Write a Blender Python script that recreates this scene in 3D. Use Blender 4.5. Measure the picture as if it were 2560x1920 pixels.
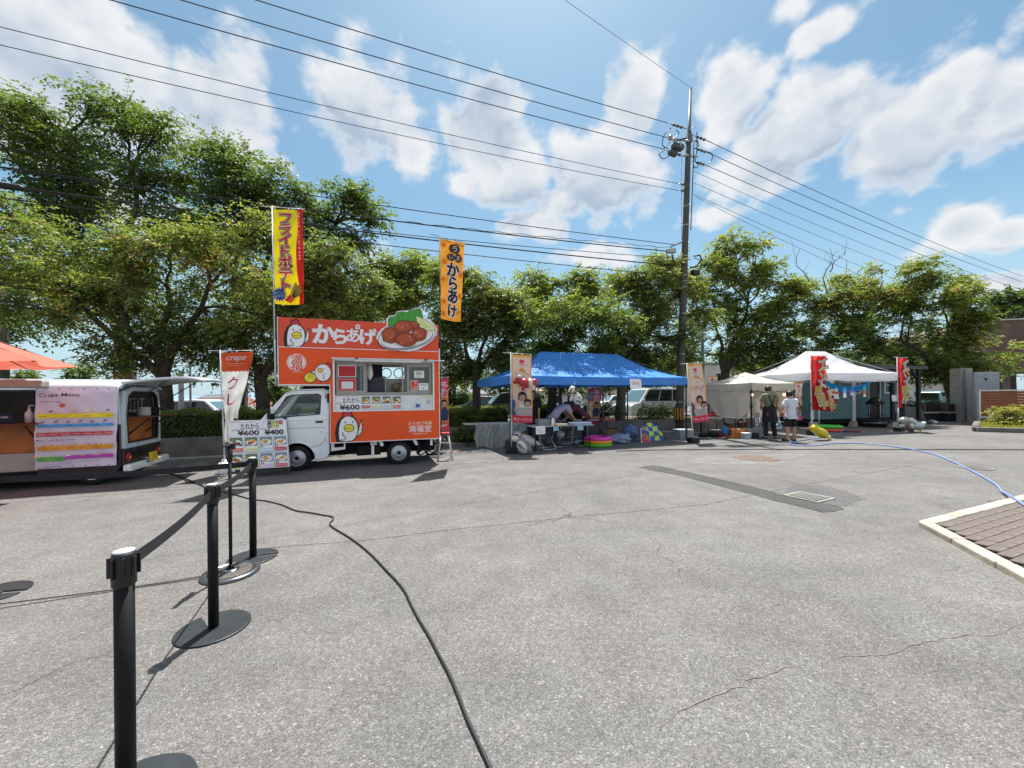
import bpy, bmesh, math, random
import numpy as np
from mathutils import Vector, Matrix
for _o in list(bpy.data.objects): bpy.data.objects.remove(_o)
R = math.radians
scene = bpy.context.scene
COL = scene.collection
random.seed(7)

# ---------------------------------------------------------------- camera
cd = bpy.data.cameras.new('camera'); cam = bpy.data.objects.new('camera', cd); COL.objects.link(cam)
cam.location = (0, 0, 1.5); cam.rotation_euler = (R(90), R(0.5), 0)
cd.sensor_width = 36; cd.lens = 13.5; cd.shift_y = 31 / 2560
cd.clip_start = 0.05; cd.clip_end = 4000
scene.camera = cam
scene.render.resolution_x = 1024; scene.render.resolution_y = 768

# surveying helper: a sight line measured on the photograph, cut at a depth or at the ground, gives a metric position
_C, _S = math.cos(R(.5)), math.sin(R(.5))
def _ray(px, py):
    dx, dy = px - 1280, py - 991
    return dx * _C - dy * _S, -dx * _S - dy * _C
def P(px, py, Y):
    a, b = _ray(px, py); return Vector((a / 960 * Y, Y, 1.5 + b / 960 * Y))
def G(px, py, z=0.0):
    a, b = _ray(px, py); Y = (z - 1.5) * 960 / b; return Vector((a / 960 * Y, Y, z))

# ---------------------------------------------------------------- sky, sun, exposure
SUN_DIR = Vector((-0.03, -0.405, -1.0)).normalized()      # the way the light travels
SUN_ELEV = math.asin(-SUN_DIR.z); SUN_AZ = math.atan2(-SUN_DIR.x, -SUN_DIR.y)
sl = bpy.data.lights.new('sun', 'SUN'); sun = bpy.data.objects.new('sun', sl); COL.objects.link(sun)
sl.energy = 4.0; sl.angle = R(0.53); sl.color = (1, .97, .925)
sun.rotation_euler = SUN_DIR.to_track_quat('-Z', 'Y').to_euler()
scene.view_settings.view_transform = 'Standard'; scene.view_settings.look = 'None'
scene.view_settings.gamma = 1; scene.view_settings.use_curve_mapping = False
scene.view_settings.exposure = 1.25

class NT:
    """tiny helper for node trees"""
    def __init__(s, tree): s.t = tree; s.n = tree.nodes; s.l = tree.links
    def new(s, typ, **k):
        nd = s.n.new(typ)
        for a, b in k.items(): setattr(nd, a, b)
        return nd
    def put(s, nd, i, v):
        if v is None: return
        if hasattr(v, 'is_output'): s.l.new(v, nd.inputs[i])
        else:
            try: nd.inputs[i].default_value = v
            except Exception: nd.inputs[i].default_value = (*v, 1)
    def math(s, op, a, b=None, c=None, clamp=False):
        nd = s.new('ShaderNodeMath', operation=op, use_clamp=clamp)
        s.put(nd, 0, a); s.put(nd, 1, b); s.put(nd, 2, c); return nd.outputs[0]
    def vmath(s, op, a, b=None, out=0):
        nd = s.new('ShaderNodeVectorMath', operation=op); s.put(nd, 0, a); s.put(nd, 1, b); return nd.outputs[out]
    def mix(s, f, a, b, blend='MIX'):
        nd = s.new('ShaderNodeMix', data_type='RGBA', blend_type=blend)
        s.put(nd, 0, f); s.put(nd, 6, a); s.put(nd, 7, b); return nd.outputs[2]
    def ramp(s, f, stops, interp='LINEAR'):
        nd = s.new('ShaderNodeValToRGB'); s.put(nd, 0, f); cr = nd.color_ramp; cr.interpolation = interp
        while len(cr.elements) < len(stops): cr.elements.new(.5)
        for e, (p, c) in zip(cr.elements, stops):
            e.position = p; e.color = (c, c, c, 1) if not hasattr(c, '__len__') else (*c[:3], 1)
        return nd.outputs[0]
    def noise(s, vec, scale, detail=3, rough=.5, dist=0, dim='3D'):
        nd = s.new('ShaderNodeTexNoise', noise_dimensions=dim); s.put(nd, 'Vector', vec); s.put(nd, 'Scale', scale)
        s.put(nd, 'Detail', detail); s.put(nd, 'Roughness', rough); s.put(nd, 'Distortion', dist); return nd.outputs[0]
    def smooth(s, v, a, b, lo=0., hi=1.):
        nd = s.new('ShaderNodeMapRange', interpolation_type='SMOOTHSTEP')
        s.put(nd, 0, v); s.put(nd, 1, a); s.put(nd, 2, b); s.put(nd, 3, lo); s.put(nd, 4, hi); return nd.outputs[0]

world = bpy.data.worlds.new('World'); scene.world = world; world.use_nodes = True
W = NT(world.node_tree); W.n.clear()
wout = W.new('ShaderNodeOutputWorld')
sky = W.new('ShaderNodeTexSky', sky_type='NISHITA'); sky.sun_disc = False
sky.sun_elevation = SUN_ELEV; sky.sun_rotation = SUN_AZ; sky.altitude = 120
sky.air_density = 1.0; sky.dust_density = 1.0; sky.ozone_density = 1.4
dirv = W.new('ShaderNodeTexCoord').outputs['Generated']
# cumulus banks: direction (from measured bearings), angular radii
CLOUDS = [  # px, py, rx, ry, weight
 (60, 120, 230, 190, .95), (290, 190, 190, 190, .85), (190, 20, 210, 100, .8), (40, 330, 200, 120, .7),
 (600, 130, 120, 150, .8), (560, 270, 150, 130, .9), (470, 330, 130, 90, .7), (900, 290, 170, 130, 1.0), (1010, 375, 110, 60, .85), (820, 200, 90, 70, .5),
 (1215, 330, 110, 180, .95), (1300, 440, 150, 80, .8), (1585, 270, 85, 130, .95), (1500, 420, 170, 110, 1.0), (1420, 500, 120, 60, .7), (1150, 200, 90, 70, .4),
 (1840, 250, 110, 110, .95), (2000, 330, 200, 120, 1.0), (2130, 260, 110, 110, .9), (1900, 430, 170, 90, .8), (2250, 330, 190, 110, 1.0),
 (2370, 260, 140, 120, .95), (2500, 270, 150, 110, .95), (2540, 90, 70, 90, .6), (1790, 540, 100, 40, .6),
 (1980, 20, 80, 40, .8), (2060, 75, 100, 45, .85), (2140, 20, 100, 30, .45),
 (2400, 570, 85, 60, .9), (2520, 590, 90, 45, .85), (2320, 620, 80, 40, .6), (1330, 565, 110, 40, .9), (1155, 465, 60, 35, .8), (1480, 640, 130, 30, .6), (2230, 540, 90, 25, .35),
 (2480, 720, 160, 40, .6), (950, 640, 120, 50, .5), (1700, 640, 90, 40, .5), (300, 520, 200, 90, .6), (720, 420, 90, 50, .5)]
CB = []
for (px, py, rx, ry, w) in CLOUDS:
    a, b = _ray(px, py); c = Vector((a, 960, b)).normalized(); k = c.y      # cos of the bearing off the axis
    CB.append((tuple(c), (1085 / (rx * k ** 1.5), 1085 / (rx * k ** 1.5), 1085 / (ry * k)), w))
sep = W.new('ShaderNodeSeparateXYZ'); W.l.new(dirv, sep.inputs[0])
behind = W.smooth(sep.outputs[1], .38, .12)      # cumulus goes on unseen beyond the measured banks, cover raised to lighten shaded fronts
def density(vec, det):
    acc = None
    for c, sc, w in CB:
        d = W.vmath('MULTIPLY', W.vmath('SUBTRACT', vec, c), sc)
        g = W.math('MULTIPLY', W.math('EXPONENT', W.math('MULTIPLY', W.vmath('DOT_PRODUCT', d, d, out=1), -.75)), w)
        acc = g if acc is None else W.math('MAXIMUM', acc, g)
    wide = W.math('MULTIPLY', W.noise(W.vmath('ADD', vec, (3.1, 1.7, .4)), 3.0, 2), W.math('MULTIPLY', behind, 1.25))
    st = W.vmath('MULTIPLY', vec, (1, 1, 1.3))
    big = W.noise(st, 5.2, 2, .5); fin = W.noise(st, 12.0, det, .58, .2)
    vo = W.new('ShaderNodeTexVoronoi', feature='F1', normalize=True); W.put(vo, 'Vector', st); vo.inputs['Scale'].default_value = 11; vo.inputs['Detail'].default_value = 3 if det > 5 else .5; vo.inputs['Roughness'].default_value = .5
    n = W.math('ADD', W.math('ADD', W.math('MULTIPLY', big, .42), W.math('MULTIPLY', fin, .60)), W.math('MULTIPLY', W.math('SUBTRACT', .62, vo.outputs['Distance']), .60))
    return W.math('ADD', W.math('MULTIPLY', W.math('MAXIMUM', acc, wide), .81), W.math('MULTIPLY', W.math('SUBTRACT', n, .685), 1.4))
dens = density(dirv, 8)
near_ = density(W.vmath('ADD', dirv, (0, .028, .064)), 3)      # towards the sun: thinner above means a lit crest
mask = W.smooth(dens, .27, .54)
lit = W.smooth(W.math('SUBTRACT', dens, near_), -.16, .40)
ccol = W.mix(lit, (.49, .59, .73), (.985, .99, 1.0))
ccol = W.mix(W.math('MULTIPLY', W.smooth(dens, .52, .95), .62), ccol, (.57, .665, .78))      # backlit: thick cores are grey, thin rims bright
ccol = W.mix(W.smooth(dens, .58, .36), ccol, (.96, .98, 1.0))
bg_c = W.new('ShaderNodeBackground'); W.l.new(ccol, bg_c.inputs[0]); bg_c.inputs[1].default_value = .39
skyc = W.mix(1.0, sky.outputs[0], (.90, 1.11, 1.02), 'MULTIPLY')
hz = W.smooth(sep.outputs[2], .42, .0)
bg_s = W.new('ShaderNodeBackground'); W.l.new(skyc, bg_s.inputs[0]); bg_s.inputs[1].default_value = .060
bg_h = W.new('ShaderNodeBackground'); bg_h.inputs[0].default_value = (.60, .80, .95, 1); bg_h.inputs[1].default_value = .40
mh = W.new('ShaderNodeMixShader'); W.l.new(W.math('MULTIPLY', hz, .8), mh.inputs[0]); W.l.new(bg_s.outputs[0], mh.inputs[1]); W.l.new(bg_h.outputs[0], mh.inputs[2])
mw = W.new('ShaderNodeMixShader'); W.l.new(W.math('MULTIPLY', mask, .94), mw.inputs[0]); W.l.new(mh.outputs[0], mw.inputs[1]); W.l.new(bg_c.outputs[0], mw.inputs[2])
W.l.new(mw.outputs[0], wout.inputs[0])
world.cycles.sampling_method = 'MANUAL'; world.cycles.sample_map_resolution = 512
try: scene.cycles.max_bounces = 8; scene.cycles.transparent_max_bounces = 12; scene.cycles.use_denoising = True
except Exception: pass

# ---------------------------------------------------------------- materials
def lin(h):
    if not isinstance(h, str): return tuple(h[:3])
    h = h.lstrip('#'); o = []
    for i in (0, 2, 4):
        c = int(h[i:i + 2], 16) / 255; o.append(c / 12.92 if c <= .04045 else ((c + .055) / 1.055) ** 2.4)
    return tuple(o)
_mats = {}
def mat(name, col, rough=.6, metal=0., var=.12, vscale=6., bump=0., bscale=60., spec=.5, trans=0., alpha=1., coat=0.):
    """plain surface with tone variation, optional fine relief and translucency"""
    if name in _mats: return _mats[name]
    m = bpy.data.materials.new(name); m.use_nodes = True; _mats[name] = m
    t = NT(m.node_tree); b = t.n['Principled BSDF']; out = t.n['Material Output']
    c = lin(col); co = t.new('ShaderNodeTexCoord').outputs['Object']
    if var:
        n = t.noise(co, vscale, 4, .6)
        lo = tuple(max(0, x * (1 - var)) for x in c); hi = tuple(min(1, x * (1 + var)) for x in c)
        cc = t.mix(t.smooth(n, .3, .7), lo, hi); t.l.new(cc, b.inputs['Base Color'])
        rn = t.math('ADD', t.math('MULTIPLY', n, .16), rough - .08); t.l.new(rn, b.inputs['Roughness'])
    else:
        b.inputs['Base Color'].default_value = (*c, 1); b.inputs['Roughness'].default_value = rough
    b.inputs['Metallic'].default_value = metal; b.inputs['Specular IOR Level'].default_value = spec
    if coat: b.inputs['Coat Weight'].default_value = coat
    b.inputs['Alpha'].default_value = alpha
    if bump:
        bn = t.new('ShaderNodeBump'); bn.inputs['Strength'].default_value = bump; bn.inputs['Distance'].default_value = .01
        t.l.new(t.noise(co, bscale, 4, .6), bn.inputs['Height']); t.l.new(bn.outputs[0], b.inputs['Normal'])
    if trans:
        tr = t.new('ShaderNodeBsdfTranslucent'); tr.inputs[0].default_value = (*c, 1)
        mx = t.new('ShaderNodeMixShader'); mx.inputs[0].default_value = trans
        t.l.new(b.outputs[0], mx.inputs[1]); t.l.new(tr.outputs[0], mx.inputs[2]); t.l.new(mx.outputs[0], out.inputs[0])
    return m
def pm(h, trans=0.):
    return mat('ink_' + str(h).strip('#') + ('_cloth' if trans else ''), tuple(min(.9, x * 1.35) for x in lin(h)), .5, var=.05, vscale=9, trans=trans)
def glass(name, tint=(.75, .85, .85), clear=.75, rough=.03):
    if name in _mats: return _mats[name]
    m = bpy.data.materials.new(name); m.use_nodes = True; _mats[name] = m
    t = NT(m.node_tree); t.n.clear(); out = t.new('ShaderNodeOutputMaterial')
    tr = t.new('ShaderNodeBsdfTransparent'); tr.inputs[0].default_value = (*tint, 1)
    gl = t.new('ShaderNodeBsdfGlossy'); gl.inputs[1].default_value = rough
    fr = t.new('ShaderNodeFresnel'); fr.inputs[0].default_value = 1.5
    mx = t.new('ShaderNodeMixShader'); f = t.math('ADD', t.math('MULTIPLY', fr.outputs[0], .9), (1 - clear) * .12, clamp=True)
    t.l.new(f, mx.inputs[0]); t.l.new(tr.outputs[0], mx.inputs[1]); t.l.new(gl.outputs[0], mx.inputs[2]); t.l.new(mx.outputs[0], out.inputs[0])
    return m

# ---------------------------------------------------------------- objects
def thing(name, label, cat, loc=(0, 0, 0), rz=0., group=None, kind=None):
    o = bpy.data.objects.new(name, None); COL.objects.link(o); o.empty_display_size = .2
    o.location = loc; o.rotation_euler = (0, 0, R(rz)); return tag(o, label, cat, group, kind)
def tag(o, label=None, cat=None, group=None, kind=None):
    if label: o['label'] = label
    if cat: o['category'] = cat
    if group: o['group'] = group
    if kind: o['kind'] = kind
    return o
def copy_tree(o, parent=None):
    c = o.copy(); COL.objects.link(c); c.parent = parent
    for ch in list(o.children): copy_tree(ch, c)
    return c

class MB:
    def __init__(s): s.v = []; s.f = []; s.m = []; s.s = []; s.cur = 0
    def add(s, vs, fs, smooth=False, M=None):
        k = len(s.v)
        s.v += [tuple(M @ Vector(p)) if M else tuple(p) for p in vs]
        for f in fs: s.f.append([i + k for i in f]); s.m.append(s.cur); s.s.append(smooth)
        return s
    def box(s, x0, y0, z0, x1, y1, z1, M=None):
        vs = [(x, y, z) for z in (z0, z1) for y in (y0, y1) for x in (x0, x1)]
        return s.add(vs, [(0, 2, 3, 1), (4, 5, 7, 6), (0, 1, 5, 4), (1, 3, 7, 5), (3, 2, 6, 7), (2, 0, 4, 6)], M=M)
    def bx(s, c, sz, rz=0, rx=0, ry=0):
        M = Matrix.Translation(c) @ Matrix.Rotation(R(rz), 4, 'Z') @ Matrix.Rotation(R(ry), 4, 'Y') @ Matrix.Rotation(R(rx), 4, 'X')
        a, b, d = sz[0] / 2, sz[1] / 2, sz[2] / 2
        return s.box(-a, -b, -d, a, b, d, M)
    def tube(s, pts, r, n=8, caps=True, closed=False, flat=None):
        pts = [Vector(p) for p in pts]; N = len(pts); vs = []; fs = []; up = None
        for i, p in enumerate(pts):
            if closed: d = pts[(i + 1) % N] - pts[i - 1]
            else: d = pts[min(i + 1, N - 1)] - pts[max(i - 1, 0)]
            if d.length < 1e-9: d = Vector((0, 0, 1))
            d.normalize()
            if up is None: up = d.orthogonal().normalized()
            up = (up - d * up.dot(d))
            up = up.normalized() if up.length > 1e-6 else d.orthogonal().normalized()
            w = d.cross(up); ri = r[i] if hasattr(r, '__len__') else r
            for j in range(n):
                a = 2 * math.pi * j / n; vs.append(p + (up * math.cos(a) + w * math.sin(a) * (flat or 1)) * ri)
        for i in range(N if closed else N - 1):
            q = (i + 1) % N
            for j in range(n): fs.append((i * n + j, i * n + (j + 1) % n, q * n + (j + 1) % n, q * n + j))
        if caps and not closed: fs += [tuple(range(n - 1, -1, -1)), tuple((N - 1) * n + j for j in range(n))]
        return s.add(vs, fs, True)
    def lathe(s, prof, c=(0, 0, 0), n=24, axis='z', M=None, smooth=True):
        vs = []; fs = []
        for (r, h) in prof:
            for j in range(n):
                a = 2 * math.pi * j / n; x, y = r * math.cos(a), r * math.sin(a)
                vs.append({'z': (c[0] + x, c[1] + y, c[2] + h), 'y': (c[0] + x, c[1] + h, c[2] + y), 'x': (c[0] + h, c[1] + x, c[2] + y)}[axis])
        for i in range(len(prof) - 1):
            for j in range(n):
                q = (i * n + j, i * n + (j + 1) % n, (i + 1) * n + (j + 1) % n, (i + 1) * n + j)
                fs.append(q if axis != 'y' else q[::-1])
        if prof[0][0] > 1e-6: fs.append(tuple(range(n - 1, -1, -1)))
        if prof[-1][0] > 1e-6: fs.append(tuple((len(prof) - 1) * n + j for j in range(n)))
        return s.add(vs, fs, smooth, M)
    def prism(s, poly, y0, y1, plane='xz', top=None, smooth=False, M=None):
        """polygon extruded; top: a second polygon with as many points at y1"""
        n = len(poly); top = top or poly
        mk = {'xz': lambda a, b, h: (a, h, b), 'xy': lambda a, b, h: (a, b, h), 'yz': lambda a, b, h: (h, a, b)}[plane]
        vs = [mk(a, b, y0) for a, b in poly] + [mk(a, b, y1) for a, b in top]
        fs = [tuple(range(n)), tuple(range(2 * n - 1, n - 1, -1))] + [(i, n + i, n + (i + 1) % n, (i + 1) % n) for i in range(n)]
        return s.add(vs, fs, smooth, M)
    def ring(s, outer, inner, y0, y1, o1=None, i1=None):
        """frame: outer minus inner loop (equal point counts) in xz, from y0 to y1"""
        n = len(outer); o1 = o1 or outer; i1 = i1 or inner
        vs = [(a, y0, b) for a, b in outer] + [(a, y0, b) for a, b in inner] + [(a, y1, b) for a, b in o1] + [(a, y1, b) for a, b in i1]
        fs = []
        for i in range(n):
            j = (i + 1) % n
            fs += [(i, j, n + j, n + i), (2 * n + j, 2 * n + i, 3 * n + i, 3 * n + j), (j, i, 2 * n + i, 2 * n + j), (n + i, n + j, 3 * n + j, 3 * n + i)]
        return s.add(vs, fs)
    def ell(s, c, rad, nu=16, nv=10, M=None, fn=None):
        vs = []; fs = []
        for i in range(nv + 1):
            t = math.pi * i / nv
            for j in range(nu):
                a = 2 * math.pi * j / nu; p = Vector((math.sin(t) * math.cos(a), math.sin(t) * math.sin(a), math.cos(t)))
                if fn: p = Vector(fn(p))
                q = Vector((p.x * rad[0], p.y * rad[1], p.z * rad[2]))
                if M: q = M @ q
                vs.append(q + Vector(c))
        for i in range(nv):
            for j in range(nu): fs.append((i * nu + j, (i + 1) * nu + j, (i + 1) * nu + (j + 1) % nu, i * nu + (j + 1) % nu))
        return s.add(vs, fs, True)
    def grid(s, fn, nu, nv, smooth=True, flip=False):
        vs = [fn(i / nu, j / nv) for j in range(nv + 1) for i in range(nu + 1)]; w = nu + 1
        fs = [(j * w + i, j * w + i + 1, (j + 1) * w + i + 1, (j + 1) * w + i) for j in range(nv) for i in range(nu)]
        if flip: fs = [f[::-1] for f in fs]
        return s.add(vs, fs, smooth)
    def build(s, name, mats, parent=None, bevel=0., seg=2, solid=0., kind=None, smooth_angle=None):
        me = bpy.data.meshes.new(name); me.from_pydata(s.v, [], s.f)
        if not isinstance(mats, (list, tuple)): mats = [mats]
        for m in mats: me.materials.append(m)
        me.polygons.foreach_set('material_index', s.m); me.polygons.foreach_set('use_smooth', s.s); me.update()
        o = bpy.data.objects.new(name, me); COL.objects.link(o)
        if parent: o.parent = parent
        if solid:
            md = o.modifiers.new('solid', 'SOLIDIFY'); md.thickness = solid; md.offset = 0
        if bevel:
            md = o.modifiers.new('bevel', 'BEVEL'); md.width = bevel; md.segments = seg; md.limit_method = 'ANGLE'; md.angle_limit = R(35)
            md.harden_normals = False
        if kind: o['kind'] = kind
        return o

# ---------------------------------------------------------------- flat print and lettering
_tc = {}
def text2d(st, bold=0.):
    k = (st, round(bold, 4))
    if k in _tc: return _tc[k]
    cu = bpy.data.curves.new('lettering', 'FONT'); cu.body = st; cu.align_x = 'CENTER'; cu.size = 1; cu.offset = bold; cu.resolution_u = 3
    ob = bpy.data.objects.new('lettering', cu); COL.objects.link(ob)
    dg = bpy.context.evaluated_depsgraph_get(); me = bpy.data.meshes.new_from_object(ob.evaluated_get(dg))
    vs = [(v.co.x, v.co.y) for v in me.vertices]; fs = [tuple(p.vertices) for p in me.polygons]
    bpy.data.objects.remove(ob); bpy.data.curves.remove(cu); bpy.data.meshes.remove(me)
    if vs:
        ys = [v[1] for v in vs]; xs = [v[0] for v in vs]; cy = (min(ys) + max(ys)) / 2; cx = (min(xs) + max(xs)) / 2
        if len(st) == 1 and ord(st) > 0x2000: cy = .38 if st != 'ー' else .38
        vs = [(x - cx, y - cy) for x, y in vs]
    _tc[k] = (vs, fs); return _tc[k]
def fine2d(vs, fs, s):
    bm = bmesh.new(); bv = [bm.verts.new((x, y, 0)) for x, y in vs]
    for f in fs:
        try: bm.faces.new([bv[i] for i in f])
        except ValueError: pass
    bmesh.ops.triangulate(bm, faces=bm.faces[:])
    for _ in range(6):
        lg = [e for e in bm.edges if e.calc_length() > s]
        if not lg: break
        bmesh.ops.subdivide_edges(bm, edges=lg, cuts=1); bmesh.ops.triangulate(bm, faces=[f for f in bm.faces if len(f.verts) > 3])
    bm.verts.index_update(); o = ([(v.co.x, v.co.y) for v in bm.verts], [tuple(v.index for v in f.verts) for f in bm.faces]); bm.free(); return o
class Print:
    def __init__(s, cloth=0.): s.L = []; s.cloth = cloth
    def raw(s, col, vs, fs): s.L.append((col, vs, fs)); return s
    def poly(s, col, pts): return s.raw(col, list(pts), [tuple(range(len(pts)))])
    def rect(s, col, x0, z0, x1, z1, nx=1, nz=1):
        vs = [(x0 + (x1 - x0) * i / nx, z0 + (z1 - z0) * j / nz) for j in range(nz + 1) for i in range(nx + 1)]; w = nx + 1
        return s.raw(col, vs, [(j * w + i, j * w + i + 1, (j + 1) * w + i + 1, (j + 1) * w + i) for j in range(nz) for i in range(nx)])
    def ell(s, col, cx, cz, rx, rz, n=22, rot=0., a0=0., a1=360.):
        c, q = math.cos(R(rot)), math.sin(R(rot)); pts = []
        full = abs(a1 - a0) >= 360
        for i in range(n if full else n + 1):
            a = R(a0 + (a1 - a0) * i / n); x, z = rx * math.cos(a), rz * math.sin(a); pts.append((cx + x * c - z * q, cz + x * q + z * c))
        return s.poly(col, pts)
    def blob(s, col, cx, cz, rx, rz, seed=0, n=18, amp=.12):
        rn = random.Random(seed); k = [1 + amp * rn.uniform(-1, 1) for _ in range(n)]
        return s.poly(col, [(cx + rx * k[i] * math.cos(2 * math.pi * i / n), cz + rz * k[i] * math.sin(2 * math.pi * i / n)) for i in range(n)])
    def star(s, col, cx, cz, r, r2, n=5):
        return s.poly(col, [(cx + (r if i % 2 == 0 else r2) * math.sin(math.pi * i / n), cz + (r if i % 2 == 0 else r2) * math.cos(math.pi * i / n)) for i in range(2 * n)])
    def heart(s, col, cx, cz, r):
        pts = []
        for i in range(24):
            t = 2 * math.pi * i / 24; pts.append((cx + r * math.sin(t) ** 3, cz + r * (13 * math.cos(t) - 5 * math.cos(2 * t) - 2 * math.cos(3 * t) - math.cos(4 * t)) / 16))
        return s.poly(col, pts)
    def text(s, col, st, cx, cz, h, bold=0., sx=1., rot=0., shear=0., fit=None):
        vs, fs = text2d(st, bold)
        if not vs: return s
        if fit:
            w = max(v[0] for v in vs) - min(v[0] for v in vs); sx = fit / (w * h)
        c, q = math.cos(R(rot)), math.sin(R(rot)); out = []
        for x, y in vs:
            x, y = x * h * sx + y * h * shear, y * h; out.append((cx + x * c - y * q, cz + x * q + y * c))
        return s.raw(col, out, fs)
    def vtext(s, col, st, cx, ztop, h, step, bold=0., sx=1., shear=0., dx=None):
        vs = []; fs = []
        for i, ch in enumerate(st):
            v, f = text2d('|' if ch == 'ー' else ch, bold); k = len(vs); z = ztop - step * (i + .5); ox = dx[i] if dx else 0
            vs += [(cx + ox + x * h * sx + y * h * shear, z + y * h) for x, y in v]; fs += [tuple(j + k for j in g) for g in f]
        return s.raw(col, vs, fs)
    def stroke(s, col, pts, w):
        vs = []; n = len(pts)
        for i in range(n):
            a = Vector(pts[max(i - 1, 0)]); b = Vector(pts[min(i + 1, n - 1)]); d = (b - a); d = d.normalized() if d.length > 1e-9 else Vector((1, 0))
            p = Vector(pts[i]); q = Vector((-d.y, d.x)) * w / 2; vs += [tuple(p + q), tuple(p - q)]
        return s.raw(col, vs, [(2 * i, 2 * i + 1, 2 * i + 3, 2 * i + 2) for i in range(n - 1)])
    def build(s, name, parent, fn=None, eps=.0007, y=0., fine=0.):
        if fine: s.L = [(c, *fine2d(vs, fs, fine)) for c, vs, fs in s.L]
        if fn is None: fn = lambda u, v, h: (u, y - h, v)
        b = MB(); cols = []
        for i, (col, vs, fs) in enumerate(s.L):
            if col not in cols: cols.append(col)
            b.cur = cols.index(col); b.add([fn(u, v, eps * (i + 1)) for u, v in vs], fs)
        return b.build(name, [pm(c, s.cloth) for c in cols], parent)
# ================================================================ THE SETTING
def asphalt_mat(name, base=.2, tint=(1.0, .974, .938), chips=1., dark=False):
    m = bpy.data.materials.new(name); m.use_nodes = True; t = NT(m.node_tree); b = t.n['Principled BSDF']
    co = t.new('ShaderNodeTexCoord').outputs['Object']
    v = t.new('ShaderNodeTexVoronoi', feature='F1'); t.put(v, 'Vector', co); v.inputs['Scale'].default_value = 128; v.inputs['Randomness'].default_value = 1
    vs = t.new('ShaderNodeSeparateColor'); t.l.new(v.outputs['Color'], vs.inputs[0])
    v2 = t.new('ShaderNodeTexVoronoi', feature='F1'); t.put(v2, 'Vector', co); v2.inputs['Scale'].default_value = 190
    vs2 = t.new('ShaderNodeSeparateColor'); t.l.new(v2.outputs['Color'], vs2.inputs[0])
    chip = t.ramp(vs.outputs[0], [(0, .70), (.35, .90), (.75, 1.04), (.93, 1.16), (.965, 1.5), (1, 1.8)])
    fine = t.ramp(vs2.outputs[1], [(0, .72), (.5, .98), (.9, 1.15), (1, 1.4)])
    gap = t.smooth(v.outputs['Distance'], .008, .0022, .74, 1.0)
    big = t.noise(co, .55, 5, .62); mid = t.noise(co, 2.7, 5, .65); sp = t.noise(co, 28, 3, .7)
    k = t.math('MULTIPLY', chip, fine); k = t.math('MULTIPLY', k, gap)
    k = t.math('MULTIPLY', k, t.smooth(big, .25, .75, .86, 1.13)); k = t.math('MULTIPLY', k, t.smooth(mid, .25, .75, .86, 1.12))
    k = t.math('MULTIPLY', k, t.smooth(sp, .3, .7, .84, 1.14))
    mp = t.new('ShaderNodeMapping'); t.l.new(co, mp.inputs[0]); mp.inputs['Rotation'].default_value = (0, 0, R(-21.5)); mp.inputs['Scale'].default_value = (.05, .95, 1)
    k = t.math('MULTIPLY', k, t.smooth(t.noise(mp.outputs[0], 1.0, 5, .6), .3, .7, .91, 1.07))      # worn wheel lanes
    v3 = t.new('ShaderNodeTexVoronoi', feature='F1'); t.l.new(co, v3.inputs['Vector']); v3.inputs['Scale'].default_value = .8
    s3 = t.new('ShaderNodeSeparateColor'); t.l.new(v3.outputs['Color'], s3.inputs[0])
    dr = t.math('ADD', v3.outputs['Distance'], t.math('MULTIPLY', t.math('SUBTRACT', mid, .5), .25))
    st = t.math('MULTIPLY', t.smooth(dr, t.math('MULTIPLY', s3.outputs[1], .22), .0), t.math('GREATER_THAN', s3.outputs[0], .62))
    k = t.math('MULTIPLY', k, t.math('SUBTRACT', 1.0, t.math('MULTIPLY', st, .22)))      # old drips
    wt = t.noise(t.vmath('ADD', co, (7, 3, 0)), .8, 4, .6)
    warm = t.mix(t.smooth(wt, .42, .66), tint, (tint[0] * 1.02, tint[1] * .965, tint[2] * .95))
    hue = t.mix(t.math('MULTIPLY', vs.outputs[2], .16), warm, (1.08, .95, .87))
    colv = t.vmath('SCALE', hue); t.put(t.n[-1], 'Scale', t.math('MULTIPLY', k, base))
    # hairline cracks that wander and break off
    wob = t.noise(co, 1.6, 6, .65)
    vv = t.vmath('ADD', co, t.vmath('SCALE', t.new('ShaderNodeCombineXYZ').outputs[0]))
    cv = t.new('ShaderNodeTexVoronoi', feature='DISTANCE_TO_EDGE')
    wv = t.new('ShaderNodeTexNoise'); t.put(wv, 'Vector', co); wv.inputs['Scale'].default_value = 1.5; wv.inputs['Detail'].default_value = 6
    off = t.vmath('MULTIPLY', t.vmath('SUBTRACT', wv.outputs['Color'], (.5, .5, .5)), (1.3, 1.3, 0))
    t.l.new(t.vmath('ADD', co, off), cv.inputs['Vector']); cv.inputs['Scale'].default_value = .16
    cr = t.smooth(cv.outputs['Distance'], .0016, .0005); msk = t.smooth(t.noise(co, .3, 2), .50, .60)
    cm = t.math('MULTIPLY', t.math('MULTIPLY', cr, msk), .72)
    fin = t.mix(cm, colv, (.035, .033, .03))
    t.l.new(fin, b.inputs['Base Color']); b.inputs['Roughness'].default_value = .88; b.inputs['Specular IOR Level'].default_value = .35
    bn = t.new('ShaderNodeBump'); bn.inputs['Strength'].default_value = .38; bn.inputs['Distance'].default_value = .005
    hgt = t.math('SUBTRACT', t.math('ADD', t.math('MULTIPLY', vs.outputs[1], .6), t.math('MULTIPLY', sp, .5)), t.math('MULTIPLY', v.outputs['Distance'], 40))
    t.l.new(hgt, bn.inputs['Height']); t.l.new(bn.outputs[0], b.inputs['Normal'])
    return m
M_ASPH = asphalt_mat('asphalt_old', .218)
M_PATCH = asphalt_mat('asphalt_patch', .10, (1.0, .98, .95))
M_COLLAR = asphalt_mat('asphalt_worn', .165, (.98, .99, 1.0))
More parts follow.
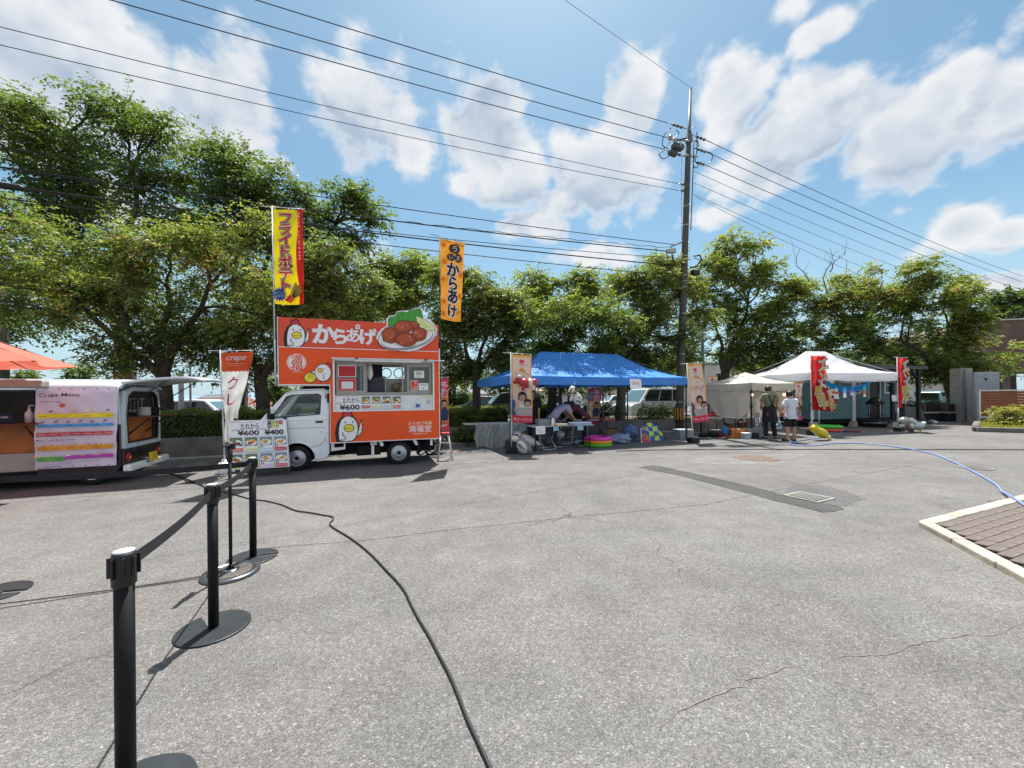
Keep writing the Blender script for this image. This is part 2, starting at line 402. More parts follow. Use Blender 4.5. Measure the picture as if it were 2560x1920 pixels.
M_PALE = asphalt_mat('asphalt_bleached', .245, (1.0, .985, .95))
gb = MB(); gs = [-2500, -300, -60, -20, -8, 0, 8, 20, 60, 300, 2500]
gy = [-300, -20, -4, 2, 8, 14, 20, 40, 120, 600, 3000]
gb.add([(x, y, 0) for y in gy for x in gs], [(j * 11 + i, j * 11 + i + 1, j * 11 + i + 12, j * 11 + i + 11) for j in range(10) for i in range(10)])
tag(gb.build('ground', M_ASPH), kind='structure')

def sheet(name, pts, m, z=.004, kind='structure'):
    b = MB(); b.add([(x, y, z) for x, y in pts], [tuple(range(len(pts)))]); o = b.build(name, m); tag(o, kind=kind); return o
c8 = lambda x, y: G(1560 + x * .45208, 1080 + y * .45208)
def ragged(pts, step=.12, amp=.02, seed=1):
    rn = random.Random(seed); out = []
    for i, p in enumerate(pts):
        q = pts[(i + 1) % len(pts)]; n = max(1, int((q - p).length / step))
        for k in range(n):
            r = p.lerp(q, k / n); out.append((r.x + rn.uniform(-amp, amp), r.y + rn.uniform(-amp, amp)))
    return out
strip = [c8(*p) for p in [(80, 198), (120, 188), (190, 187), (300, 212), (420, 236), (700, 301), (950, 366), (1190, 412), (1214, 428), (1160, 442), (1095, 444), (850, 385), (500, 291), (260, 231)]]
sheet('asphalt_strip', ragged(strip, .1, .012), M_PATCH, .0045)
col1 = [c8(*p) for p in [(880, 330), (930, 300), (1060, 292), (1200, 318), (1330, 370), (1260, 405), (1215, 412), (950, 366)]]
sheet('worn_asphalt', ragged(col1, .08, .03, 2), M_COLLAR, .0025)
pale = [c8(*p) for p in [(360, 165), (420, 140), (560, 124), (750, 118), (1000, 122), (960, 150), (860, 150), (800, 172), (640, 185), (450, 180)]]
sheet('worn_asphalt', ragged(pale, .12, .06, 3), M_PALE, .0025)
M_STEEL = mat('galvanised', '#a9adb0', .45, .7, .15)
M_RUSTCAP = mat('rusty_cast_iron', '#75655c', .8, .3, .25, 20, .3, 90)
M_CONC = mat('concrete', '#a8a49b', .9, 0, .16, 3, .35, 40)
M_CONCD = mat('concrete_weathered', '#716d66', .92, 0, .24, 2.2, .4, 30)
M_DARK = mat('void_shade', '#0c0c0d', .9, 0, 0)
# drain grate
da, db_, dc, dd = c8(930, 355), c8(1000, 340), c8(1115, 368), c8(1040, 383)
t = thing('drain_grate', 'pale square steel drain grate set in worn asphalt beside the dark repair strip', 'drain grate', ((da + dc) / 2).to_tuple())
ux = (db_ - da).normalized(); rz = math.degrees(math.atan2(ux.y, ux.x)); t.rotation_euler.z = R(rz)
b = MB(); b.box(-.19, -.19, .009, .19, .19, .011); b.build('pit_shade_plate', M_DARK, t)  # flat black plate, the shade of the drain hole put into its colour
b = MB(); b.ring([(-.23, -.23), (.23, -.23), (.23, .23), (-.23, .23)], [(-.19, -.19), (.19, -.19), (.19, .19), (-.19, .19)], 0, .014)
b.v = [(x, z, y) for x, y, z in b.v]; b.build('frame', mat('grate_frame', '#85827b', .7, .1, .15), t)
bar = MB().box(-.19, -.006, .011, .19, .006, .018).build('bar', mat('grate_bar', '#8d8a83', .6, .2), t); bar.location.y = -.152
for k in range(1, 9):
    c = bar.copy(); COL.objects.link(c); c.location.y = -.152 + k * .038
b = None
for k in range(5):
    c = bar.copy(); COL.objects.link(c); c.rotation_euler.z = R(90); c.location = (-.12 + .06 * k, 0, -.001)
def lid(px, py, r, label, m):
    g = G(px, py); t = thing('manhole_cover', label, 'manhole cover', g.to_tuple())
    MB().lathe([(r, 0), (r, .012), (r * .93, .013), (r * .92, .009), (r * .9, .009), (r * .89, .013), (0, .013)], n=36).build('lid', m, t)
    b = MB()
    for i in range(-4, 5):
        for j in range(-4, 5):
            if i * i + j * j < 17: b.bx((i * r * .19, j * r * .19, .015), (r * .1, r * .1, .005), 45)
    o = b.build('stud', m, t); o['kind'] = 'stuff'
lid(1890, 1145.5, .46, 'round rust-brown manhole cover in a pale patch of asphalt', M_RUSTCAP)
lid(2437, 1170, .26, 'small grey manhole cover on its own beside the blue hose', M_CONCD)

# ---- kerbed paver island on the right
KA = Vector((4.565, 4.33)); e1 = Vector((math.cos(R(22.4)), math.sin(R(22.4)))); e2 = Vector((-.57, -1.30)).normalized()
M_KERB = mat('kerb_stone', '#a69d8f', .85, 0, .26, 3.5, .3, 50)
M_PAVER = mat('paver', '#665c57', .9, 0, .22, 7, .4, 60); M_PAVER2 = mat('paver_dark', '#5a524d', .9, 0, .22, 7, .4, 60)
isl = thing('paver_island', None, None, (0, 0, 0), kind='structure')
n1 = Vector((e1.y, -e1.x)); n2 = Vector((-e2.y, e2.x))     # inward normals
if n2.dot(e1) < 0: n2 = -n2
kw = .125
def inner_corner():
    # KA + n1*kw + e1*s = KA + n2*kw + e2*u
    A = np.array([[e1.x, -e2.x], [e1.y, -e2.y]]); rhs = np.array([n2.x * kw - n1.x * kw, n2.y * kw - n1.y * kw]); s, u = np.linalg.solve(A, rhs); return s, u
cs, cu_ = inner_corner(); KI = KA + n1 * kw + e1 * cs
def kerb_run(d, nrm, s0, L, n, start):
    for k in range(n):
        a = start + k * L + .004; c = start + (k + 1) * L - .004
        rn = random.Random(k + int(d.x * 100)); j = rn.uniform(-.003, .003)
        pa, pc = KA + d * a, KA + d * c
        ia, ic = KI + d * max(a - s0, 0), KI + d * (c - s0)
        if k == 0: pa = KA.copy(); ia = KI.copy()
        b = MB(); q = [(p.x, p.y) for p in (pa, pc, ic, ia)]
        if (pc - pa).x * (ic - pa).y - (pc - pa).y * (ic - pa).x < 0: q = q[::-1]
        b.prism(q, -.02, .062 + j, 'xy'); b.f = [f[::-1] for f in b.f]
        b.build('kerb_stone', M_KERB, isl, .016, 3)
kerb_run(e1, n1, cs, .60, 6, 0.0); kerb_run(e2, n2, cu_, .58, 8, 0.0)
bed = [KI, KI + e1 * 9, KI + e1 * 9 + Vector((2, -8)), KI + e2 * 6.5]
b = MB(); b.prism([(p.x, p.y) for p in bed][::-1], 0.0, .022, 'xy'); b.f = [f[::-1] for f in b.f]; b.build('bed', mat('joint_sand', '#5f574f', .95, 0, .2, 12), isl)
pl, pw = .200, .100
pvm = MB().bx((0, 0, 0), (pl - .005, pw - .005, .05)).build('paver', M_PAVER, isl, .004, 1); pvm.location = (0, 0, -5)
cnt = 0; rest = MB(); cells = []
for j in range(0, 70):
    for i in range(-30, 60):
        p = KI + e1 * ((i + .5 * (j % 2)) * pl + .1) + n1 * (j * pw + pw / 2)
        r = p - KI
        if r.dot(n2) < .01 or r.dot(n1) < .03: continue
        if r.length > 6.5: continue
        cells.append((p, j, i))
cells.sort(key=lambda c: 0 if (c[0].x / max(c[0].y, .1) < 1.36 and c[0].y > 2.4) else c[0].length)
first = True
for (p, j, i) in cells:
    rn = random.Random(j * 131 + i); z = .027 + rn.uniform(-.0015, .0015)
    if cnt < 300:
        o = pvm if first else pvm.copy()
        if not first: COL.objects.link(o)
        first = False; o.location = (p.x, p.y, z); o.rotation_euler = (R(rn.uniform(-.5, .5)), R(rn.uniform(-.5, .5)), R(22.4 + rn.uniform(-.7, .7)))
        cnt += 1
    else: rest.bx((p.x, p.y, z), (pl - .005, pw - .005, .05), 22.4)
o = rest.build('paving', M_PAVER, isl); o['kind'] = 'stuff'
# ---- planting strip: low concrete retaining wall, soil
RA = 22.0; RE = Vector((math.cos(R(RA)), math.sin(R(RA)))); RN = Vector((-RE.y, RE.x)); W0 = Vector((-8.91, 9.71))
def row(s, d, z=0): p = W0 + RE * s + RN * d; return Vector((p.x, p.y, z))
t = thing('retaining_wall', None, None, kind='structure')
for k in range(-5, 12):
    s0, s1 = k * 2.0, k * 2.0 + 1.985; h = .50
    if s1 > 23.5: break
    b = MB(); q = [row(s0, 0), row(s1, 0), row(s1, .16), row(s0, .16)]
    b.prism([(p.x, p.y) for p in q][::-1], -.05, h, 'xy'); b.f = [f[::-1] for f in b.f]; b.build('wall_block', M_CONCD, t, .012)
M_SOIL = mat('soil', '#4a3f33', .95, 0, .3, 3, .5, 20)
b = MB(); q = [row(-10, .16), row(22, .16), row(22, 2.9), row(-10, 2.9)]
b.prism([(p.x, p.y) for p in q][::-1], .0, .44, 'xy'); b.f = [f[::-1] for f in b.f]; tag(b.build('planting_bed', M_SOIL), kind='structure')
b = MB(); q = [row(-10, 2.92), row(22, 2.92), row(22, 3.05), row(-10, 3.05)]
b.prism([(p.x, p.y) for p in q][::-1], -.05, .46, 'xy'); b.f = [f[::-1] for f in b.f]; tag(b.build('back_kerb', M_CONC), kind='structure')
# gutter kerb between wall foot and yard
b = MB(); q = [row(-10, -.34), row(17, -.34), row(17, -.20), row(-10, -.20)]
b.prism([(p.x, p.y) for p in q][::-1], -.05, .035, 'xy'); b.f = [f[::-1] for f in b.f]; tag(b.build('kerb_edging', M_CONC), kind='structure')
# parking bay lines beyond the strip
M_LINE = mat('road_paint', '#d9d7d0', .7, 0, .15, 8)
for k in range(12):
    p, q = row(-6 + 2.6 * k, 4.0), row(-6 + 2.6 * k, 9.0); w = RE.to_3d() * .06
    b = MB(); b.add([(p - w).to_tuple(), (p + w).to_tuple(), (q + w).to_tuple(), (q - w).to_tuple()], [(0, 1, 2, 3)])
    for i in range(4): b.v[i] = (b.v[i][0], b.v[i][1], .004)
    tag(b.build('parking_line', M_LINE), kind='structure')
# far ridge, the blue of distance haze put into its colour
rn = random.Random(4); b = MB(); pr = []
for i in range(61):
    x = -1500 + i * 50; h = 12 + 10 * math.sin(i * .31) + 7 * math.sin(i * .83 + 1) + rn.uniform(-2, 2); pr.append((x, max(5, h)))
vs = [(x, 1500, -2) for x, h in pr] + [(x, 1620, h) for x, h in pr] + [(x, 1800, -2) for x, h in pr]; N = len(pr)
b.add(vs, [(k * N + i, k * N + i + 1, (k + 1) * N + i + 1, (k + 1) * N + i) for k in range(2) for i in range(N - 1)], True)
tag(b.build('hills', mat('far_hills_hazed', '#6f8798', 1, 0, .1, .01)), kind='structure')

# ragged crack and an old paving seam in the yard
def ribbon(name, pix, w, m, z, seed):
    rn = random.Random(seed); pts = []
    for i in range(len(pix) - 1):
        a, c = G(*pix[i]), G(*pix[i + 1]); n = max(2, int((c - a).length / .05))
        for k in range(n): p = a.lerp(c, k / n); pts.append(p + Vector((rn.uniform(-.011, .011), rn.uniform(-.011, .011), 0)))
    b = MB(); vs = []
    for i, p in enumerate(pts):
        d = (pts[min(i + 1, len(pts) - 1)] - pts[max(i - 1, 0)]).normalized(); q = Vector((-d.y, d.x, 0)) * w * rn.uniform(.35, 1.2) * min(1, i / 4, (len(pts) - 1 - i) / 4 + .05); vs += [(p.x + q.x, p.y + q.y, z), (p.x - q.x, p.y - q.y, z)]
    b.add(vs, [(2 * i, 2 * i + 1, 2 * i + 3, 2 * i + 2) for i in range(len(pts) - 1)]); tag(b.build(name, m), kind='structure')
M_CRK = mat('crack_fill', '#6a645d', .95, 0, .3, 20)
ribbon('asphalt_crack', [(2030, 1655), (1960, 1672), (1900, 1690), (1830, 1722), (1765, 1748), (1700, 1778), (1655, 1812), (1610, 1850)], .0032, M_CRK, .003, 1)
ribbon('asphalt_crack', [(2560, 1560), (2480, 1590), (2400, 1588), (2300, 1612), (2200, 1640), (2110, 1640), (2030, 1655)], .0026, M_CRK, .003, 5)
ribbon('asphalt_crack', [(1900, 1690), (1850, 1700), (1790, 1698)], .003, M_CRK, .0034, 2)
ribbon('asphalt_crack', [(1200, 1890), (1280, 1840), (1330, 1800)], .003, M_CRK, .003, 3)
ribbon('paving_seam', [(640, 1372), (900, 1352), (1150, 1322), (1400, 1296), (1760, 1262), (2010, 1212), (2300, 1160)], .007, M_COLLAR, .003, 4)
# ================================================================ TREES, HEDGES, SHRUBS
def leaf_mat(name, stops, gloss=.50, tr=.48):
    m = bpy.data.materials.new(name); m.use_nodes = True; t = NT(m.node_tree); b = t.n['Principled BSDF']; out = t.n['Material Output']
    at = t.new('ShaderNodeAttribute'); at.attribute_name = 'tint'
    c = t.ramp(at.outputs['Fac'], stops)
    t.l.new(c, b.inputs['Base Color']); b.inputs['Roughness'].default_value = gloss; b.inputs['Specular IOR Level'].default_value = .32
    tl = t.new('ShaderNodeBsdfTranslucent'); tc = t.mix(.6, c, (.9, 1.0, .25), 'MULTIPLY'); tc2 = t.mix(.35, tc, (.30, .42, .03)); t.l.new(tc2, tl.inputs[0])
    mx = t.new('ShaderNodeMixShader'); mx.inputs[0].default_value = tr
    t.l.new(b.outputs[0], mx.inputs[1]); t.l.new(tl.outputs[0], mx.inputs[2]); t.l.new(mx.outputs[0], out.inputs[0]); return m
L_CHERRY = leaf_mat('cherry_leaf', [(0, (0.052, 0.081, 0.033)), (.35, (0.118, 0.171, 0.051)), (.7, (0.247, 0.275, 0.079)), (.93, (0.444, 0.372, 0.127)), (1, (0.655, 0.372, 0.140))])
L_DARK = leaf_mat('zelkova_leaf', [(0, (0.032, 0.061, 0.030)), (.5, (0.068, 0.118, 0.043)), (.9, (0.131, 0.176, 0.056)), (1, (0.237, 0.234, 0.074))], .52, .46)
L_LIGHT = leaf_mat('young_leaf', [(0, (0.069, 0.109, 0.030)), (.5, (0.168, 0.226, 0.047)), (.9, (0.298, 0.314, 0.069)), (1, (0.475, 0.377, 0.108))], .52, .48)
L_HEDGE = leaf_mat('hedge_leaf', [(0, (0.044, 0.077, 0.026)), (.5, (0.100, 0.153, 0.034)), (.9, (0.218, 0.270, 0.053)), (1, (0.396, 0.377, 0.087))], .5, .34)
L_YELL = leaf_mat('yellow_leaf', [(0, (0.140, 0.161, 0.039)), (.5, (0.337, 0.324, 0.074)), (1, (0.593, 0.485, 0.129))], .52, .48)
M_BARK = mat('bark', '#3f362e', .95, 0, .3, 9, .7, 30); M_BARKG = mat('bark_grey', '#5c554c', .95, 0, .3, 9, .7, 30)

def leaf_mesh(name, pos, dirn, nrm, length, width, tint, m, parent=None):
    """rhombic leaves folded along the midrib: one quad each"""
    n = len(pos)
    dirn /= np.linalg.norm(dirn, axis=1, keepdims=True) + 1e-9
    side = np.cross(dirn, nrm); side /= np.linalg.norm(side, axis=1, keepdims=True) + 1e-9
    up = np.cross(side, dirn)
    L = length[:, None]; Wd = width[:, None]
    v = np.empty((n, 4, 3), np.float32)
    v[:, 0] = pos; v[:, 2] = pos + dirn * L - up * L * .12
    mid = pos + dirn * L * .45
    v[:, 1] = mid + side * Wd * .5 + up * Wd * .14; v[:, 3] = mid - side * Wd * .5 + up * Wd * .14
    me = bpy.data.meshes.new(name); me.vertices.add(n * 4); me.vertices.foreach_set('co', v.ravel())
    me.loops.add(n * 4); me.loops.foreach_set('vertex_index', np.arange(n * 4, dtype=np.int32))
    me.polygons.add(n); me.polygons.foreach_set('loop_start', np.arange(0, n * 4, 4, dtype=np.int32)); me.polygons.foreach_set('loop_total', np.full(n, 4, np.int32))
    me.update(calc_edges=True); me.materials.append(m)
    a = me.attributes.new('tint', 'FLOAT', 'POINT'); a.data.foreach_set('value', np.repeat(np.clip(tint, 0, 1), 4).astype(np.float32))
    o = bpy.data.objects.new(name, me); COL.objects.link(o)
    if parent: o.parent = parent
    return o

def sprays(blobs, n_leaf, leaf, rng, droop=.25, per=11, tlen=(.35, .75), flat=.75, shell=.45, tint=(.45, .18)):
    """leafy twigs spread through the crown's masses; returns leaf arrays"""
    C = np.array([[b[0], b[1], b[2]] for b in blobs]); Rr = np.array([b[3] for b in blobs]); TW = np.array([b[4] if len(b) > 4 else 0 for b in blobs])
    nt = max(1, n_leaf // per); w = Rr ** 2; w = w / w.sum()
    idx = rng.choice(len(blobs), nt, p=w)
    d = rng.normal(size=(nt, 3)); d /= np.linalg.norm(d, axis=1, keepdims=True)
    rr = shell + (1 - shell) * rng.random(nt) ** .6
    # uneven outline: some directions of every mass bulge, some stay open
    wob = .82 + .30 * np.sin(d[:, 0] * 5 + idx * 1.7) * np.sin(d[:, 1] * 4.3 + idx) + .22 * np.sin(d[:, 2] * 6 + idx * 2.1)
    p0 = C[idx] + d * (Rr[idx] * rr * wob)[:, None] * np.array([1, 1, flat])
    td = d * .8 + rng.normal(size=(nt, 3)) * .55; td[:, 2] = td[:, 2] * .5 + .05; td /= np.linalg.norm(td, axis=1, keepdims=True)
    tl = rng.uniform(tlen[0], tlen[1], nt)
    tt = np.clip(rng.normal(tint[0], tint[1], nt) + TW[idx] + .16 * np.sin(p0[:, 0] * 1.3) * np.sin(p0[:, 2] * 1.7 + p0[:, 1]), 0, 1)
    k = np.tile(np.arange(per), nt); ti = np.repeat(np.arange(nt), per)
    s = (k + rng.random(len(k)) * .6) / per
    pos = p0[ti] + td[ti] * (tl[ti] * s)[:, None]; pos[:, 2] -= droop * tl[ti] * s ** 2
    upv = np.array([0, 0, 1.]); sd = np.cross(td, upv); sd /= np.linalg.norm(sd, axis=1, keepdims=True) + 1e-9
    sg = np.where(k % 2 == 0, 1., -1.)[:, None]
    ld = td[ti] * .55 + sd[ti] * sg * .8 + rng.normal(size=(len(k), 3)) * .28; ld[:, 2] -= .30
    nr = upv + rng.normal(size=(len(k), 3)) * .45
    ll = leaf * rng.uniform(.7, 1.25, len(k)); tn = tt[ti] + rng.normal(0, .07, len(k))
    return pos, ld, nr, ll, ll * rng.uniform(.42, .56, len(k)), tn, (p0, td, tl)

def limb(b, a, c, r0, r1, rng, n=7, sag=.1, k=.06, seg=6):
    a, c = Vector(a), Vector(c); L = (c - a).length; pts = []
    mid = a.lerp(c, .5) + Vector((0, 0, L * sag))
    ph = rng.random(3) * 6
    for i in range(n + 1):
        s = i / n; p = a.lerp(mid, s).lerp(mid.lerp(c, s), s); w = math.sin(math.pi * s) * L * k
        p += Vector((math.sin(ph[0] + s * 5), math.sin(ph[1] + s * 6), math.sin(ph[2] + s * 4) * .6)) * w; pts.append(p)
    b.tube(pts, [r0 + (r1 - r0) * (i / n) ** .8 for i in range(n + 1)], seg); return pts

def tree(name, label, base, fork, stems, blobs, n_leaf, leaf, m, r=.2, seed=0, group='trees along the planting strip', bark=None, droop=.25, twigs=1, tint=(.45, .18), tlen=(.35, .75), shell=.45, per=11, bare=None, clump=8):
    """base: foot of the trunk; fork: height where the stems part; stems: where each stem ends; blobs: leafy masses (x,y,z,radius[,lighter])"""
    rng = np.random.default_rng(seed); bark = bark or M_BARK
    t = thing(name, label, 'tree', base, group=group); B = Vector(base)
    loc = [(b[0] - B.x, b[1] - B.y, b[2] - B.z, *b[3:]) for b in blobs]; masses = []
    for b in loc:      # every mass is a loose cluster of smaller flattened clumps with gaps between
        for _ in range(clump):
            d = rng.normal(size=3); d /= np.linalg.norm(d); d *= b[3] * (.25 + .72 * rng.random() ** .5)
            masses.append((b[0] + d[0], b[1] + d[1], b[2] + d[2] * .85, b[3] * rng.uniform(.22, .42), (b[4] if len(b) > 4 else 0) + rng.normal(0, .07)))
    tb = MB(); fk = Vector(fork) - B
    tb.tube([(0, 0, -.1), (0, 0, .06), fk * .5 + Vector((.04, .03, 0)), fk], [r * 1.7, r * 1.25, r * .98, r * .9], 10)
    tb.build('trunk', bark, t)
    lb = MB(); ends = []
    for sxyz in stems:
        e = Vector(sxyz) - B; pts = limb(lb, fk - Vector((0, 0, .12)), e, r * .62, r * .26, rng, 8, .02, .05, 8); ends += pts[3:]
    if not stems: ends = [fk]
    sub = 3 if twigs else 2
    for bl in loc:
        c = Vector(bl[:3]); st = min(ends, key=lambda p: (p - c).length + (0 if p.z < c.z + .3 else 2))
        pts = limb(lb, st, c, r * .24, r * .08, rng, 6, .08, .07, 6)
        near = sorted(masses, key=lambda q: (Vector(q[:3]) - c).length)[:6 if twigs else 2]
        for q_ in near:
            q = limb(lb, pts[rng.integers(2, 6)], Vector(q_[:3]), r * .09, r * .02, rng, 4, .05, .08, 4)
    if bare:
        for a, c in bare:
            q = limb(lb, Vector(a) - B, Vector(c) - B, .035, .008, rng, 6, .02, .09, 4)
            for i in range(2, 6):
                d = Vector(rng.normal(size=3)) * .35; d.z = abs(d.z) + .2; limb(lb, q[i], q[i] + d, .012, .004, rng, 4, 0, .12, 3)
    lb.build('limbs', bark, t)
    pos, ld, nr, ll, lw, tn, tw = sprays(masses, n_leaf, leaf, rng, droop, per, tlen, tint=tint, shell=.1)
    cr = leaf_mesh('crown', pos, ld, nr, ll, lw, tn, m, t)
    if twigs:
        sel = rng.choice(len(tw[0]), min(len(tw[0]), 900), replace=False); wb = MB()
        for i in sel:
            p, d, L = Vector(tw[0][i]), Vector(tw[1][i]), float(tw[2][i]); q = p + d * L; q.z -= droop * L
            wb.tube([p - d * .25, p.lerp(q, .5) + Vector((0, 0, droop * L * .25)), q], [.008, .006, .003], 3, False)
        o = wb.build('twigs', bark, t); o['kind'] = 'stuff'
    return t
def PB(l, Y=None):
    out = []
    for q in l:
        px, py, y, rpx = q[:4]; p = P(px, py, y); out.append((p.x, p.y, p.z, rpx * y / 960, *(q[4:5])))
    return out
Q = lambda px, py, Y: P(px, py, Y).to_tuple()
def on_bed(px, Y, z=.42): p = P(px, 990, Y); return (p.x, p.y, z)
# near cherry over the crepe van
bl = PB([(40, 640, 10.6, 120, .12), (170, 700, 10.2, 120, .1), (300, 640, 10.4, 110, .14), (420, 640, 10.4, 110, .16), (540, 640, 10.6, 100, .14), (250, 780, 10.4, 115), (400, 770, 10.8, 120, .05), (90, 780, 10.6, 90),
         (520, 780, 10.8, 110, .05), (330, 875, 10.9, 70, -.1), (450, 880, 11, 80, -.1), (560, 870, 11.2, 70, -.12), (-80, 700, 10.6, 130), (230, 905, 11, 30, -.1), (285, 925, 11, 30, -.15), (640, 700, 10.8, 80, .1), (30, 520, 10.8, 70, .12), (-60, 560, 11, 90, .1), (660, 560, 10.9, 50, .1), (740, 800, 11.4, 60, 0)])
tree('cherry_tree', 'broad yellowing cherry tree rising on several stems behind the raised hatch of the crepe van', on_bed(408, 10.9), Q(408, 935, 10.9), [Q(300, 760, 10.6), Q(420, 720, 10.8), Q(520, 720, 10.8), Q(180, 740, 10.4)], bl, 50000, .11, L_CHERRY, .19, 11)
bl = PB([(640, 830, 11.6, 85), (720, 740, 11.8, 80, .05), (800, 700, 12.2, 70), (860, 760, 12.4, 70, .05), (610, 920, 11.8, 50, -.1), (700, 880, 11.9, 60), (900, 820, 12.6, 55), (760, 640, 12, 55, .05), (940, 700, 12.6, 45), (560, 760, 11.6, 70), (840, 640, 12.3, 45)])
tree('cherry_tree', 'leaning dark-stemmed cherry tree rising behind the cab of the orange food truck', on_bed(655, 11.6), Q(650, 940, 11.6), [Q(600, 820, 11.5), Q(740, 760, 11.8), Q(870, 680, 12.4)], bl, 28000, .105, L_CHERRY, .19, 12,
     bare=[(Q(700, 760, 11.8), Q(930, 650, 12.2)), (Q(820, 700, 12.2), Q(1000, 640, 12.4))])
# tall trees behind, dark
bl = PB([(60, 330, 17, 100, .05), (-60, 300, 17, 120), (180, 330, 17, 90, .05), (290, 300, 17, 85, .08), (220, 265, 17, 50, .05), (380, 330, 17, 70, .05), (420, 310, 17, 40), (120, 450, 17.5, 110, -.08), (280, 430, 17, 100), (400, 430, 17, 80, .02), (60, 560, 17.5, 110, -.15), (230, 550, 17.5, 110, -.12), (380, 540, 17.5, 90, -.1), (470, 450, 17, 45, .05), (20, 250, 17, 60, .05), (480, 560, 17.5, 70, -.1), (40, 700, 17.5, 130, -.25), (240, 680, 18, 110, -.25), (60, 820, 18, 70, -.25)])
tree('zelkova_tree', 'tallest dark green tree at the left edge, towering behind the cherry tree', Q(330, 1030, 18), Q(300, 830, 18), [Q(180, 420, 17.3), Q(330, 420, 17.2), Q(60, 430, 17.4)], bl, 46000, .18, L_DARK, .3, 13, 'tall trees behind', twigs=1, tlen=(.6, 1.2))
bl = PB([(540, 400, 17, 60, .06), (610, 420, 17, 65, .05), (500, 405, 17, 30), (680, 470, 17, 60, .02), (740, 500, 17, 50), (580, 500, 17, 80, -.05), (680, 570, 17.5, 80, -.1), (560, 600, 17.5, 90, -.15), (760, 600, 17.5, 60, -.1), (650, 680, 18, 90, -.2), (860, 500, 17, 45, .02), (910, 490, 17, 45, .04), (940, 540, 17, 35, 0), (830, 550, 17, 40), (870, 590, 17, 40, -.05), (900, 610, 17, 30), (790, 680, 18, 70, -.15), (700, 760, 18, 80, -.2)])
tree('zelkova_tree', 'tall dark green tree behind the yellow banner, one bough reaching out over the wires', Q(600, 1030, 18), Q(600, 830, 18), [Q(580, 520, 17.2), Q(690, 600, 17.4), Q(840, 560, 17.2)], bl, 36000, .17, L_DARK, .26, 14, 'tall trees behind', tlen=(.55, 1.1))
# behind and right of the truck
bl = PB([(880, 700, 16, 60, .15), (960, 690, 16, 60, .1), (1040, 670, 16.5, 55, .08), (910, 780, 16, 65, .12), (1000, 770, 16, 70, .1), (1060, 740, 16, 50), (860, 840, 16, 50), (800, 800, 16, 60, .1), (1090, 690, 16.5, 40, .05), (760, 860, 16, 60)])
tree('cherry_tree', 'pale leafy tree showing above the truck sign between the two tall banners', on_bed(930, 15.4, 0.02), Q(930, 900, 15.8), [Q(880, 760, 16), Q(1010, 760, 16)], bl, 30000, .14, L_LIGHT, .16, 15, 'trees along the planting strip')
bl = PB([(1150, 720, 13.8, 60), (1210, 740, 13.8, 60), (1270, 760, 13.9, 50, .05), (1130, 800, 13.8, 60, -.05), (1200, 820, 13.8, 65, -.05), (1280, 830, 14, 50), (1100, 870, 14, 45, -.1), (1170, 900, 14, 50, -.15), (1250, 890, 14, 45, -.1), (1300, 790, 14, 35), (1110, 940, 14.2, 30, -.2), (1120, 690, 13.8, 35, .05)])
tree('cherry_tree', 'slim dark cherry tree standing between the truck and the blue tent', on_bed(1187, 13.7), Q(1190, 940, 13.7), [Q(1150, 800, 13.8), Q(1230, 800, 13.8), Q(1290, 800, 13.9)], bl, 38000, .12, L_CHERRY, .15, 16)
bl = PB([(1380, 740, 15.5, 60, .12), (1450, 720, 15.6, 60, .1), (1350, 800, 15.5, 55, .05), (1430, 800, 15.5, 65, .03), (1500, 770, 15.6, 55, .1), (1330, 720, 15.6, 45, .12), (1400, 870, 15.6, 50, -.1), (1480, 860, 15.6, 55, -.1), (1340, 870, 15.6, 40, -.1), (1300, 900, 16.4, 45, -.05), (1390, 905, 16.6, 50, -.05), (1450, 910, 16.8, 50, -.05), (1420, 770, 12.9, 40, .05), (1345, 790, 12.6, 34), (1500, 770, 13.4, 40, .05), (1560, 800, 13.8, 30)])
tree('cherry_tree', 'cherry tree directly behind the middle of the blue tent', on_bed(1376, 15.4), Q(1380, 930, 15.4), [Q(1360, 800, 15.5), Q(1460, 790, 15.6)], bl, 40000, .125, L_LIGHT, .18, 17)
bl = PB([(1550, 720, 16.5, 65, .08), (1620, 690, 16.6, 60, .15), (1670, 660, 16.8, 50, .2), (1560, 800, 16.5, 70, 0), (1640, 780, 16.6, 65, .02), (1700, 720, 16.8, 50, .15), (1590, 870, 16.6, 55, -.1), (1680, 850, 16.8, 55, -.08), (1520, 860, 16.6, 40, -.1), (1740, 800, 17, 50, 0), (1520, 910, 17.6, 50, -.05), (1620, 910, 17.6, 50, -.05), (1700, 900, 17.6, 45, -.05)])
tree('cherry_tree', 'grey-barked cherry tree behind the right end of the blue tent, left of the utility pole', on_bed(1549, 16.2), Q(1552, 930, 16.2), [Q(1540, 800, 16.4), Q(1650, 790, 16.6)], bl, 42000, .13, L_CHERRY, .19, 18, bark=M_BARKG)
bl = PB([(1760, 700, 20.4, 55, .2), (1800, 640, 20.4, 45, .3), (1840, 610, 20.4, 40, .3), (1890, 640, 20.4, 45, .25), (1930, 690, 20.4, 50, .18), (1850, 690, 20.4, 55, .2), (1960, 740, 20.4, 55, .1), (1780, 770, 20.4, 60, .02), (1870, 770, 20.4, 65, 0), (1950, 810, 20.4, 60, -.05), (1820, 850, 20.4, 60, -.1), (1900, 870, 20.4, 55, -.15), (1720, 720, 20.4, 40, .15), (1990, 880, 20.4, 45, -.15), (1990, 730, 20.4, 35, .1), (1740, 880, 20.8, 45, -.05), (1860, 910, 21, 50, -.05), (1960, 920, 21, 50, -.08)])
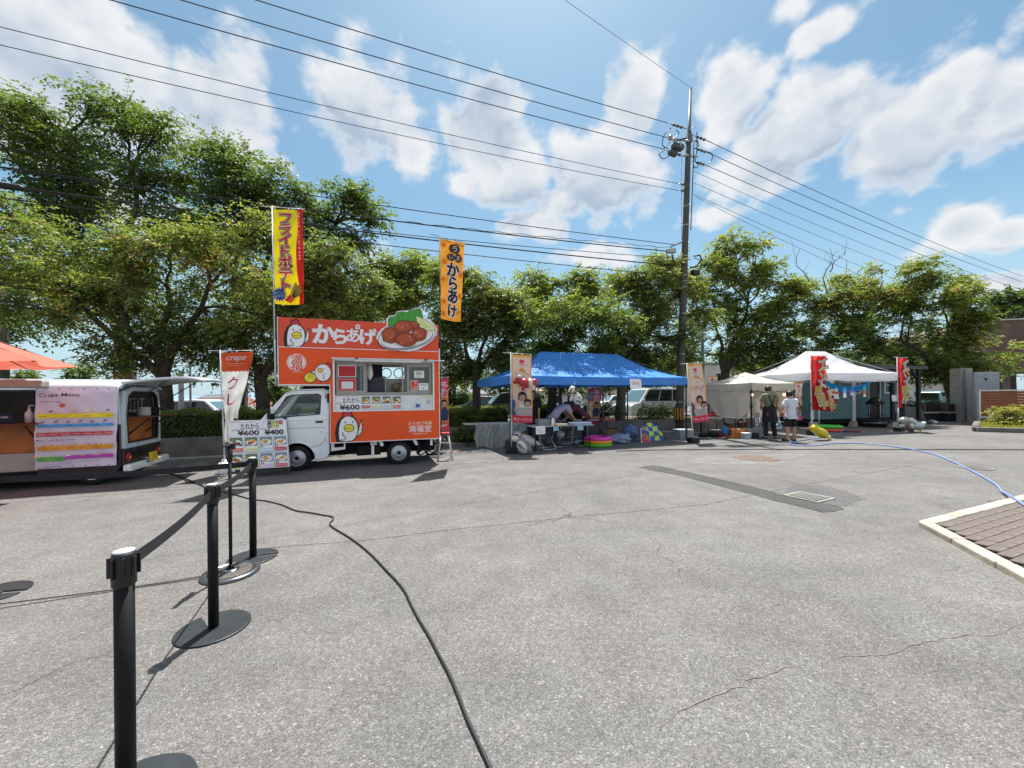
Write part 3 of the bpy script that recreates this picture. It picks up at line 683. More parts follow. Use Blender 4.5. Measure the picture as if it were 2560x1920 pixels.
tree('camphor_tree', 'bright yellow-green topped tree with a forked dark trunk, right of the utility pole', (P(1815, 990, 20).x, 20, .02), Q(1812, 930, 20), [Q(1790, 820, 20.2), Q(1870, 760, 20.4), Q(1930, 790, 20.4)], bl, 42000, .16, L_LIGHT, .22, 19,
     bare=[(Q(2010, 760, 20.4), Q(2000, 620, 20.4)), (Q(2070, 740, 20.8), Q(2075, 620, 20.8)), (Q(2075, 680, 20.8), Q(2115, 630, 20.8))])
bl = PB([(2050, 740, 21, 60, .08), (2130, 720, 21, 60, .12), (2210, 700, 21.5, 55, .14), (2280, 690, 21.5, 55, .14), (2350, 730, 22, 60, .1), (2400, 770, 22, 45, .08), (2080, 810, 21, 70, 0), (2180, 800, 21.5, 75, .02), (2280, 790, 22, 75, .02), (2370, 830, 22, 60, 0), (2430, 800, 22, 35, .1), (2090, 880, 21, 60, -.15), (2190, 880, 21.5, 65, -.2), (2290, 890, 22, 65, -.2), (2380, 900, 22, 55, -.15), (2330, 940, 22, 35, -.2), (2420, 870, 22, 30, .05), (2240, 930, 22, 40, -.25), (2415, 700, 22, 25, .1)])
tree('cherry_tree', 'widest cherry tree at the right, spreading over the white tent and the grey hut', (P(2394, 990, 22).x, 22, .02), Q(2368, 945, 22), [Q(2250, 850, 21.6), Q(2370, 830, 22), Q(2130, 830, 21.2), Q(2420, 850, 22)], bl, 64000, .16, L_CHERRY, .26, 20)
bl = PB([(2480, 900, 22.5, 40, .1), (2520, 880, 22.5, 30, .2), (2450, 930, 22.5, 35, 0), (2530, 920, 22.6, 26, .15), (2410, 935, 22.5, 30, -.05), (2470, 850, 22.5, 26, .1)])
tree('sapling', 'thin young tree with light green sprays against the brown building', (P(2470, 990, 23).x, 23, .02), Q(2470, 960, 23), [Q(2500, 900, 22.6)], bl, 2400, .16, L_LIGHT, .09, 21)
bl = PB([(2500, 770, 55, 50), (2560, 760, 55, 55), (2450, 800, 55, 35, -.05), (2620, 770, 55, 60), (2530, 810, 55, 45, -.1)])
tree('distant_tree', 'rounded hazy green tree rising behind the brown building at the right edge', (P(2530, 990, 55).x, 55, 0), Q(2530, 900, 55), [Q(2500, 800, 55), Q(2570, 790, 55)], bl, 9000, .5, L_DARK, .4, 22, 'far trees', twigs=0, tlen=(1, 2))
for k, (px, Y, top, w, lab) in enumerate([(60, 30, 915, 36, 'small dark conifer seen under the red parasol'), (200, 30, 905, 30, 'small dark conifer seen above the roof of the crepe van, left of the cherry boughs'),
        (1135, 36, 930, 40, 'distant round tree seen low between the truck and the slim cherry tree'), (1320, 40, 940, 36, 'distant bush-like tree seen low behind the blue tent poles'), (2010, 30, 905, 60, 'dark tree mass seen low behind the beige and white tents'), (700, 34, 930, 45, 'distant tree seen low behind the truck cab')]):
    bl = PB([(px, top + 25, Y, w * .6), (px - w * .5, top + 60, Y, w * .7), (px + w * .5, top + 60, Y, w * .7), (px, top + 70, Y + .5, w * .8)])
    tree('distant_tree', lab, (P(px, 990, Y).x, Y, 0), Q(px, 975, Y), [Q(px, 950, Y)], bl, 3500, .3, L_DARK, .15, 40 + k, 'far trees', twigs=0, tlen=(.5, 1))
for k in range(9):
    px = [1400, 1480, 1560, 1640, 1900, 2050, 2150, 860, 1250][k]; Y = [30, 34, 31, 36, 33, 30, 34, 30, 33][k]
    bl = PB([(px, 930, Y, 55), (px + 40, 960, Y, 45), (px - 45, 955, Y, 45), (px, 900, Y + 1, 40)])
    lab = ['dark tree beyond the car park behind the bending pair', 'dark tree beyond the car park above the pool ring', 'dark tree beyond the car park behind the grey-barked trunk', 'dark tree beyond the car park above the silver minivan', 'dark tree beyond the car park behind the beige tent', 'dark tree beyond the hut behind the left half of the white tent', 'dark tree beyond the hut behind the right half of the white tent', 'dark tree behind the truck box', 'dark tree beyond the black minivan'][k]
    tree('distant_tree', lab, (P(px, 990, Y).x, Y, 0), Q(px, 975, Y), [Q(px, 940, Y)], bl, 4000, .26, L_DARK, .15, 60 + k, 'far trees', twigs=0, tlen=(.5, 1))

def hedge(label, a, b, h, wd, n, m, z0=.44, seed=1, leaf=.05, tint=(.5, .2), name='hedge'):
    """clipped hedge from a to b (Vectors on the bed)"""
    rng = np.random.default_rng(seed); d = (b - a); L = d.length; d.normalize(); nn = Vector((-d.y, d.x, 0))
    t = thing(name, label, 'hedge', (a.x, a.y, z0), group='hedges in the planting strip')
    core = MB(); q = [(nn * -.5 * wd * .8), (d * L + nn * -.5 * wd * .8), (d * L + nn * .5 * wd * .8), (nn * .5 * wd * .8)]
    core.prism([(p.x, p.y) for p in q][::-1], 0, h * .86, 'xy'); core.f = [f[::-1] for f in core.f]
    core.build('shade_core', mat('hedge_core', '#1d2014', 1, 0, .3, 20, .5, 40), t)  # solid near-black block, the shade inside the hedge put into its colour
    u = rng.random(n) * L; face = rng.random(n); top = face < .45
    v = np.where(top, rng.uniform(-.5, .5, n) * wd, np.sign(rng.random(n) - .3) * -.5 * wd * rng.uniform(.82, 1.06, n))
    z = np.where(top, h * rng.uniform(.84, 1.05, n), h * rng.random(n) ** .8)
    bump = .05 * np.sin(u * 5.1 + seed) + .03 * np.sin(u * 11); z = z + bump * (z / h)
    pos = np.stack([d.x * u + nn.x * v, d.y * u + nn.y * v, z], 1)
    ld = rng.normal(size=(n, 3)); ld[:, 2] += .5; nr = np.stack([nn.x * np.sign(v), nn.y * np.sign(v), np.ones(n) * .8], 1) + rng.normal(size=(n, 3)) * .5
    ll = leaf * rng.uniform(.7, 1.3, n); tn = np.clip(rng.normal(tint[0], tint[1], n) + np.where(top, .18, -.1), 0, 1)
    leaf_mesh('foliage', pos, ld, nr, ll, ll * .55, tn, m, t); return t
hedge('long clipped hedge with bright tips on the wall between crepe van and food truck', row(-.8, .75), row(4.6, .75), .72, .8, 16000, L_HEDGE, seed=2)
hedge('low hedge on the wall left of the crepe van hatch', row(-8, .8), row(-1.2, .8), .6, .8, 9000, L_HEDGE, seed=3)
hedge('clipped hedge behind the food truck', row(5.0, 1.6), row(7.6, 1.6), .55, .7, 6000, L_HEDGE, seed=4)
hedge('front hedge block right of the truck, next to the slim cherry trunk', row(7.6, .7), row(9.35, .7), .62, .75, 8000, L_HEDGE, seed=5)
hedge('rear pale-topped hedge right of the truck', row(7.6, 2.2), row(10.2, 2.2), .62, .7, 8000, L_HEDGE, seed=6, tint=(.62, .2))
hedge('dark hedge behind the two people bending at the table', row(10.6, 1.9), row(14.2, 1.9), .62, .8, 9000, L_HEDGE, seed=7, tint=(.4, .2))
def bush(label, c, rad, n, m, leaf, seed, name='bush', tint=(.4, .2), droop=.1):
    rng = np.random.default_rng(seed); t = thing(name, label, 'bush', c, group='shrubs')
    bl = [(0, 0, rad[2] * .9, min(rad[0], rad[1]) * .75)] + [(rad[0] * .55 * math.cos(a), rad[1] * .55 * math.sin(a), rad[2] * (.75 + .3 * math.sin(a * 3)), rad[0] * .5) for a in (0.3, 1.5, 2.6, 3.7, 5.)]
    b = MB()
    for q in bl: limb(b, (0, 0, 0), q[:3], .02, .008, rng, 4, .05, .08, 4)
    b.build('stems', M_BARK, t)
    pos, ld, nr, ll, lw, tn, _ = sprays(bl, n, leaf, rng, droop, 8, (.12, .3), .8, .2, tint); pos[:, 2] = np.maximum(pos[:, 2], .02)
    leaf_mesh('foliage', pos, ld, nr, ll, lw, tn, m, t); return t
def onrow(px, d, z=.44):
    # where the sight line at column px crosses the line parallel to the wall at depth d
    k = _ray(px, 990)[0] / 960; o = row(0, d); s = (k * o.y - o.x) / (RE.x - k * RE.y); return row(s, d, z)
bush('spreading shrub with bronze leaf tips in front of the silver minivan wheel', onrow(1640, 1.2).to_tuple(), (1.1, .7, .35), 5000, L_HEDGE, .07, 31)
bush('dark shrub behind the pink and gold hanging banner', onrow(1500, 1.0).to_tuple(), (.9, .6, .42), 5000, L_HEDGE, .07, 32, tint=(.3, .15))
bush('ragged dark plants at the foot of the slim cherry tree', onrow(1195, .3).to_tuple(), (.5, .3, .3), 2500, L_CHERRY, .09, 33)
bush('tuft of weeds at the wall foot left of the hanging vinyl', (onrow(1165, -.25, 0)).to_tuple(), (.35, .25, .3), 1800, L_CHERRY, .09, 34)
bush('dark ball-shaped bush beside the black porch post of the hut', (P(2318, 990, 21).x, 21, .0), (1.0, .8, .75), 9000, L_DARK, .09, 35, tint=(.3, .15))
# ================================================================ SHARED VEHICLE PIECES
M_WHITE = mat('white_car_paint', '#eef2f5', .28, 0, .04, 3, coat=.6)
M_BLACKP = mat('black_plastic', '#17181a', .5, 0, .1)
M_RUBBER = mat('tyre_rubber', '#1a1a1b', .85, 0, .15, 12, .3, 60)
M_RIM = mat('steel_rim', '#b9bcc0', .35, .6, .1)
M_GLASS = glass('window_glass', (.84, .89, .88), .75)
M_GLASSC = glass('clear_glass', (.85, .9, .9), .8)
M_CHROME = mat('chrome', '#d5d8da', .15, 1, .03)
M_INT = mat('dark_interior', '#222326', .8, 0, .15)
M_UNDER = mat('underbody', '#0e0e0f', .9, 0, .2)
M_ALU = mat('aluminium', '#d8dad9', .4, .3, .08)
M_WPLAST = mat('white_plastic', '#eef0ef', .45, 0, .05)
M_WOOD = mat('orange_plywood', '#b1642a', .55, 0, .22, 4)
M_WOODD = mat('dark_wood', '#6e3418', .6, 0, .2, 5)
M_GREYPL = mat('grey_plastic', '#8a8d8e', .5, 0, .1)

def wheel(parent, x, y, r, w=.14, rim=M_RIM, out=-1, style='steel'):
    """wheel centred at x, outer face at y, axle along y; out is the outward direction"""
    b = MB(); o = out
    prof = [(r * .60, 0), (r * .80, -.012), (r * .94, .004), (r, .03), (r, w - .03), (r * .94, w - .004), (r * .6, w)]
    b.lathe([(a, -o * h) for a, h in prof], (0, 0, 0), 28, 'y'); tyre = b.build('wheel', M_RUBBER, parent); tyre.location = (x, y, r)
    b = MB(); q = r * .64
    b.lathe([(a, -o * h) for a, h in [(q, -.004), (q * .96, -.014), (q * .90, .006), (q * .74, .02), (q * .60, .012), (q * .45, -.006), (q * .32, -.012), (q * .30, .004), (0, .006)]], (0, 0, 0), 28, 'y')
    b.build('rim', rim, tyre)
    b = MB()
    if style == 'steel':
        for k in range(12):
            a = 2 * math.pi * k / 12; b.bx((q * .80 * math.cos(a), o * -.0135 + o * .012, q * .80 * math.sin(a)), (.022, .01, .028), 0, 0, -math.degrees(a))
    else:
        for k in range(5):
            a = 2 * math.pi * k / 5
            for dd in (-.2, .2): b.bx((q * .62 * math.cos(a + dd), o * .0, q * .62 * math.sin(a + dd)), (q * .5, .012, .045), 0, 0, -math.degrees(a))
    b.lathe([(0, o * .016), (q * .22, o * .014), (q * .26, 0)], (0, 0, 0), 12, 'y'); b.build('rim_holes', M_UNDER if style == 'steel' else M_INT, tyre)
    return tyre

def hen(p, cx, cz, w):
    """plain cartoon hen emblem: black outline, white body, red comb, yellow beak, raised wing"""
    s = w / 1.0
    T = lambda l: [(cx + x * s, cz + z * s) for x, z in l]
    K = '#141214'
    p.poly(K, T([(-.46, -.55), (-.50, -.25), (-.46, .10), (-.36, .34), (-.22, .46), (.02, .50), (.22, .42), (.33, .24), (.38, .0), (.36, -.25), (.28, -.44), (.16, -.56), (-.18, -.60)]))
    p.poly(K, T([(-.22, .42), (-.24, .58), (-.17, .68), (-.09, .66), (-.03, .74), (.10, .66), (.18, .46), (.0, .40)]))
    p.poly('#b5223c', T([(-.18, .44), (-.20, .56), (-.15, .62), (-.08, .61), (-.02, .68), (.07, .61), (.13, .46), (.0, .44)]))
    p.poly('#e8ece8', T([(-.34, -.50), (-.36, -.22), (-.34, .06), (-.27, .30), (-.14, .42), (.02, .45), (.18, .38), (.29, .22), (.34, .0), (.32, -.24), (.25, -.41), (.14, -.52), (-.16, -.55)]))
    p.poly(K, T([(.30, -.42), (.36, -.1), (.46, .30), (.52, .33), (.50, .12), (.55, .12), (.50, -.08), (.54, -.10), (.47, -.26)]))
    p.poly('#e8ece8', T([(.33, -.36), (.39, -.1), (.48, .26), (.485, .06), (.515, .06), (.47, -.10), (.50, -.13), (.45, -.23)]))
    p.ell(K, .02 * s + cx, -.02 * s + cz, .20 * s, .165 * s); p.ell('#d8c234', .02 * s + cx, -.02 * s + cz, .175 * s, .14 * s)
    p.stroke('#6b5a14', T([(-.15, -.02), (.0, -.05), (.19, -.015)]), .018 * s)
    p.ell(K, -.12 * s + cx, .22 * s + cz, .035 * s, .026 * s); p.ell(K, .17 * s + cx, .22 * s + cz, .035 * s, .026 * s)
    p.stroke(K, T([(-.22, -.18), (-.20, -.32), (-.10, -.40), (-.12, -.48), (-.22, -.50), (-.26, -.46), (-.31, -.52), (-.36, -.48)]), .028 * s)
def food_tile(p, x, z, w, h, strip, seed=0, fries=False, sub=None):
    p.rect('#e9edf0', x, z, x + w, z + h)
    p.rect('#5d6a58' if not fries else '#6f7f8c', x + w * .06, z + h * .40, x + w * .94, z + h * .96)
    p.ell('#d9dcd6', x + w * .5, z + h * .62, w * .40, h * .19)
    rn = random.Random(seed)
    if fries:
        for k in range(9):
            a = rn.uniform(.25, 1.2); cx = x + w * rn.uniform(.28, .66); cz = z + h * rn.uniform(.55, .72); L = w * .28
            p.stroke(rn.choice(['#d39a2c', '#c4841f', '#dfae49', '#b9751b']), [(cx - L * math.cos(a) * .6, cz - L * math.sin(a) * .5), (cx + L * math.cos(a) * .6, cz + L * math.sin(a) * .6)], w * .07)
    else:
        for k in range(6): p.blob(rn.choice(['#b06a2a', '#8f4b1b', '#c68a45', '#7a3c16', '#d3a468']), x + w * rn.uniform(.25, .75), z + h * rn.uniform(.52, .76), w * .15, h * .09, seed * 9 + k, 9, .2)
        p.blob('#5c8a2e', x + w * .3, z + h * .8, w * .16, h * .06, seed, 9, .3)
    p.rect(strip, x + w * .06, z + h * .05, x + w * .94, z + h * .27)
    if sub: p.text('#f2efe9' if strip not in ('#d9d79a', '#b9d3ea') else '#5a6f9a', sub, x + w * .5, z + h * .16, h * .12, .012, fit=w * .72)
    if fries: p.rect('#1b1b1b', x + w * .08, z + h * .29, x + w * .15, z + h * .37).rect('#e0b93a', x + w * .15, z + h * .29, x + w * .22, z + h * .37).rect('#c32a2a', x + w * .22, z + h * .29, x + w * .29, z + h * .37)

# ================================================================ KARAAGE TRUCK
TA = 19.5
T = thing('food_truck', 'small white kei truck with tall orange fried-chicken kitchen box and open serving window', 'food truck', (-4.385, 7.87, 0), TA)
M_OR = mat('orange_vinyl', '#f4540a', .42, 0, .05, 1.5); M_OR2 = mat('orange_red_vinyl', '#e85030', .5, 0, .05, 1.5)
D = 1.42   # box depth
# --- cab
def arch(cx, cz, r, a0, a1, n=9): return [(cx + r * math.cos(R(a0 + (a1 - a0) * i / n)), cz + r * math.sin(R(a0 + (a1 - a0) * i / n))) for i in range(n + 1)]
low = [(.57, 1.04), (.57, .34), (.50, .22), (.34, .20)] + arch(-.04, .24, .335, 0, 180) + [(-.40, .24), (-.80, .27), (-.84, .55), (-.80, .86), (-.70, 1.04)]
b = MB(); b.prism(low, .02, D - .02); cabb = b.build('cab_body', M_WHITE, T, .02)
# upper side rings with the window openings, roof, windscreen frame
out0 = [(-.70, 1.04), (-.235, 1.62), (-.06, 1.685), (.47, 1.70), (.565, 1.62), (.57, 1.04)]
inn0 = [(-.50, 1.10), (-.215, 1.535), (-.13, 1.565), (.36, 1.585), (.41, 1.555), (.40, 1.165)]
out1 = out0; tum = .075
b = MB()
def sh(y, z, s): return y + s * max(0, z - 1.04) / .66 * tum
vs = []
for (yy, s) in ((.02, 1), (.055, 1)):
    vs += [(a, sh(yy, c, s), c) for a, c in out0] + [(a, sh(yy, c, s), c) for a, c in inn0]
n = 6; fs = []
for i in range(n):
    j = (i + 1) % n; fs += [(i, j, n + j, n + i), (2 * n + j, 2 * n + i, 3 * n + i, 3 * n + j), (j, i, 2 * n + i, 2 * n + j), (n + i, n + j, 3 * n + j, 3 * n + i)]
b.add(vs, fs); b.build('cab_pillar', M_WHITE, T, .008)
b = MB(); b.add([(x, D - y, z) for x, y, z in vs], [f[::-1] for f in fs]); b.build('cab_pillar', M_WHITE, T, .008)
b = MB(); rp = [(-.235, 1.62), (-.06, 1.685), (.47, 1.70), (.565, 1.62)]; ri = [(-.23, 1.59), (-.06, 1.65), (.47, 1.66), (.54, 1.59)]
b.prism(rp + ri[::-1], sh(.02, 1.68, 1) + .002, D - sh(.02, 1.68, 1) - .002); b.build('cab_roof', M_WHITE, T, .02)
b = MB(); b.box(.53, .06, 1.05, .565, D - .06, 1.60); b.build('cab_rear_wall', M_INT, T)
pane = lambda pts, nm, m=M_GLASS: MB().add(pts, [tuple(range(len(pts)))]).build(nm, m, T)
pane([(a, sh(.04, c, 1), c) for a, c in inn0], 'side_window'); pane([(a, D - sh(.04, c, 1), c) for a, c in inn0], 'side_window')
pane([(-.69, .08, 1.055), (-.69, D - .08, 1.055), (-.24, D - .13, 1.612), (-.24, .13, 1.612)], 'windscreen')
b = MB()
b.tube([(a, sh(.02, c, 1) - .002, c) for a, c in inn0], .010, 5, closed=True); b.tube([(a, D - sh(.02, c, 1) + .002, c) for a, c in inn0], .010, 5, closed=True); b.build('window_seal', M_BLACKP, T)
# door line, handle, lock, mirror, arch trim
b = MB(); g = .004
dl = [(-.235, 1.60), (-.08, 1.655), (.44, 1.672), (.50, 1.60), (.50, .62), (.40, .52), (.20, .48)]
b.tube([(a, sh(.017, c, 1) if c > 1.04 else .017, c) for a, c in dl], g, 4); b.tube([(.50, .017, .885), (-.1, .017, .885), (-.5, .017, .90)], .003, 4)
b.tube([(-.67, .018, 1.03), (-.42, .018, .62)], .003, 4)
b.build('door_seam', mat('shut_line', '#4a5057', .8, 0, 0), T)
b = MB(); b.bx((.385, .012, 1.005), (.14, .03, .04)); b.build('door_handle', M_BLACKP, T, .012)
b = MB(); b.lathe([(0, -.006), (.012, -.006), (.014, 0)], (.42, .018, .80), 12, 'y'); b.build('door_lock', M_CHROME, T)
b = MB(); b.tube([(-.47, .03, 1.08), (-.50, -.06, 1.12)], .012, 6); b.bx((-.50, -.10, 1.20), (.06, .12, .22), 12); b.build('mirror', M_BLACKP, T, .02)
b = MB(); b.bx((-.47, .02, 1.13), (.09, .02, .13)); b.build('mirror_base', M_BLACKP, T, .008)
b = MB(); b.tube([(a, .012, c) for a, c in arch(-.04, .24, .352, 12, 172, 12)], .012, 6); b.build('arch_lip', M_WHITE, T)
b = MB(); b.box(.50, .012, 1.50, .545, .03, 1.56); b.build('red_sticker', pm('#b02a3a'), T)
for yy in (.10, D - .34):
    b = MB(); b.bx((-.815, yy + .12, .80), (.06, .24, .16), 0, 0, 12); b.build('headlight', M_GLASSC, T, .02)
b = MB(); b.bx((-.835, D / 2, .36), (.07, D - .06, .16)); b.build('front_bumper', M_WHITE, T, .02)
# interior: dash, wheel, seats
b = MB(); b.box(-.62, .08, 1.04, -.35, D - .08, 1.10); b.build('dashboard', M_INT, T, .02)
b = MB(); Ms = Matrix.Translation((-.22, .95, 1.16)) @ Matrix.Rotation(R(-50), 4, 'Y')
b.tube([Ms @ Vector((.18 * math.cos(2 * math.pi * i / 18), .18 * math.sin(2 * math.pi * i / 18), 0)) for i in range(18)], .014, 6, closed=True); b.tube([Ms @ Vector((0, 0, -.2)), Ms @ Vector((0, 0, 0))], .02, 6); b.build('steering_wheel', M_BLACKP, T)
for yy in (.34, .98):
    b = MB(); b.bx((.34, yy, 1.12), (.12, .42, .34), 0, 0, 12); b.bx((.40, yy, 1.36), (.08, .24, .16), 0, 0, 10); b.build('seat', M_INT, T, .03)
# wheels and underbody
for x in (-.04, 1.98):
    wheel(T, x, .055, .262, .14); wheel(T, x, D - .055, .262, .14, out=1)
b = MB(); b.box(-.3, .25, .26, 2.75, D - .25, .46); b.box(.62, .30, .30, 1.5, D - .3, .5); b.bx((1.35, .16, .34), (.5, .14, .2)); b.tube([(1.98, .1, .26), (1.98, D - .1, .26)], .05, 8)
b.box(2.55, .22, .28, 2.80, .55, .48); b.build('chassis', M_UNDER, T, .01)
b = MB(); b.ring([(.60, .37), (.88, .40), (.88, .555), (.60, .555)], [(.66, .44), (.85, .45), (.85, .53), (.66, .53)], .06, .3); b.box(1.40, .08, .22, 1.46, .14, .56); b.box(1.38, .08, .46, 1.60, .12, .54); b.build('side_frame', M_WHITE, T, .006)
b = MB(); 
b.prism([(1.56, .54), (1.63, .54), (1.66, .44), (1.60, .42)], .05, .11); b.prism([(2.27, .54), (2.35, .54), (2.41, .42), (2.35, .41)], .05, .11); b.bx((2.70, .10, .47), (.05, .05, .16)); b.build('mudguard_stay', M_WHITE, T)
b = MB(); b.box(1.52, .04, .30, 1.56, .3, .52); b.box(2.38, .05, .20, 2.43, .3, .5); b.build('mud_flap', M_UNDER, T)
# --- kitchen box: shell walls around a real opening
wx0, wx1, wz0, wz1 = .675, 2.745, 1.225, 2.305
b = MB(); th = .04
b.box(-.34, 0, 2.325, 2.87, th, 2.535)                   # over the window
b.box(-.34, 0, 1.785, wx0, th, 2.325)                    # over the cab
b.box(.60, 0, .56, wx0, th, 1.785)
b.box(wx0, 0, .56, 2.87, th, wz0); b.box(wx1, 0, wz0, 2.87, th, 2.325); b.box(wx0, 0, wz1, wx1, th, 2.325)
b.build('side_panel', M_OR, T)
b = MB(); b.box(-.34, -.012, 2.548, 2.87, .03, 3.14); b.build('sign_board', M_OR2, T, .004)
b = MB()
b.box(-.34, D - th, 1.785, 2.87, D, 1.98); b.box(-.34, D - th, 2.27, 2.87, D, 2.535); b.box(-.34, D - th, 1.98, 1.62, D, 2.27); b.box(2.20, D - th, 1.98, 2.87, D, 2.27); b.box(.60, D - th, .56, 2.87, D, 1.785)
b.box(-.34, th, 1.785, -.30, D - th, 2.535); b.box(2.83, th, .56, 2.87, D - th, 2.535); b.box(.60, th, .56, .64, D - th, 1.785)
b.box(.64, th, .56, 2.83, D - th, .60); b.box(-.30, th, 1.785, .64, D - th, 1.82); b.box(-.34, th, 2.50, 2.87, D - th, 2.54)
b.build('box_shell', mat('white_panel', '#e0e2e0', .5, 0, .06, 3), T)
b = MB()   # white edge trims
tz = lambda x0, z0, x1, z1: b.box(x0, -.014, z0, x1, .0, z1)
tz(-.36, 2.535, 2.89, 2.549); tz(-.36, 1.770, .60, 1.786); tz(.588, .545, .602, 1.775); tz(.588, .545, 2.885, .561); tz(2.87, .561, 2.884, 2.535); tz(-.356, 1.786, -.341, 2.535)
b.box(-.36, -.012, 1.76, .6, .5, 1.77)
b.build('edge_trim', M_WPLAST, T)
b = MB(); b.box(-.362, -.02, 2.20, -.344, .02, 3.15); b.build('sign_bracket', M_ALU, T); b = MB(); b.box(2.872, -.02, 2.18, 2.90, .03, 2.60); b.build('sign_bracket', M_ALU, T)
b = MB()
for k in range(3): b.bx((.3 + k * .9, .30, 2.80), (.03, .55, .03), 0, 35)
b.build('sign_stay', M_ALU, T)
# serving window: frame, sashes, sill, flap
b = MB(); b.ring([(wx0 - .02, wz0 - .02), (wx1 + .02, wz0 - .02), (wx1 + .02, wz1 + .02), (wx0 - .02, wz1 + .02)], [(wx0 + .012, wz0 + .012), (wx1 - .012, wz0 + .012), (wx1 - .012, wz1 - .012), (wx0 + .012, wz1 - .012)], -.012, .05); b.build('window_frame', M_WPLAST, T)
M_SASH_SHADE = mat('sash_aluminium_shaded', '#a5a29b', .45, .2, .08)  # aluminium toned down, the shadow inside the serving window put into the colour
def sash(x0, x1, z0, z1, y, fr=.05):
    b = MB(); b.ring([(x0, z0), (x1, z0), (x1, z1), (x0, z1)], [(x0 + fr, z0 + fr * 1.4), (x1 - fr, z0 + fr * 1.4), (x1 - fr, z1 - fr), (x0 + fr, z1 - fr)], y, y + .03); w = b.build('window', M_SASH_SHADE, T, .003)
    b = MB(); b.add([(x0 + fr, y + .015, z0 + fr * 1.4), (x1 - fr, y + .015, z0 + fr * 1.4), (x1 - fr, y + .015, z1 - fr), (x0 + fr, y + .015, z1 - fr)], [(0, 1, 2, 3)]); b.build('pane', M_GLASS, w); return w
zc = 1.585
sash(.70, 1.30, zc, 2.24, .10); sash(1.18, 1.33, zc, 2.24, .135, .03); sash(2.17, 2.72, zc, 2.24, .10); sash(2.06, 2.22, zc, 2.24, .135, .03)
b = MB(); b.box(wx0, .09, 2.24, wx1, .17, 2.30); b.box(wx0, .09, 1.545, wx1, .17, 1.585); b.box(1.30, .09, 1.585, 2.17, .17, 1.615); b.build('window_rail', M_SASH_SHADE, T, .003)
b = MB(); b.box(wx0, .06, wz0 + .012, wx1, .085, 1.545); b.build('counter_panel', mat('counter_white', '#e6e9e9', .35, 0, .04), T)
b = MB(); b.box(wx0 - .03, -.10, 2.315, wx1 + .24, -.015, 2.335); b.box(wx0 - .05, -.05, 2.335, wx1 + .02, -.015, 2.352); b.box(wx0 + .40, -.085, 2.27, wx1 - .28, -.06, 2.315); b.box(wx0 + .05, -.075, 2.285, wx0 + .45, -.05, 2.315); b.build('folded_flap', M_ALU, T, .003)
b = MB(); b.bx((wx0 + .45, -.09, 2.335), (.05, .03, .03)); b.bx((wx1 - .18, -.09, 2.335), (.06, .03, .03)); b.build('flap_hinge', M_BLACKP, T)
# kitchen inside
b = MB(); b.box(1.33, .55, 1.0, 1.68, 1.3, 1.98); b.build('fridge', mat('slate_blue_cabinet', '#3a4650', .4, .2, .1), T, .01)
b = MB(); b.box(1.36, 1.1, 1.98, 1.66, 1.3, 2.30); b.build('blue_crates', mat('navy_plastic', '#1f3350', .5, 0, .2, 30), T)
b = MB(); b.box(1.72, .9, 1.2, 2.05, 1.3, 1.95); b.box(1.70, .6, 1.2, 1.73, 1.3, 2.0); b.build('shelf_unit', mat('steel_panel', '#a6a5a0', .35, .5, .1), T)
b = MB(); b.box(.66, .2, .9, 2.8, .75, 1.15); b.build('worktop', M_ALU, T)
b = MB(); b.ell((1.16 + .22, .30, 2.08), (.07, .05, .19), 10, 8, fn=lambda p: (p.x * (1 + .2 * math.sin(p.z * 9)), p.y, p.z)); b.build('plastic_bag', M_WPLAST, T)
for k, (x, z, c) in enumerate([(1.98, 1.74, '#8a7a5c'), (2.1, 1.70, '#b5ab90')]):
    b = MB(); b.ell((x, .5, z), (.14, .1, .11), 10, 7); b.build('food_bag', mat('paper_bag' + str(k), c, .8, 0, .2), T)
# fan openings of the far wall
b = MB()
for x in (1.76, 2.06): b.tube([(x + .12 * math.cos(2 * math.pi * i / 18), D - .05, 2.12 + .12 * math.sin(2 * math.pi * i / 18)) for i in range(18)], .012, 5, closed=True)
b.build('fan_guard', M_BLACKP, T)
# print on the panels and the counter
p = Print(); S = 1.0
hen(p, -.02, 2.80, .46)
for ch, x, z, h in (('か', .49, 2.84, .44), ('ら', .80, 2.80, .36), ('あ', 1.055, 2.835, .32), ('げ', 1.36, 2.82, .36)):
    p.text('#f4efee', ch, x, z, h, .026 if ch == 'あ' else .045)
p.poly('#ece6e4', [(1.10, 2.97), (1.11, 3.06), (1.15, 3.08), (1.20, 3.05), (1.19, 2.97)]); p.text('#c23a26', '名', 1.15, 3.02, .07, .01)
p.build('sign_print', T, None, .0007, -.0125)
p = Print()
p.ell('#efe9e6', -.02, 2.235, .175, .175, 36); p.ell('#c8451f', -.02, 2.235, .160, .160, 36); p.ell('#efe9e6', -.02, 2.235, .152, .152, 36)
p.text('#c8401c', '満', -.02, 2.305, .185, .014, sx=1.25); p.text('#c8401c', '福', -.02, 2.155, .185, .014, sx=1.25)
p.text('#e9cfc0', 'mampuku-do', -.0, 2.035, .035)
p.build('emblem_print', T, None, .0007, 0); p = Print()
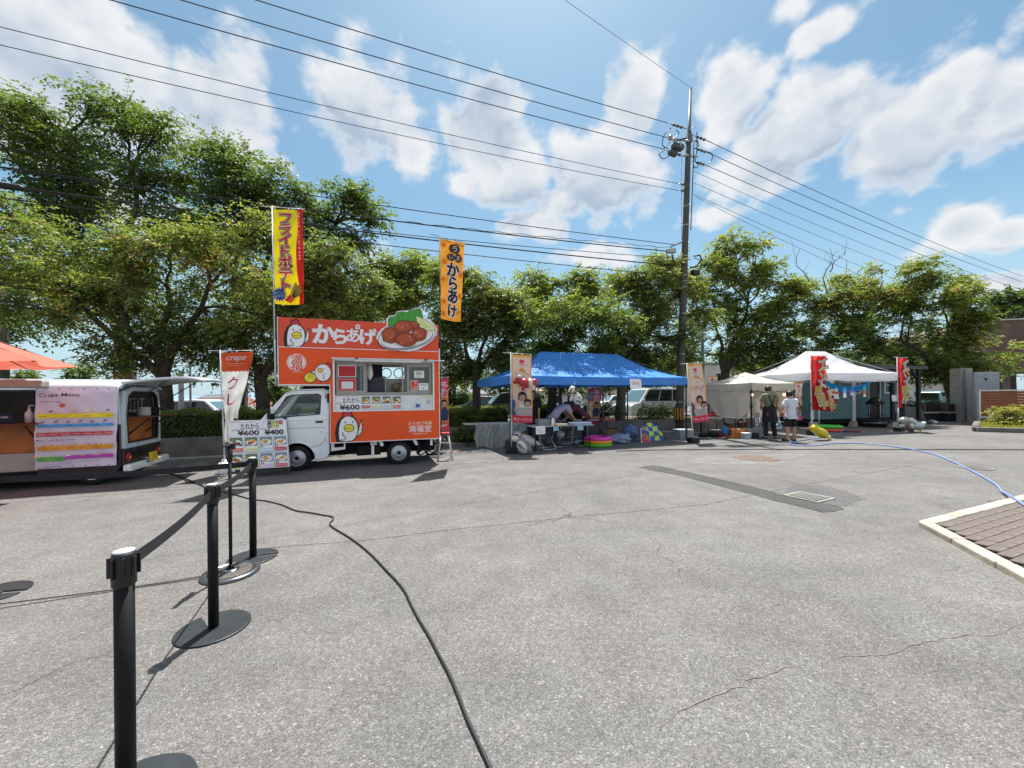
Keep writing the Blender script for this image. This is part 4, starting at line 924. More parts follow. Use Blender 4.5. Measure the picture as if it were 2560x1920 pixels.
# small hen and chick
K = '#161214'
p.ell(K, .47, 2.03, .165, .19, 26); p.poly(K, [(.50, 2.17), (.55, 2.26), (.63, 2.22), (.62, 2.1)]); p.poly('#b5223c', [(.52, 2.18), (.555, 2.24), (.615, 2.21), (.60, 2.12)])
p.ell('#e8ece8', .465, 2.03, .148, .172, 26); p.ell(K, .415, 2.075, .052, .05); p.ell('#dcae3a', .415, 2.075, .042, .04); p.stroke(K, [(.47, 2.12), (.50, 2.11)], .012); p.stroke(K, [(.36, 2.13), (.385, 2.125)], .012)
p.stroke(K, [(.50, 2.01), (.46, 1.98), (.49, 1.95), (.46, 1.92), (.50, 1.90)], .010); p.poly(K, [(.32, 2.06), (.24, 2.07), (.26, 2.02), (.31, 2.0)]); p.poly('#e8ece8', [(.32, 2.05), (.26, 2.06), (.275, 2.03), (.31, 2.01)])
p.stroke('#7a2230', [(.42, 1.85), (.41, 1.80), (.38, 1.795)], .012); p.stroke('#7a2230', [(.52, 1.85), (.525, 1.79), (.49, 1.785)], .012)
p.ell(K, .225, 1.925, .115, .108, 24); p.ell('#d9c93c', .225, 1.925, .103, .096, 24); p.ell('#8d7a22', .235, 1.96, .045, .04); p.ell('#d8a83a', .235, 1.96, .035, .03); p.stroke(K, [(.18, 1.90), (.20, 1.895)], .01); p.stroke(K, [(.26, 1.89), (.28, 1.90)], .01)
p.build('hen_print', T, None, .0007, 0); p = Print(); hen(p, .95, .865, .53); p.build('hen_print', T, None, .0007, 0); p = Print()
p.text('#efc9b5', 'からあげ本舗', 2.44, .915, .088, .004); p.text('#f3e6df', '満福堂', 2.44, .79, .165, .006, sx=1.05); p.text('#efc9b5', 'mampuku-do', 2.44, .675, .062, .003)
p.build('name_print', T, None, .0007, 0)
p = Print()
p.rect('#dfe2ea', .70, 1.25, 1.18, 1.535); p.stroke('#c98a9a', [(.72, 1.52), (.95, 1.525)], .008); p.stroke('#c98a9a', [(.90, 1.51), (1.15, 1.52)], .012)
p.text('#3a2430', 'たれから', 1.0, 1.445, .125, .014, fit=.33); p.text('#2c2026', '1パック', .80, 1.385, .055, .008); p.text('#2c1a20', '¥600', .97, 1.30, .14, .03, fit=.40)
for k, (c, s) in enumerate([('#b8453f', 'ねぎだれ'), ('#d9d79a', 'ゆずマヨ'), ('#b9b4d0', '明太マヨ'), ('#c4555a', '甘辛だれ')]): food_tile(p, 1.20 + k * .215, 1.255, .19, .28, c, 20 + k, False, s)
p.build('counter_print', T, None, .0006, .0595); p = Print()
p.rect('#d8cba2', 2.46, 1.48, 2.70, 1.535); p.stroke('#8a7f5c', [(2.48, 1.515), (2.68, 1.515)], .006); p.stroke('#8a7f5c', [(2.50, 1.497), (2.66, 1.497)], .005)
p.stroke('#33333a', [(2.60, 1.36), (2.60, 1.42)], .006); p.ell('#33333a', 2.64, 1.385, .045, .055); p.ell('#cfd2d2', 2.64, 1.385, .038, .048); p.ell('#33333a', 2.635, 1.385, .016, .024)
p.build('counter_sticker', T, None, .0006, .0595)
p = Print()
p.rect('#d8c9c6', .745, 1.945, 1.105, 2.20); p.rect('#a81e26', .76, 1.96, 1.09, 2.185); p.build('poster', T, None, .0006, .096); p = Print(); p.rect('#c94a50', .745, 1.655, 1.105, 1.915); p.rect('#d9b9b6', .76, 1.67, 1.09, 1.90); p.rect('#a81e26', .765, 1.675, 1.085, 1.895); p.rect('#d9dbe0', .81, 1.70, 1.04, 1.85)
for k in range(5): p.stroke('#9aa0b0', [(.83, 1.83 - k * .025), (1.02, 1.83 - k * .025)], .006)
p.build('poster', T, None, .0006, .096); p = Print()
p.rect('#dad8d4', 2.33, 1.94, 2.55, 2.105)
for k in range(3): p.stroke('#3a3a3c', [(2.37, 2.075 - k * .03), (2.50, 2.075 - k * .03)], .012)
p.stroke('#3a3a3c', [(2.36, 1.965), (2.48, 1.965)], .008)
p.build('poster', T, None, .0006, .096); p = Print()
p.rect('#dcd0c8', 2.25, 1.66, 2.41, 1.885); p.rect('#c23c22', 2.26, 1.67, 2.40, 1.875); p.text('#f0e6de', '7', 2.35, 1.82, .09, .01); p.text('#f0e6de', '542', 2.35, 1.735, .05, .008); p.stroke('#f0e6de', [(2.28, 1.69), (2.38, 1.69)], .008)
p.build('poster', T, None, .0006, .096); p = Print()
p.rect('#dad8d4', 2.43, 1.66, 2.645, 1.82); p.stroke('#8a8478', [(2.45, 1.795), (2.62, 1.795)], .012); p.stroke('#55514a', [(2.47, 1.77), (2.60, 1.77)], .006); p.ell('#222226', 2.535, 1.705, .012, .018)
p.build('poster', T, None, .0006, .096)
# raised plate-of-chicken cut-out
SP = lambda l: [(1.52 + (x - 1310) / 760 * 1.31, 2.81 + (420 - z) / 525 * .98 + (x - 1310) / 760 * .055) for x, z in l]
outl = [(1310, 430), (1325, 380), (1370, 325), (1440, 285), (1432, 205), (1475, 165), (1540, 160), (1560, 115), (1640, 105), (1700, 100), (1780, 75), (1860, 58), (1885, 90), (1898, 175), (1960, 200), (2030, 250), (2072, 320), (2065, 390), (2010, 460), (1920, 520), (1830, 565), (1720, 590), (1600, 582), (1480, 555), (1380, 510), (1330, 470)]
b = MB(); b.prism(SP(outl), -.055, -.035); b.build('plate_cutout', M_WPLAST, T)
p = Print(); p.poly('#e4e8ea', SP(outl))
KB = '#1c2030'
el = lambda c, x, z, rx, rz, rot=0: p.poly(c, SP([(x + rx * math.cos(R(a)) * math.cos(R(rot)) - rz * math.sin(R(a)) * math.sin(R(rot)), z + rx * math.cos(R(a)) * math.sin(R(rot)) + rz * math.sin(R(a)) * math.cos(R(rot))) for a in range(0, 360, 14)]))
el(KB, 1690, 410, 366, 158, -9); el('#dde2e6', 1690, 409, 358, 150, -9); el(KB, 1690, 425, 330, 128, -9); el('#e8ecee', 1688, 418, 326, 126, -9)
lf = [(1455, 300), (1452, 215), (1480, 178), (1545, 172), (1565, 125), (1640, 115), (1690, 125), (1720, 95), (1790, 85), (1855, 70), (1872, 110), (1890, 180), (1880, 260), (1700, 290)]
p.poly(KB, SP(lf)); p.poly('#3f8f2f', SP([(x + (1680 - x) * .03, z + (200 - z) * .04 + 3) for x, z in lf]))
for a, c in (((1500, 290), (1490, 200)), ((1570, 250), (1580, 150)), ((1640, 240), (1630, 135)), ((1690, 240), (1700, 120)), ((1760, 240), (1790, 110)), ((1820, 230), (1840, 100)), ((1610, 230), (1570, 180))): p.stroke('#1f5c1c', SP([a, ((a[0] + c[0]) / 2 + 8, (a[1] + c[1]) / 2), c]), .008)
lm = [(1800, 165), (1860, 190), (1930, 215), (2010, 265), (2050, 310), (2030, 335), (1960, 345), (1890, 325), (1840, 290), (1815, 240)]
p.poly(KB, SP([(x + (x - 1910) * .03, z + (z - 265) * .04) for x, z in lm])); p.poly('#c9c98a', SP(lm)); p.poly('#dfdfb4', SP([(1835, 190), (1900, 225), (2000, 285), (2025, 315), (1960, 330), (1895, 312), (1850, 280)])); p.poly('#c2c67c', SP([(1845, 205), (1900, 235), (1990, 290), (2005, 310), (1955, 320), (1900, 304), (1858, 275)]))
for (x, z, rx, rz, sd) in ((1765, 285, 80, 55, 1), (1640, 305, 115, 78, 2), (1475, 400, 95, 92, 3), (1840, 390, 95, 80, 4), (1670, 450, 128, 78, 5)):
    rnn = random.Random(sd); kk = [1 + .09 * rnn.uniform(-1, 1) for _ in range(18)]
    ptsb = lambda s: SP([(x + rx * s * kk[i] * math.cos(2 * math.pi * i / 18), z + rz * s * kk[i] * math.sin(2 * math.pi * i / 18)) for i in range(18)])
    p.poly('#2a1410', ptsb(1.06)); p.poly('#8e3a1c', ptsb(1.0)); p.poly('#a34722', [tuple(q) for q in SP([(x - rx * .1 + rx * .75 * math.cos(2 * math.pi * i / 14), z - rz * .15 + rz * .65 * math.sin(2 * math.pi * i / 14)) for i in range(14)])])
    for _ in range(5):
        ax, az = x + rnn.uniform(-.6, .6) * rx, z + rnn.uniform(-.6, .6) * rz; el(rnn.choice(['#c98258', '#5a2010', '#d8a07a']), ax, az, 9, 6, rnn.uniform(0, 90))
p.build('plate_print', T, None, .0006, -.0555)
# sanitiser bottle standing on the sill
t = thing('pump_bottle', 'white pump bottle with blue label on the truck sill under the serving window', 'bottle'); t.parent = None
t.matrix_world = T.matrix_world if False else Matrix.Translation((-4.385, 7.87, 0)) @ Matrix.Rotation(R(TA), 4, 'Z') @ Matrix.Translation((2.40, .03, 1.239))
b = MB(); b.lathe([(.036, 0), (.04, .01), (.04, .13), (.03, .155), (.014, .165), (.014, .185)]); b.build('bottle_body', M_WPLAST, t)
b = MB(); b.lathe([(.0405, .03), (.0405, .11)], n=24); b.build('label_band', pm('#2f5fa8'), t)
b = MB(); b.tube([(0, 0, .18), (0, 0, .225), (0, -.04, .222)], .009, 6); b.build('pump_head', M_WPLAST, t)
# folding step stool
g = G(1112, 1149); t = thing('step_ladder', 'small silver step ladder with red treads behind the truck', 'step ladder', g.to_tuple(), 14)
for s in (-1, 1):
    for dx in (-1, 1):
        b = MB(); b.tube([(dx * .17, s * .17, 0), (dx * .085, s * .03, .62)], .014, 6, flat=1.6); b.build('leg', M_ALU, t)
M_REDP = pm('#b5303c')
b = MB(); b.bx((0, 0, .635), (.24, .14, .03)); b.build('top_tread', M_REDP, t, .008)
for z, s in ((.22, -1), (.42, -1)):
    b = MB(); b.bx((0, s * (.17 - z * .22), z), (.30 - z * .22, .07, .022)); b.build('tread', M_ALU, t, .004)
for dx in (-1, 1):
    b = MB(); b.bx((dx * .165, -.13, .20), (.05, .06, .03)); b.build('red_foot_cap', M_REDP, t, .006)
# coiled hose and cable heap behind the rear wheel
b = MB(); rn = random.Random(5)
for k in range(4):
    cx, cy, r = rn.uniform(-.1, .1), rn.uniform(-.06, .06), rn.uniform(.16, .24)
    b.tube([(cx + r * math.cos(2 * math.pi * i / 20), cy + r * .35 * math.sin(2 * math.pi * i / 20), .24 + r * .8 * math.sin(2 * math.pi * i / 20 + k)) for i in range(20)], .018, 6, closed=True)
o = b.build('cable_coil', M_BLACKP); o.location = G(1080, 1142); tag(o, 'black coil of cable lying behind the rear wheel of the truck', 'cable')
# ================================================================ CREPE VAN
VA = 21.0
V = thing('crepe_van', 'dark brown and white crepe van with open hatch and open serving side', 'van', (-7.40, 6.71, 0), VA)
M_BROWN = mat('brown_car_paint', '#2b2021', .3, 0, .08, 3, coat=.5); M_VWH = mat('cream_van_paint', '#ccd4d9', .3, 0, .06, 3, coat=.5)
VD = 1.40
# side skins (camera side has the serving opening x -2.1..-.62), z 1.16 splits cream over brown
def skin(y, open_):
    b = MB(); y0, y1 = (y, y + .04)
    lowp = [(.42, 1.06), (.42, .36), (.36, .24)] + arch(.02, .23, .31, 8, 172, 8) + [(-.33, .20), (-1.95, .20)] + arch(-2.30, .23, .31, 8, 172, 8) + [(-2.64, .24), (-2.92, .30), (-2.98, .70), (-2.93, 1.06)]
    if open_:
        lowp = [(.42, 1.06), (.42, .30), (.36, .20), (-.66, .20), (-.66, 1.06)]
        b.prism(lowp, y0, y1); b.build('lower_body', M_BROWN, V, .01); b = MB(); lp2 = [(-2.10, 1.06), (-2.10, .20)] + [(-1.98, .20)] + arch(-2.30, .23, .31, 8, 172, 8) + [(-2.64, .24), (-2.92, .30), (-2.98, .70), (-2.93, 1.06)]
        b.prism(lp2, y0, y1); b.box(-2.10, y0, .20, -.66, y1, .235)
    else: b.prism(lowp, y0, y1)
    b.build('lower_body', M_BROWN, V, .01)
    b = MB()
    if open_: b.prism([(.42, 1.06), (.40, 1.70), (-.66, 1.70), (-.66, 1.06)], y0, y1); b.build('upper_body', M_VWH, V, .01); b = MB(); b.prism([(-2.10, 1.06), (-2.10, 1.70), (-2.45, 1.70), (-2.93, 1.06)], y0, y1)
    else: b.prism([(.42, 1.06), (.40, 1.70), (-2.45, 1.70), (-2.93, 1.06)], y0, y1)
    b.build('upper_body', M_VWH, V, .01)
skin(0, True); skin(VD - .04, False)
# roof: rounded shell over the whole length
def roof(u, v):
    x = .46 - u * 2.92; a = math.pi * v; w = VD / 2 + .02
    cy = -math.cos(a); prof = max(0, 1 - abs(cy) ** 3.2) ** .5
    e = min(1, (u) / .03, (1 - u) / .10); e = max(0, e) ** .5
    return (x, VD / 2 + cy * w, 1.70 + .175 * prof * (.5 + .5 * e))
b = MB(); b.grid(roof, 24, 20, flip=True); b.build('roof', M_VWH, V, solid=.02)
b = MB(); b.box(-2.4, -.03, 1.685, .42, .015, 1.715); b.build('gutter', M_CHROME, V)
b = MB(); b.box(-2.15, -.26, 1.715, -.47, -.035, 1.83); b.build('awning_case', mat('awning_cream', '#a9a39a', .6, 0, .08), V, .02)
b = MB(); b.box(-2.1, .01, .165, .36, .05, .20); b.box(-2.95, -.01, .23, -1.99, 0, .245); b.build('sill_trim', M_CHROME, V)
b = MB(); b.box(-2.9, .06, .18, .36, VD - .06, .30); b.box(-2.9, .06, .98, -2.2, VD - .06, 1.02); b.build('floor', M_UNDER, V)
b = MB(); b.prism([(-2.98, .70), (-2.93, 1.06), (-2.45, 1.70), (-2.41, 1.70), (-2.88, 1.06), (-2.93, .70), (-2.87, .30), (-2.92, .30)], .04, VD - .04); b.build('front_panel', M_VWH, V)
for y in (.30, VD - .30):
    b = MB(); b.lathe([(0, -.03), (.08, -.02), (.10, .01)], (-2.97, y, .68), 20, 'x'); b.build('headlight', M_GLASSC, V)
wheel(V, .02, .045, .262, .15, M_CHROME); wheel(V, -2.30, .045, .262, .15, M_CHROME); wheel(V, .02, VD - .045, .262, .15, M_CHROME, 1); wheel(V, -2.30, VD - .045, .262, .15, M_CHROME, 1)
# rear frame: opening with the kitchen inside
def rear(poly_out, poly_in, nm, m, x0, x1):
    b = MB(); b.ring(poly_out, poly_in, x0, x1); b.v = [(y, x, z) for x, y, z in b.v]; b.f = [f[::-1] for f in b.f]; return b.build(nm, m, V, .008)
ro = [(0.04, .62), (.04, 1.25), (.10, 1.66), (.30, 1.74), (VD - .30, 1.74), (VD - .10, 1.66), (VD - .04, 1.25), (VD - .04, .62)]
rin = [(.16, .70), (.12, 1.25), (.19, 1.58), (.34, 1.66), (VD - .34, 1.66), (VD - .19, 1.58), (VD - .12, 1.25), (VD - .16, .70)]
rear(ro, rin, 'rear_frame', M_VWH, .38, .46)
rin2 = [(.185, .725), (.145, 1.25), (.21, 1.565), (.35, 1.64), (VD - .35, 1.64), (VD - .21, 1.565), (VD - .145, 1.25), (VD - .185, .725)]
rear([(a, c) for a, c in rin], rin2, 'hatch_seal', M_BLACKP, .40, .47)
b = MB(); b.box(.36, .04, .30, .45, VD - .04, .62); b.build('tail_panel', M_BROWN, V, .015)
b = MB(); 
for z in (.42, .47, .52): b.box(.452, .30, z, .462, VD - .30, z + .022)
b.build('louvre', M_BLACKP, V)
b = MB(); b.bx((.52, VD / 2, .27), (.12, VD + .06, .13)); b.build('rear_bumper', M_WPLAST, V, .03)
for y in (.16, VD - .16):
    b = MB(); b.lathe([(.085, 0), (.085, .02), (.07, .03), (0, .034)], (.45, y, .45), 20, 'x'); l = b.build('tail_light', pm('#7d1418'), V)
    b = MB(); b.lathe([(.03, .03), (.03, .042), (0, .045)], (.45, y, .45), 12, 'x'); b.build('lens', pm('#c9773a'), l)
b = MB(); b.bx((.60, VD / 2 + .02, .39), (.012, .30, .17), 0, 0, -12); pt = b.build('number_plate', pm('#c8a91e'), V, .006)
b = MB(); b.tube([(.5, .5, .31), (.62, .5, .31)], .012, 5); b.tube([(.5, .9, .31), (.62, .9, .31)], .012, 5); b.build('plate_bracket', M_BLACKP, V)
p = Print(); p.text('#3a3412', '17', 0.04, -.005, .11, .01); p.build('plate_number', pt, lambda u, v, h: (.608 + h - v * .2, VD / 2 + .02 + u, .39 + v))
# raised hatch with window and stays
def hatch(u, v):
    x = .44 + u * 1.20; z = 1.80 + .10 * math.sin(u * 2.0) + .03 * (1 - (2 * v - 1) ** 2) - .10 * max(0, u - .75) ** 2 * 8
    w = VD / 2 * (1.0 - .04 * u ** 3); return (x, VD / 2 + (2 * v - 1) * w, z)
b = MB(); b.grid(hatch, 14, 12); h = b.build('hatch', M_VWH, V, solid=.045)
b = MB(); b.grid(lambda u, v: tuple(Vector(hatch(.42 + u * .42, .14 + v * .72)) + Vector((0, 0, .028))), 8, 8); b.build('hatch_window', mat('dark_tint', '#26242a', .1, 0, 0), h)
b = MB(); b.tube([(.47, .14, 1.40), (1.05, .06, 1.84)], .010, 6); b.tube([(.47, VD - .14, 1.40), (1.05, VD - .06, 1.84)], .010, 6); b.build('gas_strut', M_BLACKP, V)
b = MB(); b.bx((1.62, VD / 2, 1.80), (.05, .3, .05)); b.build('hatch_handle', M_BLACKP, h)
# kitchen: plywood counters
b = MB(); b.box(-2.05, .12, .62, -.58, .16, 1.10); b.box(-.55, .12, .62, .36, .16, .66); b.box(.33, .18, .66, .37, VD - .18, 1.16); b.build('plywood_front', M_WOOD, V)
b = MB(); b.box(-2.08, -.22, 1.10, -.60, .40, 1.125); b.box(.20, .16, 1.16, .72, VD - .2, 1.185); b.build('counter', M_WOODD, V, .004)
for x in (-.72, -1.35):
    b = MB(); b.prism([(x - .015, 1.10), (x + .015, 1.10), (x + .015, .74), (x - .015, .74)], .09, .12); b.add([(x, -.18, 1.09), (x, .1, .78), (x + .02, .1, .78), (x + .02, -.18, 1.09), (x, -.14, 1.09), (x, .1, .83), (x + .02, .1, .83), (x + .02, -.14, 1.09)], [(0, 1, 2, 3), (4, 7, 6, 5), (0, 3, 7, 4), (0, 4, 5, 1), (3, 2, 6, 7), (1, 5, 6, 2)]); b.build('bracket', M_WOODD, V)
b = MB(); b.tube([(.68, .4, 1.15), (.36, .4, .85)], .014, 5); b.tube([(.68, 1.0, 1.15), (.36, 1.0, .85)], .014, 5); b.build('shelf_brace', M_BLACKP, V)
b = MB(); b.box(-2.05, .14, .24, -1.38, .18, .61); b.box(-1.365, .14, .24, -.66, .18, .61); b.build('cabinet_door', mat('lower_panel', '#b9aea6', .6, 0, .06), V, .004)
b = MB(); b.box(-2.4, VD - .10, .6, .34, VD - .05, 1.68); b.build('inner_wall', mat('grey_lining', '#6a655f', .8, 0, .2), V)
b = MB(); b.box(-1.35, VD - .12, 1.28, -1.0, VD - .101, 1.52); b.build('notice', pm('#9fb0a4'), V)
def inside(nm, lab, cat, x, y, z, fn, gp='things in the crepe van'):
    t = thing(nm, lab, cat, group=gp); t.matrix_world = Matrix.Translation((-7.40, 6.71, 0)) @ Matrix.Rotation(R(VA), 4, 'Z') @ Matrix.Translation((x, y, z)); fn(t); return t
def f_card(t):
    b = MB(); b.bx((0, 0, .085), (.20, .015, .17), 0, 14); b.build('card', pm('#1c2036'), t)
    p = Print(); p.text('#c9ccd8', 'crepe', 0, .10, .05, .004); p.build('card_print', t, lambda u, v, h: (u, -.03 - h + (v - .085) * .25, v))
inside('menu_card', 'dark navy menu card standing on the wooden counter of the crepe van', 'menu card', -.98, -.1, 1.126, f_card)
def f_pump(t):
    b = MB(); b.lathe([(.05, 0), (.05, .16), (.02, .20), (.015, .25)]); b.build('bottle_body', M_WPLAST, t); b = MB(); b.tube([(0, 0, .24), (0, 0, .29), (.06, 0, .29)], .012, 6); b.build('pump_head', M_WPLAST, t)
inside('pump_bottle', 'white pump bottle on the crepe van counter beside the navy card', 'bottle', -.82, .12, 1.126, f_pump)
def f_pot(c): 
    def f(t):
        b = MB(); b.lathe([(.09, 0), (.10, .02), (.10, .16), (.105, .165), (.09, .165), (.09, .02), (0, .02)]); b.build('pot', c, t); b = MB(); b.tube([(.1, 0, .12), (.2, 0, .14)], .012, 6); b.build('handle', M_BLACKP, t)
    return f
inside('saucepan', 'steel saucepan seen through the rear opening of the crepe van', 'saucepan', .50, .62, 1.187, f_pot(M_ALU)); inside('saucepan', 'black pan on the rear counter of the crepe van', 'pan', .50, .95, 1.187, f_pot(M_BLACKP))
def f_mach(t):
    b = MB(); b.box(-.12, -.12, 0, .12, .12, .30); b.box(-.10, -.14, .2, .10, -.12, .28); b.build('machine_body', M_BLACKP, t, .02)
inside('coffee_machine', 'black machine on the back counter inside the crepe van', 'machine', -.85, .9, 1.10, f_mach)
b = MB(); b.box(-2.0, .7, .6, .0, VD - .12, 1.09); b.build('back_counter', M_WOODD, V)
def f_rack(t):
    b = MB()
    for k in range(5): b.tube([(-.12 + .06 * k, 0, 0), (-.12 + .06 * k, 0, -.22)], .008, 5); b.ell((-.12 + .06 * k, 0, -.25), (.028, .012, .04), 8, 6)
    b.tube([(-.16, 0, 0), (.16, 0, 0)], .01, 5); b.build('ladle_row', M_ALU, t)
inside('utensil_rack', 'row of steel ladles hanging inside the crepe van rear', 'utensils', .1, VD - .2, 1.52, f_rack)
# fabric crepe menu tied along the side
Bn = thing('menu_banner', 'lilac crepe menu banner with coloured bands tied to the van side', 'banner'); Bn.matrix_world = Matrix.Translation((-7.40, 6.71, 0)) @ Matrix.Rotation(R(VA), 4, 'Z') @ Matrix.Translation((-.64, -.05, 0))
BWd, BZ0, BZ1 = 1.06, .345, 1.715
def bfn(u, v, h=0):
    w = .010 * math.sin(u * 7 + v * 5) + .007 * math.sin(v * 13 - u * 6) + .012 * math.sin(3.1 * u + 1) * (1 - (v - BZ0) / (BZ1 - BZ0)) + .006 * math.sin((u + v) * 19)
    return (u, -h + w - .01, v)
b = MB(); b.grid(lambda u, v: bfn(u * BWd - (1 - v) * .02, BZ0 + v * (BZ1 - BZ0)), 40, 50); b.build('cloth', mat('lilac_cloth', '#e9def2', .7, 0, .05, 4, trans=.08), Bn)
p = Print(); X = lambda x: (x - 470) / 970 * BWd; Zz = lambda z: BZ1 - (z - 335) / 985 * (BZ1 - BZ0)
p.text('#7a2a5a', 'Cre', X(575), Zz(428), .085, .010, fit=.155); p.text('#2a2448', 'pe Menu', X(815), Zz(428), .085, .010, fit=.365)
p.text('#5a3f72', 'Cream Crepe', X(640), Zz(508), .035, .006, fit=.26)
p.ell('#c4574c', X(775), Zz(552), .042, .036)
rn = random.Random(3)
def crepe(x, z, w, c):
    p.poly('#e6dcc8', [(x - w, z), (x + w, z), (x + w * .5, z + w * .35), (x, z + w * .75), (x - w * .6, z + w * .4)])
    for k in range(4): p.blob(rn.choice(c), x + rn.uniform(-.5, .5) * w, z + w * rn.uniform(.15, .5), w * .3, w * .16, rn.randint(0, 99), 8, .3)
for x in (645, 900, 1100, 1310): crepe(X(x), Zz(632), .062, [['#5a2c24', '#8a4a3a'], ['#d39a3a', '#e0b45a'], ['#d9cc8a', '#c8c070'], ['#2c2236', '#6a4a3a']][[645, 900, 1100, 1310].index(x)])
band = lambda c, z0, z1, x0=497, x1=1395: p.rect(c, X(x0), Zz(z1), X(x1), Zz(z0), 14, 1)
band('#d8c81e', 652, 705); band('#4a9ad0', 778, 818); band('#b0434a', 880, 925); band('#cf8f2e', 1040, 1100); band('#5aa84a', 1172, 1225, 490, 805); band('#b040a8', 1165, 1210, 825, 1395)
for r_, cols in ((682, 4), (798, 6), (904, 7), (1072, 6), (1200, 5)):
    for k in range(cols): x = 560 + k * (800 / max(cols - 1, 1)); p.stroke('#6a5f3a' if r_ in (682, 1072) else '#dfe4ea' if r_ == 904 else '#2a3f5f', [(X(x - 45), Zz(r_)), (X(x + 45), Zz(r_))], .006)
for k in range(6):
    x = 570 + k * 148
    for q in (-18, 6): p.stroke('#3c2a2c', [(X(x + q), Zz(765)), (X(x + q + 28), Zz(738 - 8 * (k % 2)))], .012)
for k in range(7): crepe(X(545 + k * 130), Zz(872), .030, ['#a98a5a', '#c9a86a', '#8a6a4a'])
p.text('#3a2a58', 'Meat Crepe & Hot Crepe', X(760), Zz(970), .040, .006, fit=.46); p.stroke('#6a5f7a', [(X(490), Zz(993)), (X(820), Zz(990))], .004)
for k in range(6): crepe(X(560 + k * 150), Zz(1036), .045, ['#7a5a2a', '#b08a3a', '#5a6a2a', '#a05a3a'])
for k in range(5): crepe(X(560 + k * 175), Zz(1160), .045, ['#c48a3a', '#9a6a3a', '#d0a04a'])
p.stroke('#6a4f8a', [(X(580), Zz(1288)), (X(760), Zz(1283)), (X(840), Zz(1277))], .010); p.stroke('#8a74a0', [(X(500), Zz(1262)), (X(1300), Zz(1232))], .004)
p.build('banner_print', Bn, bfn, .0012, fine=.06)
b = MB()
for x in (.02, .14, .3, .46, .62, .78, .94, 1.04):
    for z in (BZ0 + .02, BZ1 - .02): b.add([tuple(Vector(bfn(x + dx, z + dz)) + Vector((0, -.004, 0))) for dx, dz in ((-.008, -.008), (.008, -.008), (.008, .008), (-.008, .008))], [(0, 1, 2, 3)])
b.build('eyelets', M_BLACKP, Bn)

# red parasol at the left edge
pc = (-8.25, 5.15); t = thing('parasol', 'faded coral red market parasol reaching in from the left edge', 'parasol', (pc[0], pc[1], 0), 8)
M_CORAL = mat('coral_cloth', '#d8705c', .8, 0, .08, 3, trans=.3); NS = 8; PR = 1.62
for k in range(NS):
    a0, a1 = 2 * math.pi * k / NS, 2 * math.pi * (k + 1) / NS
    def gore(u, v):
        r = PR * v * (1 - .10 * math.sin(math.pi * u) * v); a = a0 + (a1 - a0) * u
        q = Vector((math.cos(a0), math.sin(a0))).lerp(Vector((math.cos(a1), math.sin(a1))), u) * (r if v > 0 else 0)
        return (q.x, q.y, 2.82 - .76 * v - .04 * math.sin(math.pi * v) - .05 * math.sin(math.pi * u) * v * v)
    b = MB(); b.grid(gore, 8, 10); b.build('canopy_panel', M_CORAL, t)
    b = MB(); b.tube([(0, 0, 2.78), (PR * .98 * math.cos(a0), PR * .98 * math.sin(a0), 2.045)], .010, 5); b.build('rib', M_WOODD, t)
b = MB(); b.tube([(0, 0, .1), (0, 0, 2.85)], .022, 10); b.ell((0, 0, 2.87), (.03, .03, .05), 10, 8); b.build('pole', M_WOODD, t)
b = MB(); b.lathe([(.28, 0), (.28, .06), (.1, .1), (.04, .3)]); b.build('base', M_CONC, t)
b = MB(); b.lathe([(.20, 2.75), (.17, 2.81), (0.03, 2.86)], n=16); b.build('vent_cap', M_CORAL, t)

# ================================================================ BARRIER POSTS, STAND, MENU BOARD
M_POST = mat('black_powder_coat', '#0b0b0c', .6, 0, .3, 30, spec=.3); M_BASE = mat('charcoal_base', '#252b2e', .45, .2, .1, 10); M_CAP = mat('pale_cap', '#cfd3d6', .4, .2, .04)
M_BELT = mat('black_webbing', '#1c1d22', .8, 0, .12, 60, .2, 300)
def stanchion(g, label, rz=0, hgt=.94):
    t = thing('barrier_post', label, 'barrier post', g, rz, 'belt barrier posts round the crepe queue')
    slot = .022; pts = []; r = .205
    a_s = math.asin(slot / r)
    for i in range(41): a = a_s + (2 * math.pi - 2 * a_s) * i / 40; pts.append((r * math.cos(a), r * math.sin(a)))
    pts += [(.055, -slot), (.045, 0), (.055, slot)]
    b = MB(); b.prism(pts[::-1], .0, .012, 'xy'); b.f = [f[::-1] for f in b.f]; b.build('base', M_BASE, t, .004)
    b = MB(); b.lathe([(.029, .012), (.029, hgt - .11)], n=24); b.build('post', M_POST, t)
    b = MB(); b.lathe([(.029, hgt - .125), (.035, hgt - .118), (.035, hgt - .012), (.032, hgt)], n=28); hd = b.build('head', M_BLACKP, t)
    b = MB(); b.lathe([(.031, hgt), (.030, hgt + .006), (0, hgt + .008)], n=28); b.build('cap', M_CAP, t)
    for k in range(4):
        a = math.pi / 2 * k; b = MB()
        for s in (-1, 1): b.bx((.036 * math.cos(a) - s * .016 * math.sin(a), .036 * math.sin(a) + s * .016 * math.cos(a), hgt - .05), (.010, .007, .072), math.degrees(a))
        b.build('belt_clip', M_BLACKP, hd)
    return t
S1, S2, S3, S4 = Vector((-1.435, 1.415, 0)), G(534, 1571), G(633, 1394), Vector((-4.05, 2.98, 0))
t1 = stanchion(S1, 'nearest black barrier post, cut off by the bottom of the photo', -70); t2 = stanchion(S2, 'black barrier post in the middle of the belt, in front of the thin black stand', 140); t3 = stanchion(S3, 'farthest black barrier post, in front of the white price board', 20); t4 = stanchion(S4, 'barrier post whose charcoal base just shows at the left edge', 10)
